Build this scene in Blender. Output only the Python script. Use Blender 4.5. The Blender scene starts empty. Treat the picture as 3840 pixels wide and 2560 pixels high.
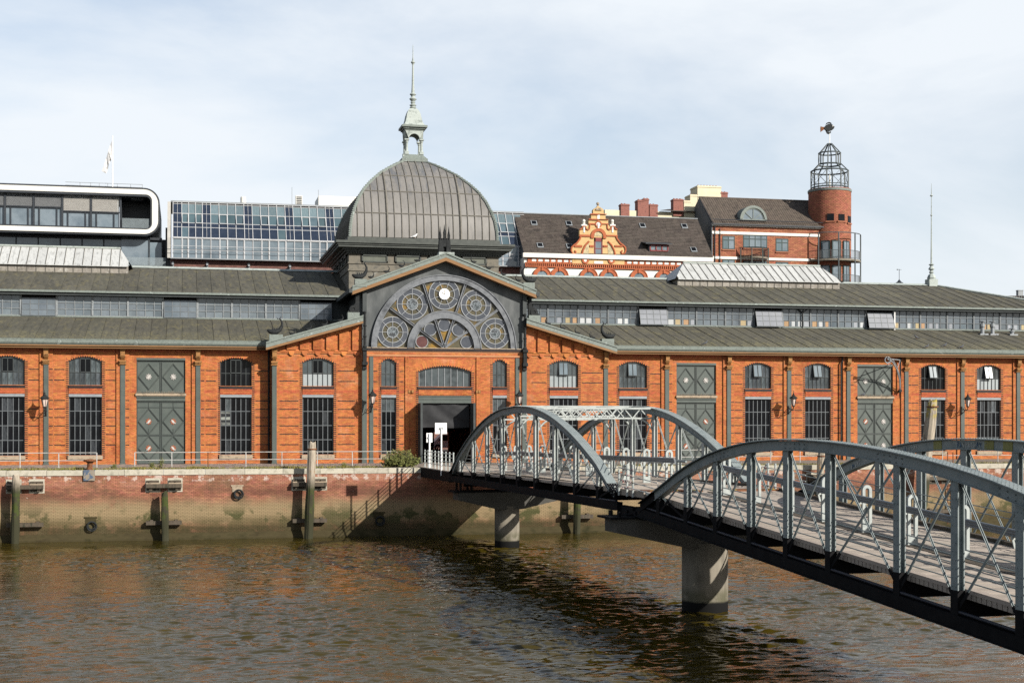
import bpy, math, random
from mathutils import Vector, Matrix, noise
random.seed(7)
C = bpy.context.scene.collection
R_ = math.radians
# ---------------------------------------------------------------- camera, sky, sun, exposure
FPX, CX, HY, THETA, DIST, HCAM = 5450.0, 1920.0, 1578.0, R_(12.75), 112.0, 3.24
cam = bpy.data.objects.new('camera', bpy.data.cameras.new('camera')); C.objects.link(cam)
cam.location = (0, -DIST, HCAM); cam.rotation_euler = (R_(90), 0, -THETA)
cam.data.sensor_width = 36.0; cam.data.lens = FPX / 3840 * 36; cam.data.shift_y = (HY - 1280) / 3840
cam.data.clip_start = 0.5; cam.data.clip_end = 6000
bpy.context.scene.camera = cam
SUN_TO = Vector((0.79, -1.0, 0.67)).normalized()
world = bpy.data.worlds.new('World'); bpy.context.scene.world = world; world.use_nodes = True
def build_world():
    nt = world.node_tree; nt.nodes.clear(); N = nt.nodes.new; L = nt.links.new
    out = N('ShaderNodeOutputWorld'); bg = N('ShaderNodeBackground'); bg.inputs[1].default_value = 0.074
    sky = N('ShaderNodeTexSky'); sky.sky_type = 'NISHITA'; sky.sun_disc = False
    sky.sun_elevation = math.asin(SUN_TO.z); sky.sun_rotation = math.atan2(SUN_TO.x, SUN_TO.y)
    sky.dust_density = 1.5; sky.ozone_density = 1.5; sky.air_density = 1.0
    tc = N('ShaderNodeTexCoord'); sep = N('ShaderNodeSeparateXYZ'); L(tc.outputs['Generated'], sep.inputs[0])
    mp = N('ShaderNodeMapping'); mp.inputs['Rotation'].default_value = (0, R_(14), R_(20)); mp.inputs['Scale'].default_value = (1.0, 1.0, 2.6)
    mp.inputs['Location'].default_value = (0.35, 0.2, 0.15); L(tc.outputs['Generated'], mp.inputs[0])
    n1 = N('ShaderNodeTexNoise'); n1.inputs['Scale'].default_value = 2.6; n1.inputs['Detail'].default_value = 8; n1.inputs['Roughness'].default_value = 0.56
    n1.inputs['Distortion'].default_value = 0.35; L(mp.outputs[0], n1.inputs['Vector'])
    rp = N('ShaderNodeValToRGB'); rp.color_ramp.elements[0].position = 0.37; rp.color_ramp.elements[1].position = 0.64
    rp.color_ramp.elements[0].color = (0.46, 0.46, 0.46, 1); rp.color_ramp.elements[1].color = (0.97, 0.97, 0.97, 1)
    L(n1.outputs[0], rp.inputs[0])
    thin = N('ShaderNodeMapRange'); thin.interpolation_type = 'SMOOTHSTEP'; L(sep.outputs[2], thin.inputs[0])     # veil of cloud thins towards the zenith
    thin.inputs[1].default_value = 0.26; thin.inputs[2].default_value = 0.75; thin.inputs[3].default_value = 1.0; thin.inputs[4].default_value = 0.22
    cf = N('ShaderNodeMath'); cf.operation = 'MULTIPLY'; L(rp.outputs[0], cf.inputs[0]); L(thin.outputs[0], cf.inputs[1])
    mx = N('ShaderNodeMix'); mx.data_type = 'RGBA'; L(cf.outputs[0], mx.inputs[0]); L(sky.outputs[0], mx.inputs[6])
    mx.inputs[7].default_value = (6.05, 6.4, 6.75, 1)
    L(mx.outputs[2], bg.inputs[0]); L(bg.outputs[0], out.inputs[0])
build_world()
sun = bpy.data.objects.new('sun', bpy.data.lights.new('sun', 'SUN')); C.objects.link(sun)
sun.data.energy = 5.0; sun.data.angle = R_(0.53); sun.data.color = (1.0, 0.94, 0.85)
sun.rotation_euler = SUN_TO.to_track_quat('Z', 'Y').to_euler(); sun.location = (40, -60, 60)
vs = bpy.context.scene.view_settings
vs.view_transform = 'Standard'; vs.look = 'None'; vs.exposure = 1.0; vs.gamma = 1.0
vs.use_curve_mapping = False
bpy.context.scene.cycles.max_bounces = 6; bpy.context.scene.cycles.use_denoising = False; bpy.context.scene.cycles.sample_clamp_indirect = 4.0
# ---------------------------------------------------------------- measuring: rays of the photograph met with real planes
_RX, _RY, _FX, _FY = math.cos(THETA), -math.sin(THETA), math.sin(THETA), math.cos(THETA)
def _ray(px, py):
    u = (px - CX) / FPX; v = -(py - HY) / FPX
    return u * _RX + _FX, u * _RY + _FY, v
def WX(px, Y): d = _ray(px, 1578); return d[0] * (Y + DIST) / d[1]
def WZ(px, py, Y): d = _ray(px, py); return HCAM + d[2] * (Y + DIST) / d[1]
def XZ(px, py, Y): return WX(px, Y), WZ(px, py, Y)
# ---------------------------------------------------------------- mesh helper
class MB:
    def __init__(s): s.v = []; s.f = []
    def add(s, vs_, fs_):
        n = len(s.v); s.v += [tuple(p) for p in vs_]; s.f += [tuple(i + n for i in f) for f in fs_]; return s
    def box(s, x0, y0, z0, x1, y1, z1):
        return s.add([(x0,y0,z0),(x1,y0,z0),(x1,y1,z0),(x0,y1,z0),(x0,y0,z1),(x1,y0,z1),(x1,y1,z1),(x0,y1,z1)],
            [(0,3,2,1),(4,5,6,7),(0,1,5,4),(1,2,6,5),(2,3,7,6),(3,0,4,7)])
    def hexa(s, lo, hi): return s.add(list(lo)+list(hi), [(0,3,2,1),(4,5,6,7),(0,1,5,4),(1,2,6,5),(2,3,7,6),(3,0,4,7)])
    def quad(s, *p): return s.add(p, [tuple(range(len(p)))])
    def prism(s, pts, y0, y1):                      # polygon in XZ, extruded along Y
        n = len(pts); a = [(x, y0, z) for x, z in pts] + [(x, y1, z) for x, z in pts]
        return s.add(a, [tuple(range(n)), tuple(range(2*n-1, n-1, -1))] + [(i, i+n, (i+1)%n+n, (i+1)%n) for i in range(n)])
    def prismx(s, pts, x0, x1):                     # polygon in YZ, extruded along X
        n = len(pts); a = [(x0, y, z) for y, z in pts] + [(x1, y, z) for y, z in pts]
        return s.add(a, [tuple(range(n)), tuple(range(2*n-1, n-1, -1))] + [(i, i+n, (i+1)%n+n, (i+1)%n) for i in range(n)])
    def prismz(s, pts, z0, z1):
        n = len(pts); a = [(x, y, z0) for x, y in pts] + [(x, y, z1) for x, y in pts]
        return s.add(a, [tuple(range(n)), tuple(range(2*n-1, n-1, -1))] + [(i, i+n, (i+1)%n+n, (i+1)%n) for i in range(n)])
    def beam(s, p, q, w, h, side=None):             # oriented bar; w across, h in the other direction
        p = Vector(p); q = Vector(q); d = (q - p).normalized()
        sd = Vector(side) if side is not None else d.cross(Vector((0,0,1)))
        if sd.length < 1e-4: sd = Vector((1,0,0))
        sd = (sd - d * sd.dot(d)).normalized(); up = sd.cross(d)
        c = [sd*(-w/2)+up*(-h/2), sd*(w/2)+up*(-h/2), sd*(w/2)+up*(h/2), sd*(-w/2)+up*(h/2)]
        return s.hexa([p+k for k in c], [q+k for k in c])
    def tube(s, pts, r, n=6, cap=True):
        pts = [Vector(p) for p in pts]; m = len(pts); rs = r if isinstance(r, (list, tuple)) else [r]*m
        b = len(s.v); ref = None
        for i, p in enumerate(pts):
            d = (pts[min(i+1,m-1)] - pts[max(i-1,0)]).normalized()
            if ref is None: ref = d.orthogonal().normalized()
            ref = (ref - d*ref.dot(d)).normalized(); o = d.cross(ref)
            for k in range(n):
                a = 2*math.pi*k/n; s.v.append(tuple(p + (ref*math.cos(a) + o*math.sin(a))*rs[i]))
        for i in range(m-1):
            for k in range(n): s.f.append((b+i*n+k, b+i*n+(k+1)%n, b+(i+1)*n+(k+1)%n, b+(i+1)*n+k))
        if cap: s.f.append(tuple(b+k for k in range(n-1,-1,-1))); s.f.append(tuple(b+(m-1)*n+k for k in range(n)))
        return s
    def lathe(s, cx, cy, prof, n=12, a0=0.0):
        b = len(s.v); m = len(prof)
        for r, z in prof:
            for k in range(n):
                a = a0+2*math.pi*k/n; s.v.append((cx+r*math.cos(a), cy+r*math.sin(a), z))
        for i in range(m-1):
            for k in range(n): s.f.append((b+i*n+k, b+i*n+(k+1)%n, b+(i+1)*n+(k+1)%n, b+(i+1)*n+k))
        s.f.append(tuple(b+k for k in range(n-1,-1,-1))); s.f.append(tuple(b+(m-1)*n+k for k in range(n)))
        return s
    def ring(s, cx, cz, r0, r1, y0, y1, n=32, a0=0.0, a1=2*math.pi):   # annulus standing in XZ
        full = abs(a1-a0-2*math.pi) < 1e-6; m = n if full else n+1; b = len(s.v)
        for k in range(m):
            a = a0+(a1-a0)*k/n; c_, s_ = math.cos(a), math.sin(a)
            s.v += [(cx+r0*c_,y0,cz+r0*s_),(cx+r1*c_,y0,cz+r1*s_),(cx+r1*c_,y1,cz+r1*s_),(cx+r0*c_,y1,cz+r0*s_)]
        for k in range(n):
            i = b+4*k; j = b+4*((k+1)%m)
            s.f += [(i,i+1,j+1,j),(i+1,i+2,j+2,j+1),(i+2,i+3,j+3,j+2),(i+3,i,j,j+3)]
        if not full: s.f += [(b,b+3,b+2,b+1),(b+4*n,b+4*n+1,b+4*n+2,b+4*n+3)]
        return s
    def disc(s, cx, cz, r, y0, y1, n=24): return s.prism([(cx+r*math.cos(2*math.pi*k/n), cz+r*math.sin(2*math.pi*k/n)) for k in range(n)], y0, y1)
    def ball(s, c, r, n=8, sz=1.0):
        pr = [(max(r*math.sin(math.pi*i/n),1e-3), c[2]-sz*r*math.cos(math.pi*i/n)) for i in range(n+1)]
        return s.lathe(c[0], c[1], pr, n)
    def torus(s, c, Rr, r, n=16, m=6, axis='y'):
        b = len(s.v)
        for i in range(n):
            a = 2*math.pi*i/n
            for k in range(m):
                t = 2*math.pi*k/m; q = Rr + r*math.cos(t); h = r*math.sin(t)
                s.v.append((c[0]+q*math.cos(a), c[1]+h, c[2]+q*math.sin(a)) if axis == 'y' else (c[0]+q*math.cos(a), c[1]+q*math.sin(a), c[2]+h))
        for i in range(n):
            for k in range(m): s.f.append((b+i*m+k, b+((i+1)%n)*m+k, b+((i+1)%n)*m+(k+1)%m, b+i*m+(k+1)%m))
        return s
def mesh(name, mb, m, smooth=False):
    me = bpy.data.meshes.new(name); me.from_pydata(mb.v, [], mb.f); me.materials.append(m)
    if smooth: me.shade_smooth()
    return me
def link(o, parent=None):
    C.objects.link(o)
    if parent is not None:
        o.parent = parent
        if parent.type == 'EMPTY' and not parent.get('local'): o.matrix_parent_inverse = Matrix.Translation(-parent.location)
    return o
def obj(name, mb, m, parent=None, smooth=False, kind=None, label=None):
    o = bpy.data.objects.new(name, mesh(name, mb, m, smooth) if isinstance(mb, MB) else mb); link(o, parent)
    if kind: o['kind'] = kind
    if label: o['label'] = label
    return o
def tag(o, label, cat, group=None):
    o['label'] = label; o['category'] = cat
    if group: o['group'] = group
    return o
def thing(name, label, cat, loc=(0,0,0), group=None, local=False, rz=0):
    o = bpy.data.objects.new(name, None); o.location = loc; o.rotation_euler.z = rz; o.empty_display_size = 0.3; C.objects.link(o)
    if local: o['local'] = 1
    return tag(o, label, cat, group)
def copy_tree(root, loc, rz=0, label=None, scale=None):
    r = root.copy(); C.objects.link(r); r.location = loc; r.rotation_euler.z = rz
    if scale: r.scale = scale
    if label: r['label'] = label
    for ch in root.children:
        c = ch.copy(); C.objects.link(c); c.parent = r
        for g in ch.children:
            d = g.copy(); C.objects.link(d); d.parent = c
    return r
# ---------------------------------------------------------------- materials
ALB = 0.68                      # overall reflectance level that suits the exposure above
def M(name, cols, rough=0.7, metal=0.0, scale=2.0, detail=5, bump=0.0, bscale=30, stretch=(1,1,1), vary=0.0, island=0.0, spec=0.25, pos=None, nrough=0.6, rvar=0.0, alb=None):
    k_ = ALB if alb is None else alb; cols = [tuple(c*k_ for c in q) for q in cols]
    m = bpy.data.materials.new(name); m.use_nodes = True; nt = m.node_tree; N = nt.nodes.new; L = nt.links.new
    b = nt.nodes['Principled BSDF']; b.inputs['Roughness'].default_value = rough; b.inputs['Metallic'].default_value = metal
    b.inputs['Specular IOR Level'].default_value = spec
    tc = N('ShaderNodeTexCoord'); mp = N('ShaderNodeMapping'); mp.inputs['Scale'].default_value = stretch; L(tc.outputs['Object'], mp.inputs[0])
    if len(cols) == 1: cols = [cols[0], tuple(c*0.82 for c in cols[0])]
    nz = N('ShaderNodeTexNoise'); nz.inputs['Scale'].default_value = scale; nz.inputs['Detail'].default_value = detail; nz.inputs['Roughness'].default_value = nrough
    L(mp.outputs[0], nz.inputs['Vector'])
    rp = N('ShaderNodeValToRGB'); el = rp.color_ramp.elements
    while len(el) < len(cols): el.new(0.5)
    for i, c in enumerate(cols):
        el[i].position = pos[i] if pos else 0.32 + 0.36*i/(len(cols)-1); el[i].color = (*c, 1)
    L(nz.outputs[0], rp.inputs[0]); col = rp.outputs[0]
    if vary or island:
        hs = N('ShaderNodeHueSaturation'); mr = N('ShaderNodeMapRange')
        if island: g = N('ShaderNodeNewGeometry'); src = g.outputs['Random Per Island']; am = island
        else: g = N('ShaderNodeObjectInfo'); src = g.outputs['Random']; am = vary
        if island and vary:
            oi = N('ShaderNodeObjectInfo'); ad = N('ShaderNodeMath'); ad.operation = 'ADD'; fr = N('ShaderNodeMath'); fr.operation = 'FRACT'
            L(src, ad.inputs[0]); L(oi.outputs['Random'], ad.inputs[1]); L(ad.outputs[0], fr.inputs[0]); src = fr.outputs[0]
        L(src, mr.inputs[0]); mr.inputs[3].default_value = 1-am; mr.inputs[4].default_value = 1+am
        L(mr.outputs[0], hs.inputs['Value']); L(col, hs.inputs['Color']); col = hs.outputs[0]
        h2 = N('ShaderNodeMath'); h2.operation = 'MULTIPLY_ADD'; h2.inputs[1].default_value = 0.018*am/0.2; h2.inputs[2].default_value = 0.5-0.009*am/0.2
        sc = N('ShaderNodeMath'); sc.operation = 'MULTIPLY'; sc.inputs[1].default_value = 7.31; fr2 = N('ShaderNodeMath'); fr2.operation = 'FRACT'
        L(src, sc.inputs[0]); L(sc.outputs[0], fr2.inputs[0]); L(fr2.outputs[0], h2.inputs[0]); L(h2.outputs[0], hs.inputs['Hue'])
    L(col, b.inputs['Base Color'])
    if rvar:
        r2 = N('ShaderNodeMapRange'); L(nz.outputs[0], r2.inputs[0]); r2.inputs[3].default_value = max(0.02, rough-rvar); r2.inputs[4].default_value = min(1, rough+rvar); L(r2.outputs[0], b.inputs['Roughness'])
    if bump:
        n2 = N('ShaderNodeTexNoise'); n2.inputs['Scale'].default_value = bscale; n2.inputs['Detail'].default_value = 3; L(mp.outputs[0], n2.inputs['Vector'])
        bp = N('ShaderNodeBump'); bp.inputs['Strength'].default_value = bump; bp.inputs['Distance'].default_value = 0.02
        L(n2.outputs[0], bp.inputs['Height']); L(bp.outputs[0], b.inputs['Normal'])
    return m
def overlay(m, col, zr=None, zsoft=0.3, nscale=1.5, lo=0.5, hi=0.62, stretch=(1,1,1), amount=1.0, axis=2):
    """lay a second colour (stain, lichen, paint loss) over a material by noise, optionally within a band of one world axis"""
    nt = m.node_tree; N = nt.nodes.new; L = nt.links.new; b = nt.nodes['Principled BSDF']
    src = b.inputs['Base Color'].links[0].from_socket
    g = N('ShaderNodeNewGeometry'); mp = N('ShaderNodeMapping'); mp.inputs['Scale'].default_value = stretch; L(g.outputs['Position'], mp.inputs[0])
    nz = N('ShaderNodeTexNoise'); nz.inputs['Scale'].default_value = nscale; nz.inputs['Detail'].default_value = 6; nz.inputs['Roughness'].default_value = 0.65; L(mp.outputs[0], nz.inputs['Vector'])
    mr = N('ShaderNodeMapRange'); mr.interpolation_type = 'SMOOTHSTEP'; L(nz.outputs[0], mr.inputs[0]); mr.inputs[1].default_value = lo; mr.inputs[2].default_value = hi; mr.inputs[4].default_value = amount
    fac = mr.outputs[0]
    if zr:
        sp = N('ShaderNodeSeparateXYZ'); L(g.outputs['Position'], sp.inputs[0])
        wob = N('ShaderNodeMath'); wob.operation = 'MULTIPLY_ADD'; wob.inputs[1].default_value = zsoft*1.6; L(nz.outputs[0], wob.inputs[0]); L(sp.outputs[axis], wob.inputs[2])
        for k, (v, sgn) in enumerate(((zr[0], 1), (zr[1], -1))):
            if v is None: continue
            v += zsoft*0.8
            q = N('ShaderNodeMapRange'); q.interpolation_type = 'SMOOTHSTEP'; L(wob.outputs[0], q.inputs[0])
            q.inputs[1].default_value = v - zsoft; q.inputs[2].default_value = v + zsoft
            if sgn < 0: q.inputs[3].default_value = 1; q.inputs[4].default_value = 0
            mu = N('ShaderNodeMath'); mu.operation = 'MULTIPLY'; L(fac, mu.inputs[0]); L(q.outputs[0], mu.inputs[1]); fac = mu.outputs[0]
    mx = N('ShaderNodeMix'); mx.data_type = 'RGBA'; L(fac, mx.inputs[0]); L(src, mx.inputs[6]); mx.inputs[7].default_value = (*[c*ALB for c in col], 1)
    L(mx.outputs[2], b.inputs['Base Color']); return m
brick_m = M('orange_brick', [(0.395,0.123,0.035),(0.455,0.152,0.047),(0.325,0.091,0.027)], rough=0.85, scale=0.55, detail=7, vary=0.22, island=0.22, spec=0.25)
overlay(brick_m, (0.60,0.33,0.20), nscale=0.7, lo=0.55, hi=0.75, amount=0.4)
overlay(brick_m, (0.22,0.062,0.03), nscale=0.45, lo=0.52, hi=0.72, amount=0.45, stretch=(1,1,1.6))
brick_red_m = M('red_brick_band', [(0.36,0.090,0.034),(0.42,0.112,0.043)], rough=0.85, scale=0.8, vary=0.2, island=0.2, spec=0.25)
brick_dark_m = M('dark_glazed_brick', [(0.014,0.009,0.010),(0.026,0.017,0.016)], rough=0.65, scale=1.5, vary=0.2, island=0.2)
mortar_m = M('mortar', [(0.46,0.225,0.115),(0.40,0.18,0.085)], rough=0.95, scale=1.2, spec=0.2)
steelgreen_m = M('greygreen_painted_steel', [(0.066,0.082,0.075),(0.09,0.106,0.096)], rough=0.5, scale=1.5, detail=7, bump=0.1)
darksteel_m = M('dark_grey_painted_steel', [(0.045,0.053,0.055),(0.065,0.073,0.074)], rough=0.65, scale=2, bump=0.1, spec=.15)
slate_m = M('dark_sheet_cladding', [(0.045,0.052,0.056),(0.07,0.078,0.08),(0.11,0.118,0.12)], rough=0.55, scale=1.2, stretch=(1,1,0.4))
ochre_m = M('ochre_corbel_stone', [(0.22,0.10,0.032),(0.32,0.16,0.055),(0.12,0.055,0.02)], rough=0.8, scale=5, bump=0.3)
timber_soffit_m = M('brown_eave_board', [(0.18,0.095,0.04),(0.26,0.14,0.06)], rough=0.7, scale=2, stretch=(0.3,6,6))
roof_m = M('weathered_roof_sheet', [(0.062,0.059,0.044),(0.088,0.083,0.062),(0.046,0.044,0.035)], rough=0.85, scale=1.1, detail=8, stretch=(1.6,0.35,1), vary=0.13, bump=0.25, bscale=14, spec=0.3)
overlay(roof_m, (0.028,0.028,0.024), nscale=0.5, lo=0.5, hi=0.66, amount=0.5, stretch=(1.2,.4,.4))
overlay(roof_m, (0.17,0.15,0.075), nscale=1.6, lo=0.50, hi=0.70, amount=0.6, stretch=(1.5,0.5,0.5))
overlay(roof_m, (0.23,0.21,0.10), zr=(None, 9.95), zsoft=0.35, nscale=7, lo=0.46, hi=0.62, amount=0.5)
copper_m = M('pale_verdigris_copper', [(0.30,0.345,0.325),(0.38,0.42,0.395),(0.19,0.22,0.205)], rough=0.7, scale=2.5, detail=7)
coppergrey_m = M('grey_verdigris_sheet', [(0.135,0.16,0.145),(0.19,0.22,0.2),(0.09,0.105,0.098)], rough=0.65, scale=2.2, detail=7)
overlay(coppergrey_m, (0.42,0.48,0.45), nscale=2.2, lo=0.58, hi=0.68, amount=0.6)
stone_m = M('drum_stone', [(0.12,0.115,0.095),(0.17,0.155,0.125),(0.085,0.085,0.075)], rough=0.85, scale=1.5, detail=7)
overlay(stone_m, (0.33,0.33,0.30), nscale=1.2, lo=0.62, hi=0.72, amount=0.7)
cornice_m = M('dark_cornice_paint', [(0.045,0.052,0.047),(0.075,0.083,0.075)], rough=0.55, scale=2.0, detail=7)
domepanel_m = M('dome_grey_panel', [(0.172,0.164,0.152),(0.198,0.19,0.178),(0.15,0.145,0.136)], rough=0.36, scale=0.9, detail=6, stretch=(2,2,0.5), vary=0.07, spec=0.4)
overlay(domepanel_m, (0.09,0.10,0.115), zr=(22.6, None), zsoft=0.8, nscale=0.75, lo=0.47, hi=0.62, stretch=(2.4,0.6,0.22), amount=0.62)
domeside_m = domepanel_m
domerib_m = M('dome_rib_lead', [(0.10,0.095,0.08),(0.16,0.15,0.13)], rough=0.7, scale=4)
stonesill_m = M('pale_stone', [(0.26,0.20,0.14),(0.36,0.29,0.21),(0.16,0.125,0.09)], rough=0.85, scale=3, detail=7, bump=0.2)
frame_m = M('window_bar_grey', [(0.10,0.115,0.125),(0.155,0.17,0.18)], rough=0.5, scale=3)
framelt_m = M('pale_lintel_steel', [(0.20,0.22,0.235),(0.27,0.29,0.305)], rough=0.5, scale=3)
glass_dark_m = M('dark_window_glass', [(0.003,0.0035,0.005),(0.008,0.009,0.011),(0.003,0.003,0.004)], rough=0.06, scale=0.7, vary=0.3, spec=0.12)
glass_grey_m = M('grey_window_glass', [(0.045,0.058,0.065),(0.075,0.09,0.097),(0.02,0.026,0.03)], rough=0.08, scale=0.8, vary=0.45, spec=0.4)  # pane-to-pane tone stands in for varied reflections
glass_white_m = M('white_blind_glass', [(0.27,0.305,0.315),(0.36,0.39,0.40)], rough=0.15, scale=1.0, vary=0.12)
glass_blue_m = M('sky_tinted_glass', [(0.10,0.135,0.16),(0.15,0.19,0.215),(0.08,0.105,0.125)], rough=0.07, scale=0.25, vary=0.12, spec=0.6)  # sky reflection of the tilted panes put into the base colour
black_m = M('black_interior_shade', [(0.006,0.006,0.007),(0.012,0.012,0.013)], rough=0.8, scale=2)  # flat black stands in for the shade inside the hall
white_m = M('white_paint', [(0.70,0.70,0.68),(0.78,0.78,0.76)], rough=0.5, scale=2, detail=6, alb=0.8)
steel_m = M('bridge_greyblue_paint', [(0.175,0.21,0.212),(0.225,0.258,0.258),(0.145,0.178,0.182)], rough=0.6, scale=1.3, detail=7, bump=0.08, bscale=25)
overlay(steel_m, (0.36,0.39,0.385), nscale=1.6, lo=0.60, hi=0.72, amount=0.35)
steel2_m = M('bridge_pale_paint', [(0.31,0.34,0.335),(0.39,0.42,0.405),(0.26,0.29,0.285)], rough=0.5, scale=1.6, detail=7, bump=0.08, bscale=25)
overlay(steel2_m, (0.17,0.20,0.20), nscale=1.1, lo=0.60, hi=0.70, amount=0.5)
steelblack_m = M('bridge_black_tar', [(0.006,0.006,0.007),(0.012,0.012,0.013)], rough=0.8, scale=2.5, spec=0.06)
plank_m = M('weathered_deck_plank', [(0.30,0.25,0.205),(0.38,0.33,0.28),(0.22,0.185,0.155)], rough=0.85, scale=6, stretch=(0.6,4,4), vary=0.18, spec=0.25)
rust_m = M('rusty_iron', [(0.10,0.035,0.014),(0.19,0.075,0.03),(0.05,0.02,0.012)], rough=0.9, scale=6, bump=0.4)
concrete_m = M('pier_concrete', [(0.165,0.148,0.118),(0.215,0.193,0.155),(0.12,0.108,0.086)], rough=0.8, scale=1.2, detail=7, stretch=(1,1,0.3), bump=0.12, spec=0.1)
overlay(concrete_m, (0.075,0.066,0.05), nscale=0.9, lo=0.52, hi=0.7, amount=0.55, stretch=(1.5,1.5,.25))
overlay(concrete_m, (0.06,0.062,0.03), zr=(None,-3.75), zsoft=0.2, nscale=1.5, lo=0.3, hi=0.5, amount=.6)
overlay(concrete_m, (0.008,0.008,0.008), zr=(None,-4.22), zsoft=0.06, nscale=2.5, lo=0.0, hi=0.05)
iron_m = M('black_wrought_iron', [(0.012,0.014,0.015),(0.03,0.033,0.034)], rough=0.75, scale=5, spec=.12)
# ---------------------------------------------------------------- ground, water
paving_m = M('grey_setts', [(0.17,0.14,0.115),(0.24,0.20,0.165),(0.12,0.10,0.085)], rough=0.9, scale=9, bump=0.6, bscale=7)
land_m = M('far_ground', [(0.12,0.115,0.10),(0.17,0.16,0.14)], rough=0.95, scale=0.3)
QY = -12.6; WATER = -4.66
g = MB().quad((-900,QY+0.7,-0.004),(900,QY+0.7,-0.004),(900,1500,-0.004),(-900,1500,-0.004)); o = obj('ground', g, land_m); o['kind'] = 'structure'
g = MB().quad((-60,QY+0.72,0),(110,QY+0.72,0),(110,3,0),(-60,3,0)); o = obj('quay_pavement', g, paving_m); o['kind'] = 'structure'
sett = MB()
for r in range(18):
    y = -9.0 + r*0.5
    x = -18 + (r % 2)*0.16
    while x < 30:
        w = random.uniform(0.26, 0.36); h = 0.015 + random.random()*0.02
        if x < 16.0 or x > 23: sett.add([(x,y,0.002),(x+w-.03,y,0.002),(x+w-.03,y+.46,0.002),(x,y+.46,0.002),(x+.02,y+.03,h),(x+w-.05,y+.03,h),(x+w-.05,y+.43,h),(x+.02,y+.43,h)], [(4,5,6,7),(0,1,5,4),(1,2,6,5),(2,3,7,6),(3,0,4,7)])
        x += w
o = obj('cobble', sett, M('cobble_stone', [(0.16,0.125,0.11),(0.25,0.20,0.17)], rough=0.85, scale=2, island=0.25), None, kind='stuff')
def build_water():
    import numpy as np
    xs = np.concatenate([[-1500,-500,-200,-90,-50,-30], np.arange(-18,66,0.16), [70,80,100,150,300,700,1500]])
    ys = np.concatenate([[-2500,-900,-400,-220,-150,-120,-100,-90], np.arange(-76,-45,0.10), np.arange(-45,QY-0.02,0.14), [QY+0.3]])
    X, Y = np.meshgrid(xs, ys); Z = np.zeros_like(X); rng = np.random.RandomState(3)
    for lam, amp, k in ((6.5,0.014,5),(2.8,0.0125,8),(1.3,0.014,12),(0.75,0.0125,16),(0.48,0.010,18)):
        for _ in range(k):
            an = rng.normal(math.pi*0.54, 0.55); l = lam*rng.uniform(0.75,1.3); ph = rng.uniform(0,6.28)
            Z += amp*rng.uniform(0.6,1.2)*np.sin((X*math.cos(an)+Y*math.sin(an))*2*math.pi/l+ph+0.6*np.sin(X*0.13+Y*0.09+ph))/math.sqrt(k)*1.9
    calm = 0.30 + 0.95*np.clip((np.sin(X*0.11+0.8*np.sin(Y*0.16))+np.sin(Y*0.21+X*0.05)+1.2)/2.2,0,1)
    near = np.clip((-Y+QY)/8,0.35,1)
    Z = Z*calm*near; Z[(np.abs(X)>75)|(Y<-85)] = 0
    nx, ny = len(xs), len(ys); co = np.stack([X, Y, Z+WATER], -1).reshape(-1,3)
    i = np.arange(nx*ny).reshape(ny,nx); q = np.stack([i[:-1,:-1],i[:-1,1:],i[1:,1:],i[1:,:-1]],-1).reshape(-1,4)
    me = bpy.data.meshes.new('water'); me.vertices.add(len(co)); me.vertices.foreach_set('co', co.ravel().astype('f'))
    me.loops.add(q.size); me.loops.foreach_set('vertex_index', q.ravel()); me.polygons.add(len(q))
    me.polygons.foreach_set('loop_start', np.arange(0,q.size,4)); me.update(calc_edges=True); me.shade_smooth()
    m = bpy.data.materials.new('murky_river_water'); m.use_nodes = True; nt = m.node_tree; N = nt.nodes.new; L = nt.links.new
    b = nt.nodes['Principled BSDF']; b.inputs['Roughness'].default_value = 0.03; b.inputs['IOR'].default_value = 1.33
    tc = N('ShaderNodeTexCoord'); nz = N('ShaderNodeTexNoise'); nz.inputs['Scale'].default_value = 0.12; nz.inputs['Detail'].default_value = 5; L(tc.outputs['Object'], nz.inputs['Vector'])
    rp = N('ShaderNodeValToRGB'); rp.color_ramp.elements[0].color = (0.021,0.0165,0.0018,1); rp.color_ramp.elements[1].color = (0.036,0.0255,0.0030,1)
    rp.color_ramp.elements[0].position = 0.35; rp.color_ramp.elements[1].position = 0.65
    L(nz.outputs[0], rp.inputs[0]); L(rp.outputs[0], b.inputs['Base Color'])
    mp = N('ShaderNodeMapping'); mp.inputs['Scale'].default_value = (1.0,2.1,1); L(tc.outputs['Object'], mp.inputs[0])
    pn = N('ShaderNodeTexNoise'); pn.inputs['Scale'].default_value = 0.07; pn.inputs['Detail'].default_value = 4; pn.inputs['Distortion'].default_value = 0.8; L(mp.outputs[0], pn.inputs['Vector'])   # gusts
    prev = None
    for sc, st, di in ((2.6,0.62,0.05),(7.0,0.42,0.015)):
        n2 = N('ShaderNodeTexNoise'); n2.inputs['Scale'].default_value = sc; n2.inputs['Detail'].default_value = 3; n2.inputs['Distortion'].default_value = 0.6; L(mp.outputs[0], n2.inputs['Vector'])
        bp = N('ShaderNodeBump'); bp.inputs['Strength'].default_value = st; bp.inputs['Distance'].default_value = di; L(n2.outputs[0], bp.inputs['Height'])
        gm = N('ShaderNodeMapRange'); gm.inputs[1].default_value = 0.38; gm.inputs[2].default_value = 0.62; gm.inputs[3].default_value = st*0.12; gm.inputs[4].default_value = st; L(pn.outputs[0], gm.inputs[0]); L(gm.outputs[0], bp.inputs['Strength'])
        if prev: L(prev.outputs[0], bp.inputs['Normal'])
        prev = bp
    L(prev.outputs[0], b.inputs['Normal'])
    me.materials.append(m); o = bpy.data.objects.new('water', me); C.objects.link(o); o['kind'] = 'structure'
build_water()
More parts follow.
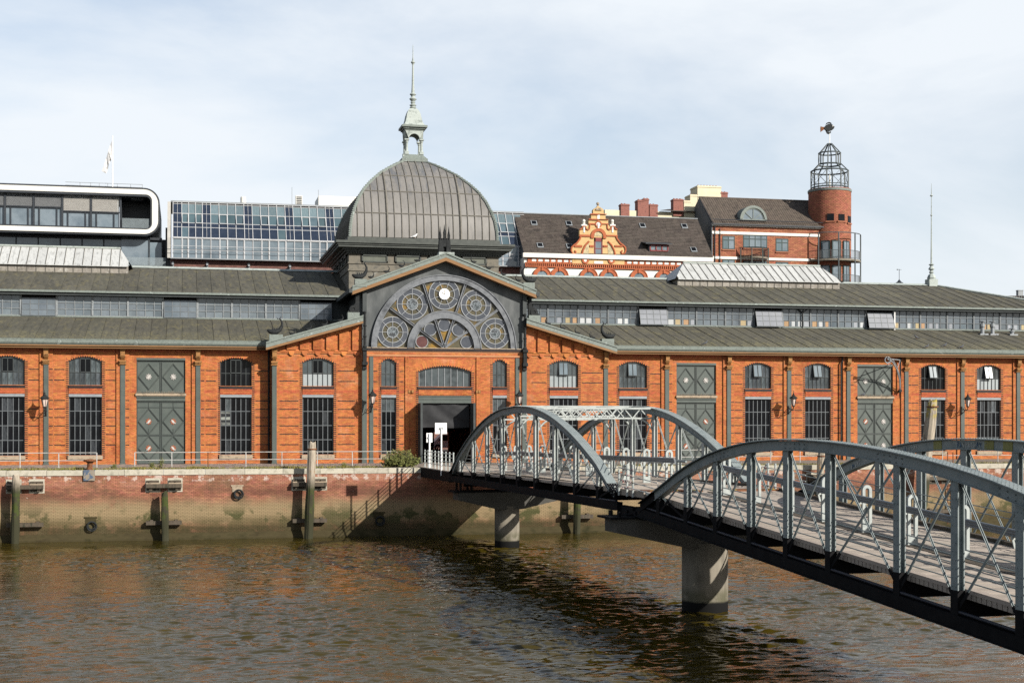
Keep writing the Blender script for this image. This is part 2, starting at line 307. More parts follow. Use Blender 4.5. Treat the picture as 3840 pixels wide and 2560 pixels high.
#==PARTS==
# ================================================================ the market hall
hall = thing('market_hall', 'long orange brick market hall with grey roofs, fan window and ribbed dome', 'hall', (19.75, 0, 0))
YC, YP = -1.0, -1.25            # planes of the projecting wing and of the portal block
UP_S, UP_C, LO_B, LO_T = 5.87, 8.0, 0.69, 5.0
def opening(x0, x1, z0, zs, rise=0.0): return dict(x0=x0, x1=x1, z0=z0, zs=zs, rise=rise)
def top_at(o, x, grow=0.0):
    c = (o['x0']+o['x1'])/2; h = (o['x1']-o['x0'])/2
    return o['zs'] + o['rise']*max(0.0, 1-((x-c)/h)**2) + grow
def wall_pieces(mb, x0, x1, zt, Y0, Y1, ops, zb=-0.2):
    """solid wall between Y0 and Y1 with openings; zt(x) is its top"""
    xs = {x0, x1}
    for o in ops:
        n = 8 if o['rise'] else 1
        xs |= {o['x0']+(o['x1']-o['x0'])*k/n for k in range(n+1)}
    xs = sorted(x for x in xs if x0-1e-6 <= x <= x1+1e-6)
    for a, b in zip(xs, xs[1:]):
        if b-a < 1e-4: continue
        m = (a+b)/2; cur = (zb, zb)
        for o in sorted((o for o in ops if o['x0'] < m < o['x1']), key=lambda o: o['z0']):
            if o['z0'] > cur[0]: mb.hexa([(a,Y0,cur[0]),(b,Y0,cur[1]),(b,Y1,cur[1]),(a,Y1,cur[0])], [(a,Y0,o['z0']),(b,Y0,o['z0']),(b,Y1,o['z0']),(a,Y1,o['z0'])])
            cur = (top_at(o,a), top_at(o,b))
        ta, tb = zt(a), zt(b)
        mb.hexa([(a,Y0,cur[0]),(b,Y0,cur[1]),(b,Y1,cur[1]),(a,Y1,cur[0])], [(a,Y0,ta),(b,Y0,tb),(b,Y1,tb),(a,Y1,ta)])
BRK = []                        # (x0, x1, z0, z1, Y, class)
CRS, BL = 0.0787, 0.255
LINES = [7.06, 6.24, 4.76, 4.12, 3.49, 2.85, 2.21, 1.43]
def brick_field(x0, x1, zt, Y, ops, jambs=(), lines=None, zb=0.0, red=()):
    k = 0
    while True:
        z = zb + k*CRS; zm = z+CRS/2
        if z > max(zt(x0), zt((x0+x1)/2), zt(x1)): break
        free = [(x0, x1)]
        for o in ops:
            hx = 0.0; t = max(top_at(o, x_, 0.27 if o['rise'] else 0) for x_ in ((o['x0']+o['x1'])/2,))
            if o['z0'] < zm < t:
                h = (o['x1']-o['x0'])/2; c = (o['x0']+o['x1'])/2
                if zm > o['zs'] and o['rise']:
                    u = (zm-0.27-o['zs'])/o['rise']; hx = h*math.sqrt(max(0, 1-max(u, -0.15)))
                else: hx = h
                nf = []
                for a, b in free:
                    if c-hx > a: nf.append((a, min(b, c-hx)))
                    if c+hx < b: nf.append((max(a, c+hx), b))
                free = [f for f in nf if f[1]-f[0] > 0.02]
        dark = []
        if k % 2 == 0:
            for jx0, jx1, ja, jb in jambs:
                if ja < zm < jb: dark += [(jx0-0.21, jx0), (jx1, jx1+0.21)]
        if lines and any(abs(zm-l) <= CRS*0.5 for l in LINES): dark += lines
        for a, b in free:
            cuts = sorted([(max(a, p), min(b, q)) for p, q in dark if q > a and p < b])
            segs = []; cur = a
            for p, q in cuts:
                if p > cur+0.01: segs.append((cur, p, 0))
                if q > cur+0.01: segs.append((max(p, cur), q, 1)); cur = q
            if b > cur+0.01: segs.append((cur, b, 0))
            for p, q, d in segs:
                cl = 1 if d else (2 if any(r0 < zm < r1 for r0, r1 in red) else 0)
                x = math.floor(p/BL)*BL + (BL/2 if k % 2 else 0)
                if x > p: x -= BL
                while x < q:
                    xa, xb = max(x, p), min(x+BL, q); x += BL
                    if xb-xa < 0.04: continue
                    if zt(xa) < z+CRS or zt(xb) < z+CRS: continue
                    BRK.append((xa+.0055, xb-.0055, z+.0065, z+CRS-.0065, Y, cl))
        k += 1
WEDGES = MB(); WEDGED = MB()
def voussoirs(o, Y, depth=0.26, n=None, grow=0.10):
    c = (o['x0']+o['x1'])/2; h = (o['x1']-o['x0'])/2 + grow; n = n or max(9, int(2*h/0.085)|1)
    for i in range(n):
        u0, u1 = -1+2*i/n, -1+2*(i+1)/n
        def P(u, g):
            x = c+u*h; z = top_at(o, max(o['x0'], min(o['x1'], x)))
            return (x+u*g*0.45, z+g)
        e = 0.0045
        for mb, g0, g1 in (((WEDGED if i % 2 else WEDGES), 0.0, 0.07), (WEDGES, 0.07, depth)):
            a, b, c2, d = P(u0+e/h,g0), P(u1-e/h,g0), P(u1-e/h,g1), P(u0+e/h,g1)
            mb.hexa([(a[0],Y-.016,a[1]),(b[0],Y-.016,b[1]),(b[0],Y+.02,b[1]),(a[0],Y+.02,a[1])], [(d[0],Y-.016,d[1]),(c2[0],Y-.016,c2[1]),(c2[0],Y+.02,c2[1]),(d[0],Y+.02,d[1])])
def soldier(x0, x1, z0, z1, Y, mb=None):
    mb = mb or WEDGED; x = x0
    while x < x1-0.03: mb.box(x+.006, Y-.05, z0, min(x+.085, x1), Y+.05, z1); x += 0.085
PANE = mesh('pane', MB().box(-.5,-.5,-.5,.5,.5,.5), glass_dark_m)
pane_meshes = {}
def pane_mesh(m):
    if m.name not in pane_meshes: pane_meshes[m.name] = mesh('pane', MB().box(-.5,-.5,-.5,.5,.5,.5), m)
    return pane_meshes[m.name]
NPANE = [0]; REST = {}
def pane(parent, x0, z0, x1, z1, Y, m, tilt=0.0):
    if NPANE[0] < 300 and tilt == 0.0:
        o = bpy.data.objects.new('pane', pane_mesh(m)); link(o, parent); NPANE[0] += 1
        o.location = ((x0+x1)/2, Y, (z0+z1)/2); o.scale = (x1-x0, 0.012, z1-z0)
    else:
        mb = REST.setdefault(m.name, (MB(), m))[0]
        if tilt:
            t = math.tan(tilt)*(z1-z0)
            mb.hexa([(x0,Y-t,z0),(x1,Y-t,z0),(x1,Y-t+.012,z0),(x0,Y-t+.012,z0)], [(x0,Y,z1),(x1,Y,z1),(x1,Y+.012,z1),(x0,Y+.012,z1)])
        else: mb.box(x0, Y-.006, z0, x1, Y+.006, z1)
def bars_window(x0, x1, z0, z1, Y, cols, zrows, mats, name='window', bw=0.045, fm=None, label=None):
    """a barred window: frame object with its panes as children. zrows are inner bar heights, mats one glass per row"""
    mb = MB(); yb = Y-0.03
    for k in range(cols+1):
        x = x0+(x1-x0)*k/cols; mb.box(x-bw/2, yb-.02, z0, x+bw/2, yb+.03, z1)
    zs = [z0]+list(zrows)+[z1]
    for z in zs[:-1]: mb.box(x0, yb-.026, z-bw/2, x1, yb+.024, z+bw/2)
    fr = obj(name, mb, fm or frame_m, hall, label=label)
    for r in range(len(zs)-1):
        for c in range(cols):
            a = x0+(x1-x0)*c/cols; b = x0+(x1-x0)*(c+1)/cols; m = mats[r][c % len(mats[r])] if isinstance(mats[r], list) else mats[r]
            pane(fr, a, zs[r], b, zs[r+1], Y, m)
    return fr
def vent(fr, x0, x1, z0, z1, Y, m, dark=True, ang=0.0):
    mb = MB(); t = math.tan(ang)*(z1-z0)
    for x in (x0, (x0+x1)/2, x1): mb.beam((x,Y-.07-t,z0),(x,Y-.07,z1),.05,.04,(1,0,0))
    mb.box(x0-.02,Y-.09-t,z0-.03,x1+.02,Y-.04-t,z0+.03); mb.box(x0-.02,Y-.09,z1-.03,x1+.02,Y-.04,z1+.03)
    v = obj('vent_sash', mb, darksteel_m, fr)
    pane(v, x0, z0, x1, z1, Y-.055, m, ang or 0.0005)
# ---- openings of the plain wings (facade plane Y = 0) and of the portal wing
GD, GG, GW = glass_dark_m, glass_grey_m, glass_white_m
left_w = [(-13.75,-11.35,GG,0),(-8.25,-5.88,GG,0),(2.72,5.08,GD,0)]
left_d = [(-3.4,0.16)]
right_w = [(34.17,36.51,GG,.16),(44.93,47.22,GG,.2),(50.22,52.51,GG,.26),(60.74,62.99,GD,.26),(65.96,68.2,GW,.26),(71.3,73.5,GG,.2)]
right_d = [(39.02,42.41),(54.91,58.14)]
left_p = [-15.3,-9.83,-4.38,1.1]; right_p = [38.16,43.47,48.75,54.04,59.31,64.51,69.78]
midw = [(8.82,11.18,YC,6),(28.15,30.48,YC,6)]; narrow = [(14.79,15.95,YP,3),(23.52,24.65,YP,3)]
def up_op(a, b): return opening(a, b, UP_S, 7.66, 0.34)
def lo_op(a, b): return opening(a, b, LO_B, 5.22)
GUT = 8.78
wallm = MB()
def facade(x0, x1, ws, ds, ps, Y):
    ops = []
    for w in ws: ops += [up_op(w[0], w[1]), lo_op(w[0], w[1])]
    for d in ds: ops.append(opening(d[0], d[1], -0.2, 7.97))
    zt = lambda x: GUT+0.1
    wall_pieces(wallm, x0, x1, zt, Y, Y+0.45, ops)
    jam = [(w[0], w[1], LO_B-.3, 7.75) for w in ws]
    # lesenes: proud strips round each steel post
    les = [(p-0.47, p+0.47) for p in ps]
    lines = []
    for w in ws:
        l = max([p+0.47 for p in ps if p < w[0]]+[x0]); r = min([p-0.47 for p in ps if p > w[1]]+[x1])
        lines += [(l+.08, w[0]-.26), (w[1]+.26, r-.08)]
    for d in ds:
        l = max([p+0.47 for p in ps if p < d[0]]+[x0]); r = min([p-0.47 for p in ps if p > d[1]]+[x1])
        lines += [(l, d[0]-.02)] if False else []
    xs = [x0]+[v for l in les for v in l]+[x1]
    for a, b in zip(xs[::2], xs[1::2]): brick_field(a, b, lambda x: GUT+.06, Y, [o for o in ops if o['x1'] > a and o['x0'] < b], jam, lines, red=((5.36,5.62),(8.35,8.9)))
    for a, b in les:
        wallm.box(a, Y-.11, -.2, b, Y+.01, GUT+.05)
        brick_field(a, b, lambda x: GUT, Y-.11, [], (), [((a+b)/2+.2, b)], red=((8.35,8.9),))
    for w in ws: voussoirs(up_op(w[0], w[1]), Y)
facade(-17.0, 6.55, left_w, left_d, left_p, 0.0)
facade(32.95, 75.0, right_w, right_d, right_p, 0.0)
wallm.box(-30, 0, -.2, -17, .45, GUT+.1); wallm.box(75, 0, -.2, 92, .45, GUT+.1)
frz = MB()
# shoulders of the projecting wing
def sh_top(x): return 8.79+0.29*(x-6.1) if x < 19.75 else 8.79+0.29*(33.4-x)
def gb_top(x): return 15.75-0.38*abs(x-19.7)
for a, b, w in ((6.55,13.3,midw[0]),(26.15,32.95,midw[1])):
    ops = [up_op(w[0], w[1]), lo_op(w[0], w[1])]
    wall_pieces(wallm, a, b, sh_top, YC, YC+.45, ops)
    le = [(a, a+.45)] if a < 19 else [(b-.45, b)]; ln = [(a+.55, w[0]-.3), (w[1]+.3, b-.5)]
    brick_field(a, b, lambda x: min(8.3, sh_top(x)), YC, ops, [(w[0], w[1], LO_B-.3, 7.75)], ln, red=((5.36,5.62),))
    voussoirs(up_op(w[0], w[1]), YC, 0.3)
    # frieze: a corbelled band, proud piers and narrow slots stepping up with the verge
    frz.box(a, YC-.08, 8.5, b, YC+.01, 8.62)
    z = 8.5
    brick_field(a+.02, b-.02, lambda x: sh_top(x)-.05, YC, [], (), None, zb=8.5)
    soldier(a+.3, b-.3, 8.36, 8.46, YC-.04, WEDGES)
    inner = b-.35 if a < 19 else a+.35; outer = a if a < 19 else b
    n = 6
    for i in range(n+1):
        xc = inner+(outer-inner)*(i/n)*0.93
        zt_ = sh_top(xc)-.42
        if zt_ < 8.72: continue
        hw = .36
        frz.prism([(xc-.06,8.2),(xc+.06,8.2),(xc+.2,8.36),(xc+.2,8.5),(xc-.2,8.5),(xc-.2,8.36)], YC-.15, YC+.005)
        frz.hexa([(xc-hw,YC-.16,8.62),(xc+hw,YC-.16,8.62),(xc+hw,YC,8.62),(xc-hw,YC,8.62)], [(xc-hw,YC-.16,sh_top(xc-hw)-.02),(xc+hw,YC-.16,sh_top(xc+hw)-.02),(xc+hw,YC,sh_top(xc+hw)-.02),(xc-hw,YC,sh_top(xc-hw)-.02)])
        brick_field(xc-hw, xc+hw, lambda x: sh_top(x)-.05, YC-.16, [], (), None, zb=8.62)
        xn = inner+(outer-inner)*((i+.5)/n)*0.93
        if sh_top(xn) > 9.3:                    # stepped head of the slot between two piers
            for hs, zz in ((.06, .62), (.12, .86)):
                frz.box(xn-.3, YC-.12, sh_top(xn)-zz+.1, xn-hs, YC, sh_top(xn)-.3); frz.box(xn+hs, YC-.12, sh_top(xn)-zz+.1, xn+.3, YC, sh_top(xn)-.3)
            frz.box(xn-.3, YC-.13, sh_top(xn)-.46, xn+.3, YC, sh_top(xn)-.12)
            pass
            WEDGES.box(xn-.2, YC-.05, 8.6, xn+.2, YC, 8.66)
    wallm.box(a, YC, -.2, a+.3, 2, GUT) if a < 19 else wallm.box(b-.3, YC, -.2, b, 2, GUT)
# portal block
P0, P1 = 13.3, 26.15
arch = opening(17.67, 21.82, 5.87, 7.05, 0.42); gate = opening(17.67, 21.82, -.2, 5.2)
ops = [arch, gate]
for a, b, Y, n in narrow: ops += [up_op(a, b), lo_op(a, b)]
wall_pieces(wallm, P0, P1, lambda x: 8.83, YP, YP+.5, ops)
brick_field(P0+.02, P1-.02, lambda x: 8.55, YP, ops, [(a, b, LO_B-.3, 7.75) for a, b, _, _ in narrow]+[(17.67, 21.82, 0, 7.0)], [(14.2,14.5),(16.2,16.5)], red=((5.36,5.62),(8.05,8.3)))
for a, b, Y, n in narrow: voussoirs(up_op(a, b), YP, 0.24)
voussoirs(arch, YP, 0.55, n=49, grow=.12)
wallm.box(P0+.1, YP-.08, 8.2, P1-.1, YP+.01, 8.34)
soldier(P0+.1, P1-.1, 8.62, 8.82, YP-.1); wallm.box(P0+.1, YP-.1, 8.56, P1-.1, YP+.01, 8.62); wallm.box(P0+.1, YP-.05, 8.34, P1-.1, YP, 8.56); brick_field(P0+.1, P1-.1, lambda x: 8.56, YP-.05, [], (), None, zb=8.34); brick_field(17.68, 21.81, lambda x: 5.66, YP-.041, [], (), None, zb=5.24)
for x in (16.72, 22.3): wallm.box(x-.02, YP-.1, 0, x+.02, YP, 8.2)
for x in (16.62, 22.2): brick_field(x, x+.3, lambda x: 8.2, YP-.09, [], (), None)
obj('wall', wallm, mortar_m, hall); obj('brick_frieze', frz, brick_m, hall, kind='stuff')
# sills, bands and lintels
sill = MB(); band = MB(); lint = MB(); sillp = []
for w in left_w+right_w+[(m[0], m[1], 0, 0) for m in midw]+[(m[0], m[1], 0, 0) for m in narrow]:
    Y = 0.0 if (w[0] < 6 or w[0] > 33) else (YP if 13.5 < w[0] < 26 else YC)
    soldier(w[0]-.04, w[1]+.04, 5.66, 5.86, Y-.03)
    brick_field(w[0], w[1], lambda x: 5.42, Y-.032, [], (), None, zb=5.24, red=((5,6),)); brick_field(w[0], w[1], lambda x: 5.66, Y-.062, [], (), None, zb=5.50, red=((5,6),))
    band.box(w[0], Y-.03, 5.24, w[1], Y+.2, 5.40); band.box(w[0], Y-.045, 5.40, w[1], Y+.2, 5.50); band.box(w[0], Y-.06, 5.50, w[1], Y+.2, 5.655)
    obj('lintel', MB().box(w[0]+.01, Y-.02, 5.03, w[1]-.01, Y+.22, 5.235), framelt_m, hall)
    s = MB().box(w[0]-.06, Y-.14, .40, w[1]+.06, Y+.2, .68); obj('window_sill', s, stonesill_m, hall)
soldier(17.6, 21.9, 5.66, 5.86, YP-.03); band.box(17.67, YP-.04, 5.24, 21.82, YP+.25, 5.655)
obj('brick_band', band, brick_red_m, hall)
# ---- windows
def lower_mats(w, cols):
    r = random.Random(int(w[0]*100)); rows = [[GD if r.random() > .12 else GM for _ in range(cols)] for _ in range(4)]
    if cols == 3: rows[3] = [GG]*3
    if abs(w[0]-2.72) < .1: rows[2][0] = rows[2][1] = GP; rows[3][1] = GG; rows[0][1] = GM   # striped blinds, and paler panes painted as reflections
    if w[0] > 60 or abs(w[0]-34.17) < .1: rows[3][1] = GM; rows[3][4] = GG
    return rows
GM = M('reflection_tinted_glass', [(0.02,0.024,0.028),(0.04,0.045,0.05),(0.008,0.009,0.011)], rough=.06, scale=2.5, vary=.3); GP = M('striped_blind_glass', [(0.02,0.022,0.025),(0.24,0.26,0.24)], rough=.1, scale=1.0, stretch=(.2,1,5), pos=[.45,.55])  # first glass: paler base stands in for reflections and interior glimpses
def six(w, Y, cols, upg, tilt=0.2, whitelow=False):
    x0, x1 = w[0]+.05, w[1]-.05; yy = Y+.20
    f = bars_window(x0, x1, LO_B, LO_T, yy, cols, [LO_B+(LO_T-LO_B)*k/4 for k in (1.05,2.05,3.05)], lower_mats(w, cols))
    low = GW if whitelow else upg
    f = bars_window(x0, x1, UP_S, 8.02, yy, cols, [6.85], [low, upg], fm=darksteel_m)
    c = (x1-x0)/cols
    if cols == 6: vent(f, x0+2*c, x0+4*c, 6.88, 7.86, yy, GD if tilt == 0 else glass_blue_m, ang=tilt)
for w in left_w: six(w, 0, 6, w[2], w[3])
for w in right_w: six(w, 0, 6, GG if w[2] is GW else w[2], w[3], w[2] is GW)
six(midw[0], YC, 6, GG, 0, True); six(midw[1], YC, 6, GG, .12, True)
for a, b, Y, n in narrow: six((a, b), YP, 3, GG)
f = bars_window(17.75, 21.74, 5.88, 7.5, YP+.24, 8, [], [GG], label='wide segmental window above the portal', fm=framelt_m)
mould_m = M('shadow_dark_moulding', [(0.042,0.051,0.048),(0.055,0.066,0.062)], rough=.5)  # same paint as the leaves, darkened to paint in the recess shadow
# ---- double doors with diamond mouldings and fish rosettes
rose_w = M('pale_rosette', [(0.27,0.255,0.24),(0.34,0.325,0.31)], rough=0.6); rose_b = M('brown_rosette', [(0.24,0.07,0.03),(0.3,0.1,0.05)], rough=0.6)
fish_w = M('white_fish', [(0.5,0.48,0.45)], rough=0.5)
def rosette(par, x, z, Y, brown, flip):
    pts = [((.19+.045*math.cos(8*a))*math.cos(a)+x, (.21+.045*math.cos(8*a))*math.sin(a)+z) for a in [2*math.pi*k/40 for k in range(40)]]
    r = obj('rosette', MB().prism(pts, Y-.03, Y), rose_b if brown else rose_w, par)
    f = []
    for k in range(18):
        a = 2*math.pi*k/18; u, v = .17*math.cos(a), .075*math.sin(a); an = R_(52)*flip
        f.append((x+flip*.02+u*math.cos(an)-v*math.sin(an), z+u*math.sin(an)+v*math.cos(an)))
    obj('fish', MB().prism(f, Y-.05, Y-.028), fish_w, r)
    fb = MB().prism([(x-flip*.09,z-.12),(x-flip*.2,z-.06),(x-flip*.12,z-.2)], Y-.05, Y-.028); obj('fish_tail', fb, fish_w, r)
def door(d, pattern):
    x0, x1 = d; xm = (x0+x1)/2; Y = 0.14
    L = MB().box(x0, -.02, 7.78, x1, .2, 7.96).box(x0, .0, 4.74, x1, .2, 5.08).box(x0, -.06, 4.98, x1, .05, 5.12)
    obj('door_lintel', L, steelgreen_m, hall)
    s = MB().box(x0-.06, -.16, 5.12, x1+.06, .2, 5.30); obj('door_ledge', s, stonesill_m, hall, label='pale stone ledge across the tall door')
    sp = MB()
    for k in range(60):
        x = x0+(x1-x0)*k/60; sp.beam((x,-.1,5.3),(x+random.uniform(-.05,.05),-.12+random.uniform(-.04,.04),5.3+random.uniform(.1,.2)),.012,.012)
    obj('bird_spikes', sp, stonesill_m, hall, kind='stuff')
    for z0, z1, rows in ((0, 4.74, ((2.05,4.35,3.2),(0.55,1.95,1.2))), (5.30, 7.78, ((5.45,7.55,6.55),))):
        for a, b in ((x0, xm-.01), (xm+.01, x1)):
            lf = obj('door_leaf', MB().box(a, Y, z0, b, Y+.08, z1), steelgreen_m, hall)
            mo = MB(); t = .06
            for x in (a+.05, b-.05): mo.box(x-t/2, Y-.035, z0, x+t/2, Y+.004, z1)
            mid = (a+b)/2
            mo.box(a, Y-.03, z1-.12, b, Y+.003, z1-.05); mo.box(a, Y-.03, z0+.05, b, Y+.003, z0+.11)
            for ra, rb, rc in rows:
                up, dn = (rb-rc), (rc-ra)
                if z0 == 0 and ra < 1: up = dn = .95
                if z0 == 0 and ra > 1: up = dn = 1.0
                hw = (b-a)/2-.07
                for q in ((1,1),(1,-1),(-1,1),(-1,-1)):
                    for off in (0.0, .09):
                        mo.beam((mid+q[0]*(hw-off), Y-.02, rc), (mid, Y-.02, rc+q[1]*(min(up,1.0)-off)), .035, .03, (0,1,0))
                for zz in (rc+min(up,1.0)+.06, rc-min(dn,1.0)-.06):
                    if z0+.2 < zz < z1-.2: mo.box(a, Y-.03, zz-.03, b, Y+.003, zz+.03)
                if z0 == 0: mo.box(mid-.02, Y-.03, rc+min(up,1.0)+.06, mid+.02, Y+.003, min(z1-.1, rc+min(up,1)+.5))
            obj('moulding', mo, mould_m, lf)
            for ra, rb, rc in rows: rosette(lf, mid, rc, Y-.004, next(pattern), 1 if a == x0 else -1)
door(left_d[0], iter([1,1,1,1,0,0])); door(right_d[0], iter([1,1,1,1,0,0])); door(right_d[1], iter([1,1,0,0,0,0]))
# ---- steel posts with rivets and corbels under the eave
def post(x, Y, z1, w=.34, name='pilaster'):
    p = obj(name, MB().box(x-w/2, Y-.09, 0, x+w/2, Y, z1).box(x-w/2-.03, Y-.11, 0, x+w/2+.03, Y, .12), steelgreen_m, hall)
    rv = MB()
    for k in range(int(z1/.17)):
        for s in (-.33, .33):
            cx, cz = x+s*w, .2+k*.17
            if cz < z1-.05: rv.add([(cx-.025,Y-.09,cz),(cx,Y-.09,cz-.025),(cx+.025,Y-.09,cz),(cx,Y-.09,cz+.025),(cx,Y-.115,cz)], [(0,1,4),(1,2,4),(2,3,4),(3,0,4)])
    obj('rivet', rv, steelgreen_m, p, kind='stuff'); return p
def corbel(x, Y, z0=7.55, z1=8.72):
    mb = MB().box(x-.2, Y-.34, z1-.28, x+.2, Y, z1).box(x-.16, Y-.30, z1-.62, x+.16, Y, z1-.28).box(x-.2, Y-.24, z1-.70, x+.2, Y, z1-.60)
    mb.prismx([(Y,z0+.2),(Y-.26,z1-.7),(Y,z1-.7)], x-.14, x+.14).box(x-.25, Y-.30, z0+.08, x+.25, Y, z0+.2).box(x-.21, Y-.24, z0-.02, x+.21, Y, z0+.08).box(x-.25, Y-.17, z0-.12, x+.25, Y, z0-.02)
    obj('corbel', mb, ochre_m, hall)
for p in left_p+right_p: post(p, -.11, 7.5); corbel(p, -.11)
for x, Y in ((6.72,YC),(32.75,YC)): post(x, Y, 7.5); corbel(x, Y)
for x, Y in ((14.03,YP),(25.48,YP)): post(x, Y, 8.15, .3)
for x in (13.5, 26.04):
    post(x, YP-.02, 7.35, .36)
    mb = MB().box(x-.2, YP-.5, 7.5, x+.2, YP, 7.75).box(x-.15, YP-.3, 7.2, x+.15, YP, 7.5).box(x-.14, YP-.4, 7.75, x+.14, YP, 8.7).box(x-.2, YP-.5, 8.6, x+.2, YP, 8.8)
    obj('column_bracket', mb, iron_m, hall)
    mb = MB().lathe(x, YP-.3, [(.13,8.8),(.17,8.9),(.11,9.0),(.11,9.6),(.16,9.68),(.10,9.75),(.09,10.4),(.15,10.48),(.10,10.56),(.09,11.4),(.14,11.5),(.08,11.6)], 8)
    obj('baluster_column', mb, iron_m, hall)
    obj('portal_post', MB().box(x-.15, YP-.2, 11.55, x+.15, YP+.1, 13.2).ball((x,YP-.3,13.35),.2,8), darksteel_m, hall)
# ---- eaves: soffit board and gutter
for a, b in ((-30,6.3),(33.2,92)):
    obj('soffit_board', MB().box(a, -.72, 8.66, b, 0.2, 8.74).box(a, -.72, 8.6, b, -.66, 8.84), timber_soffit_m, hall)
    obj('gutter', MB().prismx([(-.86,9.2),(-.84,9.0),(-.74,8.86),(-.66,8.84),(-.6,9.0),(-.6,9.26),(-.88,9.28)], a, b), coppergrey_m, hall)
# ---- roofs: sheet by sheet, with standing seams
SL = 0.252; SU = 0.297
def sheet(y0, z0, y1, z1, w):
    mb = MB(); d = Vector((0, y1-y0, z1-z0)); nrm = Vector((0,-d.z,d.y)).normalized()
    mb.hexa([(0,y0,z0-.03),(w-.012,y0,z0-.03),(w-.012,y1,z1-.03),(0,y1,z1-.03)], [(0,y0,z0),(w-.012,y0,z0),(w-.012,y1,z1),(0,y1,z1)])
    mb.beam((.02,y0,z0+.012),(.02,y1,z1+.012),.03,.035,(1,0,0))
    return mesh('roof_panel', mb, roof_m)
sh_lo = sheet(-.74, 9.26, 8.25, 9.26+8.99*SL, 1.17); sh_up = sheet(7.35, 13.5, 17.4, 13.5+10.05*SU, 1.17)
def run(me, a, b, w=1.17):
    x = a
    while x < b:
        o = bpy.data.objects.new('roof_panel', me); link(o, hall); o.location = (x, 0, random.uniform(0,.012)); x += w
run(sh_lo, -22.3, 12.6); run(sh_lo, 26.9, 79.5); run(sh_up, -22.3, 12.6); run(sh_up, 26.7, 70.0)
under = MB()                                        # roof body, hidden slopes and the hipped end
under.quad((-30,-.7,9.15),(90,-.7,9.15),(90,8.2,9.15+8.9*SL),(-30,8.2,9.15+8.9*SL))
under.quad((-30,7.4,13.38),(71.3,7.4,13.38),(71.3,17.4,16.36),(-30,17.4,16.36))
under.quad((-30,17.4,16.36),(71.3,17.4,16.36),(81,27.4,13.4),(-30,27.4,13.4)); under.quad((-30,26.5,11.5),(88,26.5,11.5),(90,35,9.2),(-30,35,9.2))
under.quad((81,7.4,13.4),(81,27.4,13.4),(71.3,17.4,16.4)); under.quad((80.5,8.1,9),(80.5,26.7,9),(80.5,26.7,13.4),(80.5,8.1,13.4)); under.quad((90,0,9.1),(90,35,9.1),(80.5,26.7,11.5),(80.5,8.1,11.5))
under.quad((-30,0,0),(-30,35,0),(-30,35,9),(-30,17.4,16),(-30,0,9)); under.quad((90,0,0),(90,35,0),(90,35,9),(90,0,9)); under.quad((-30,26.6,11),(90,26.6,11),(90,26.6,13.4),(-30,26.6,13.4))
obj('roof_body', under, roof_m, hall)
wall_back = MB(); wall_pieces(wall_back, -30, 90, lambda x: 9.2, 34.6, 35, [opening(25.0, 26.5, -.2, 2.1)]); obj('rear_wall', wall_back, brick_red_m, hall)
obj('hall_floor', MB().box(-29,.46,-.1,89,34.5,.012), black_m, hall)  # floor coloured black to put the interior's darkness in
hip = MB()
for k in range(9):                                  # front slope tapering along the hip
    a = 71.17+k*1.08; b = a+1.07; ta = max(0,1-(a-71.3)/9.7); tb = max(0,1-(b-71.3)/9.7)
    pa = (a, 7.35+10.05*min(1,ta), 13.5+10.05*SU*min(1,ta)); pb = (b, 7.35+10.05*tb, 13.5+10.05*SU*tb)
    q = MB().quad((a,7.35,13.5),(b,7.35,13.5),pb,pa); q.beam((a,7.35,13.52),pa,.035,.06,(1,0,0)) if ta > .02 else None
    obj('roof_panel', q, roof_m, hall)
obj('hip_cap', MB().tube([(71.3,17.4,16.52),(81,7.3,13.55)],.12,6), copper_m, hall)
for a, b in ((-30,13.6),(26.3,71.3)): obj('ridge_cap', MB().prismx([(17.0,16.42),(17.4,16.62),(17.8,16.42),(17.4,16.4)], a, b), copper_m, hall)
obj('upper_gutter', MB().box(-30,7.22,13.36,13.0,7.36,13.52).box(26.6,7.22,13.36,80.9,7.36,13.52), coppergrey_m, hall)
obj('eave_shadow_strip', MB().box(-30,7.4,13.16,12.6,8.1,13.34).box(27,7.4,13.16,80.6,8.1,13.34), darksteel_m, hall)  # dark strip stands in for the shaded gap under the overhang
obj('clerestory_wall', MB().box(-30,8.18,11.2,13.3,8.4,13.36).box(26.2,8.18,11.2,80.5,8.4,13.36), darksteel_m, hall)
obj('clerestory_flashing', MB().prismx([(7.86,11.46),(8.1,11.44),(8.1,11.60),(8.04,11.60)],-30,12.7).prismx([(7.86,11.46),(8.1,11.44),(8.1,11.60),(8.04,11.60)],27,80), coppergrey_m, hall)
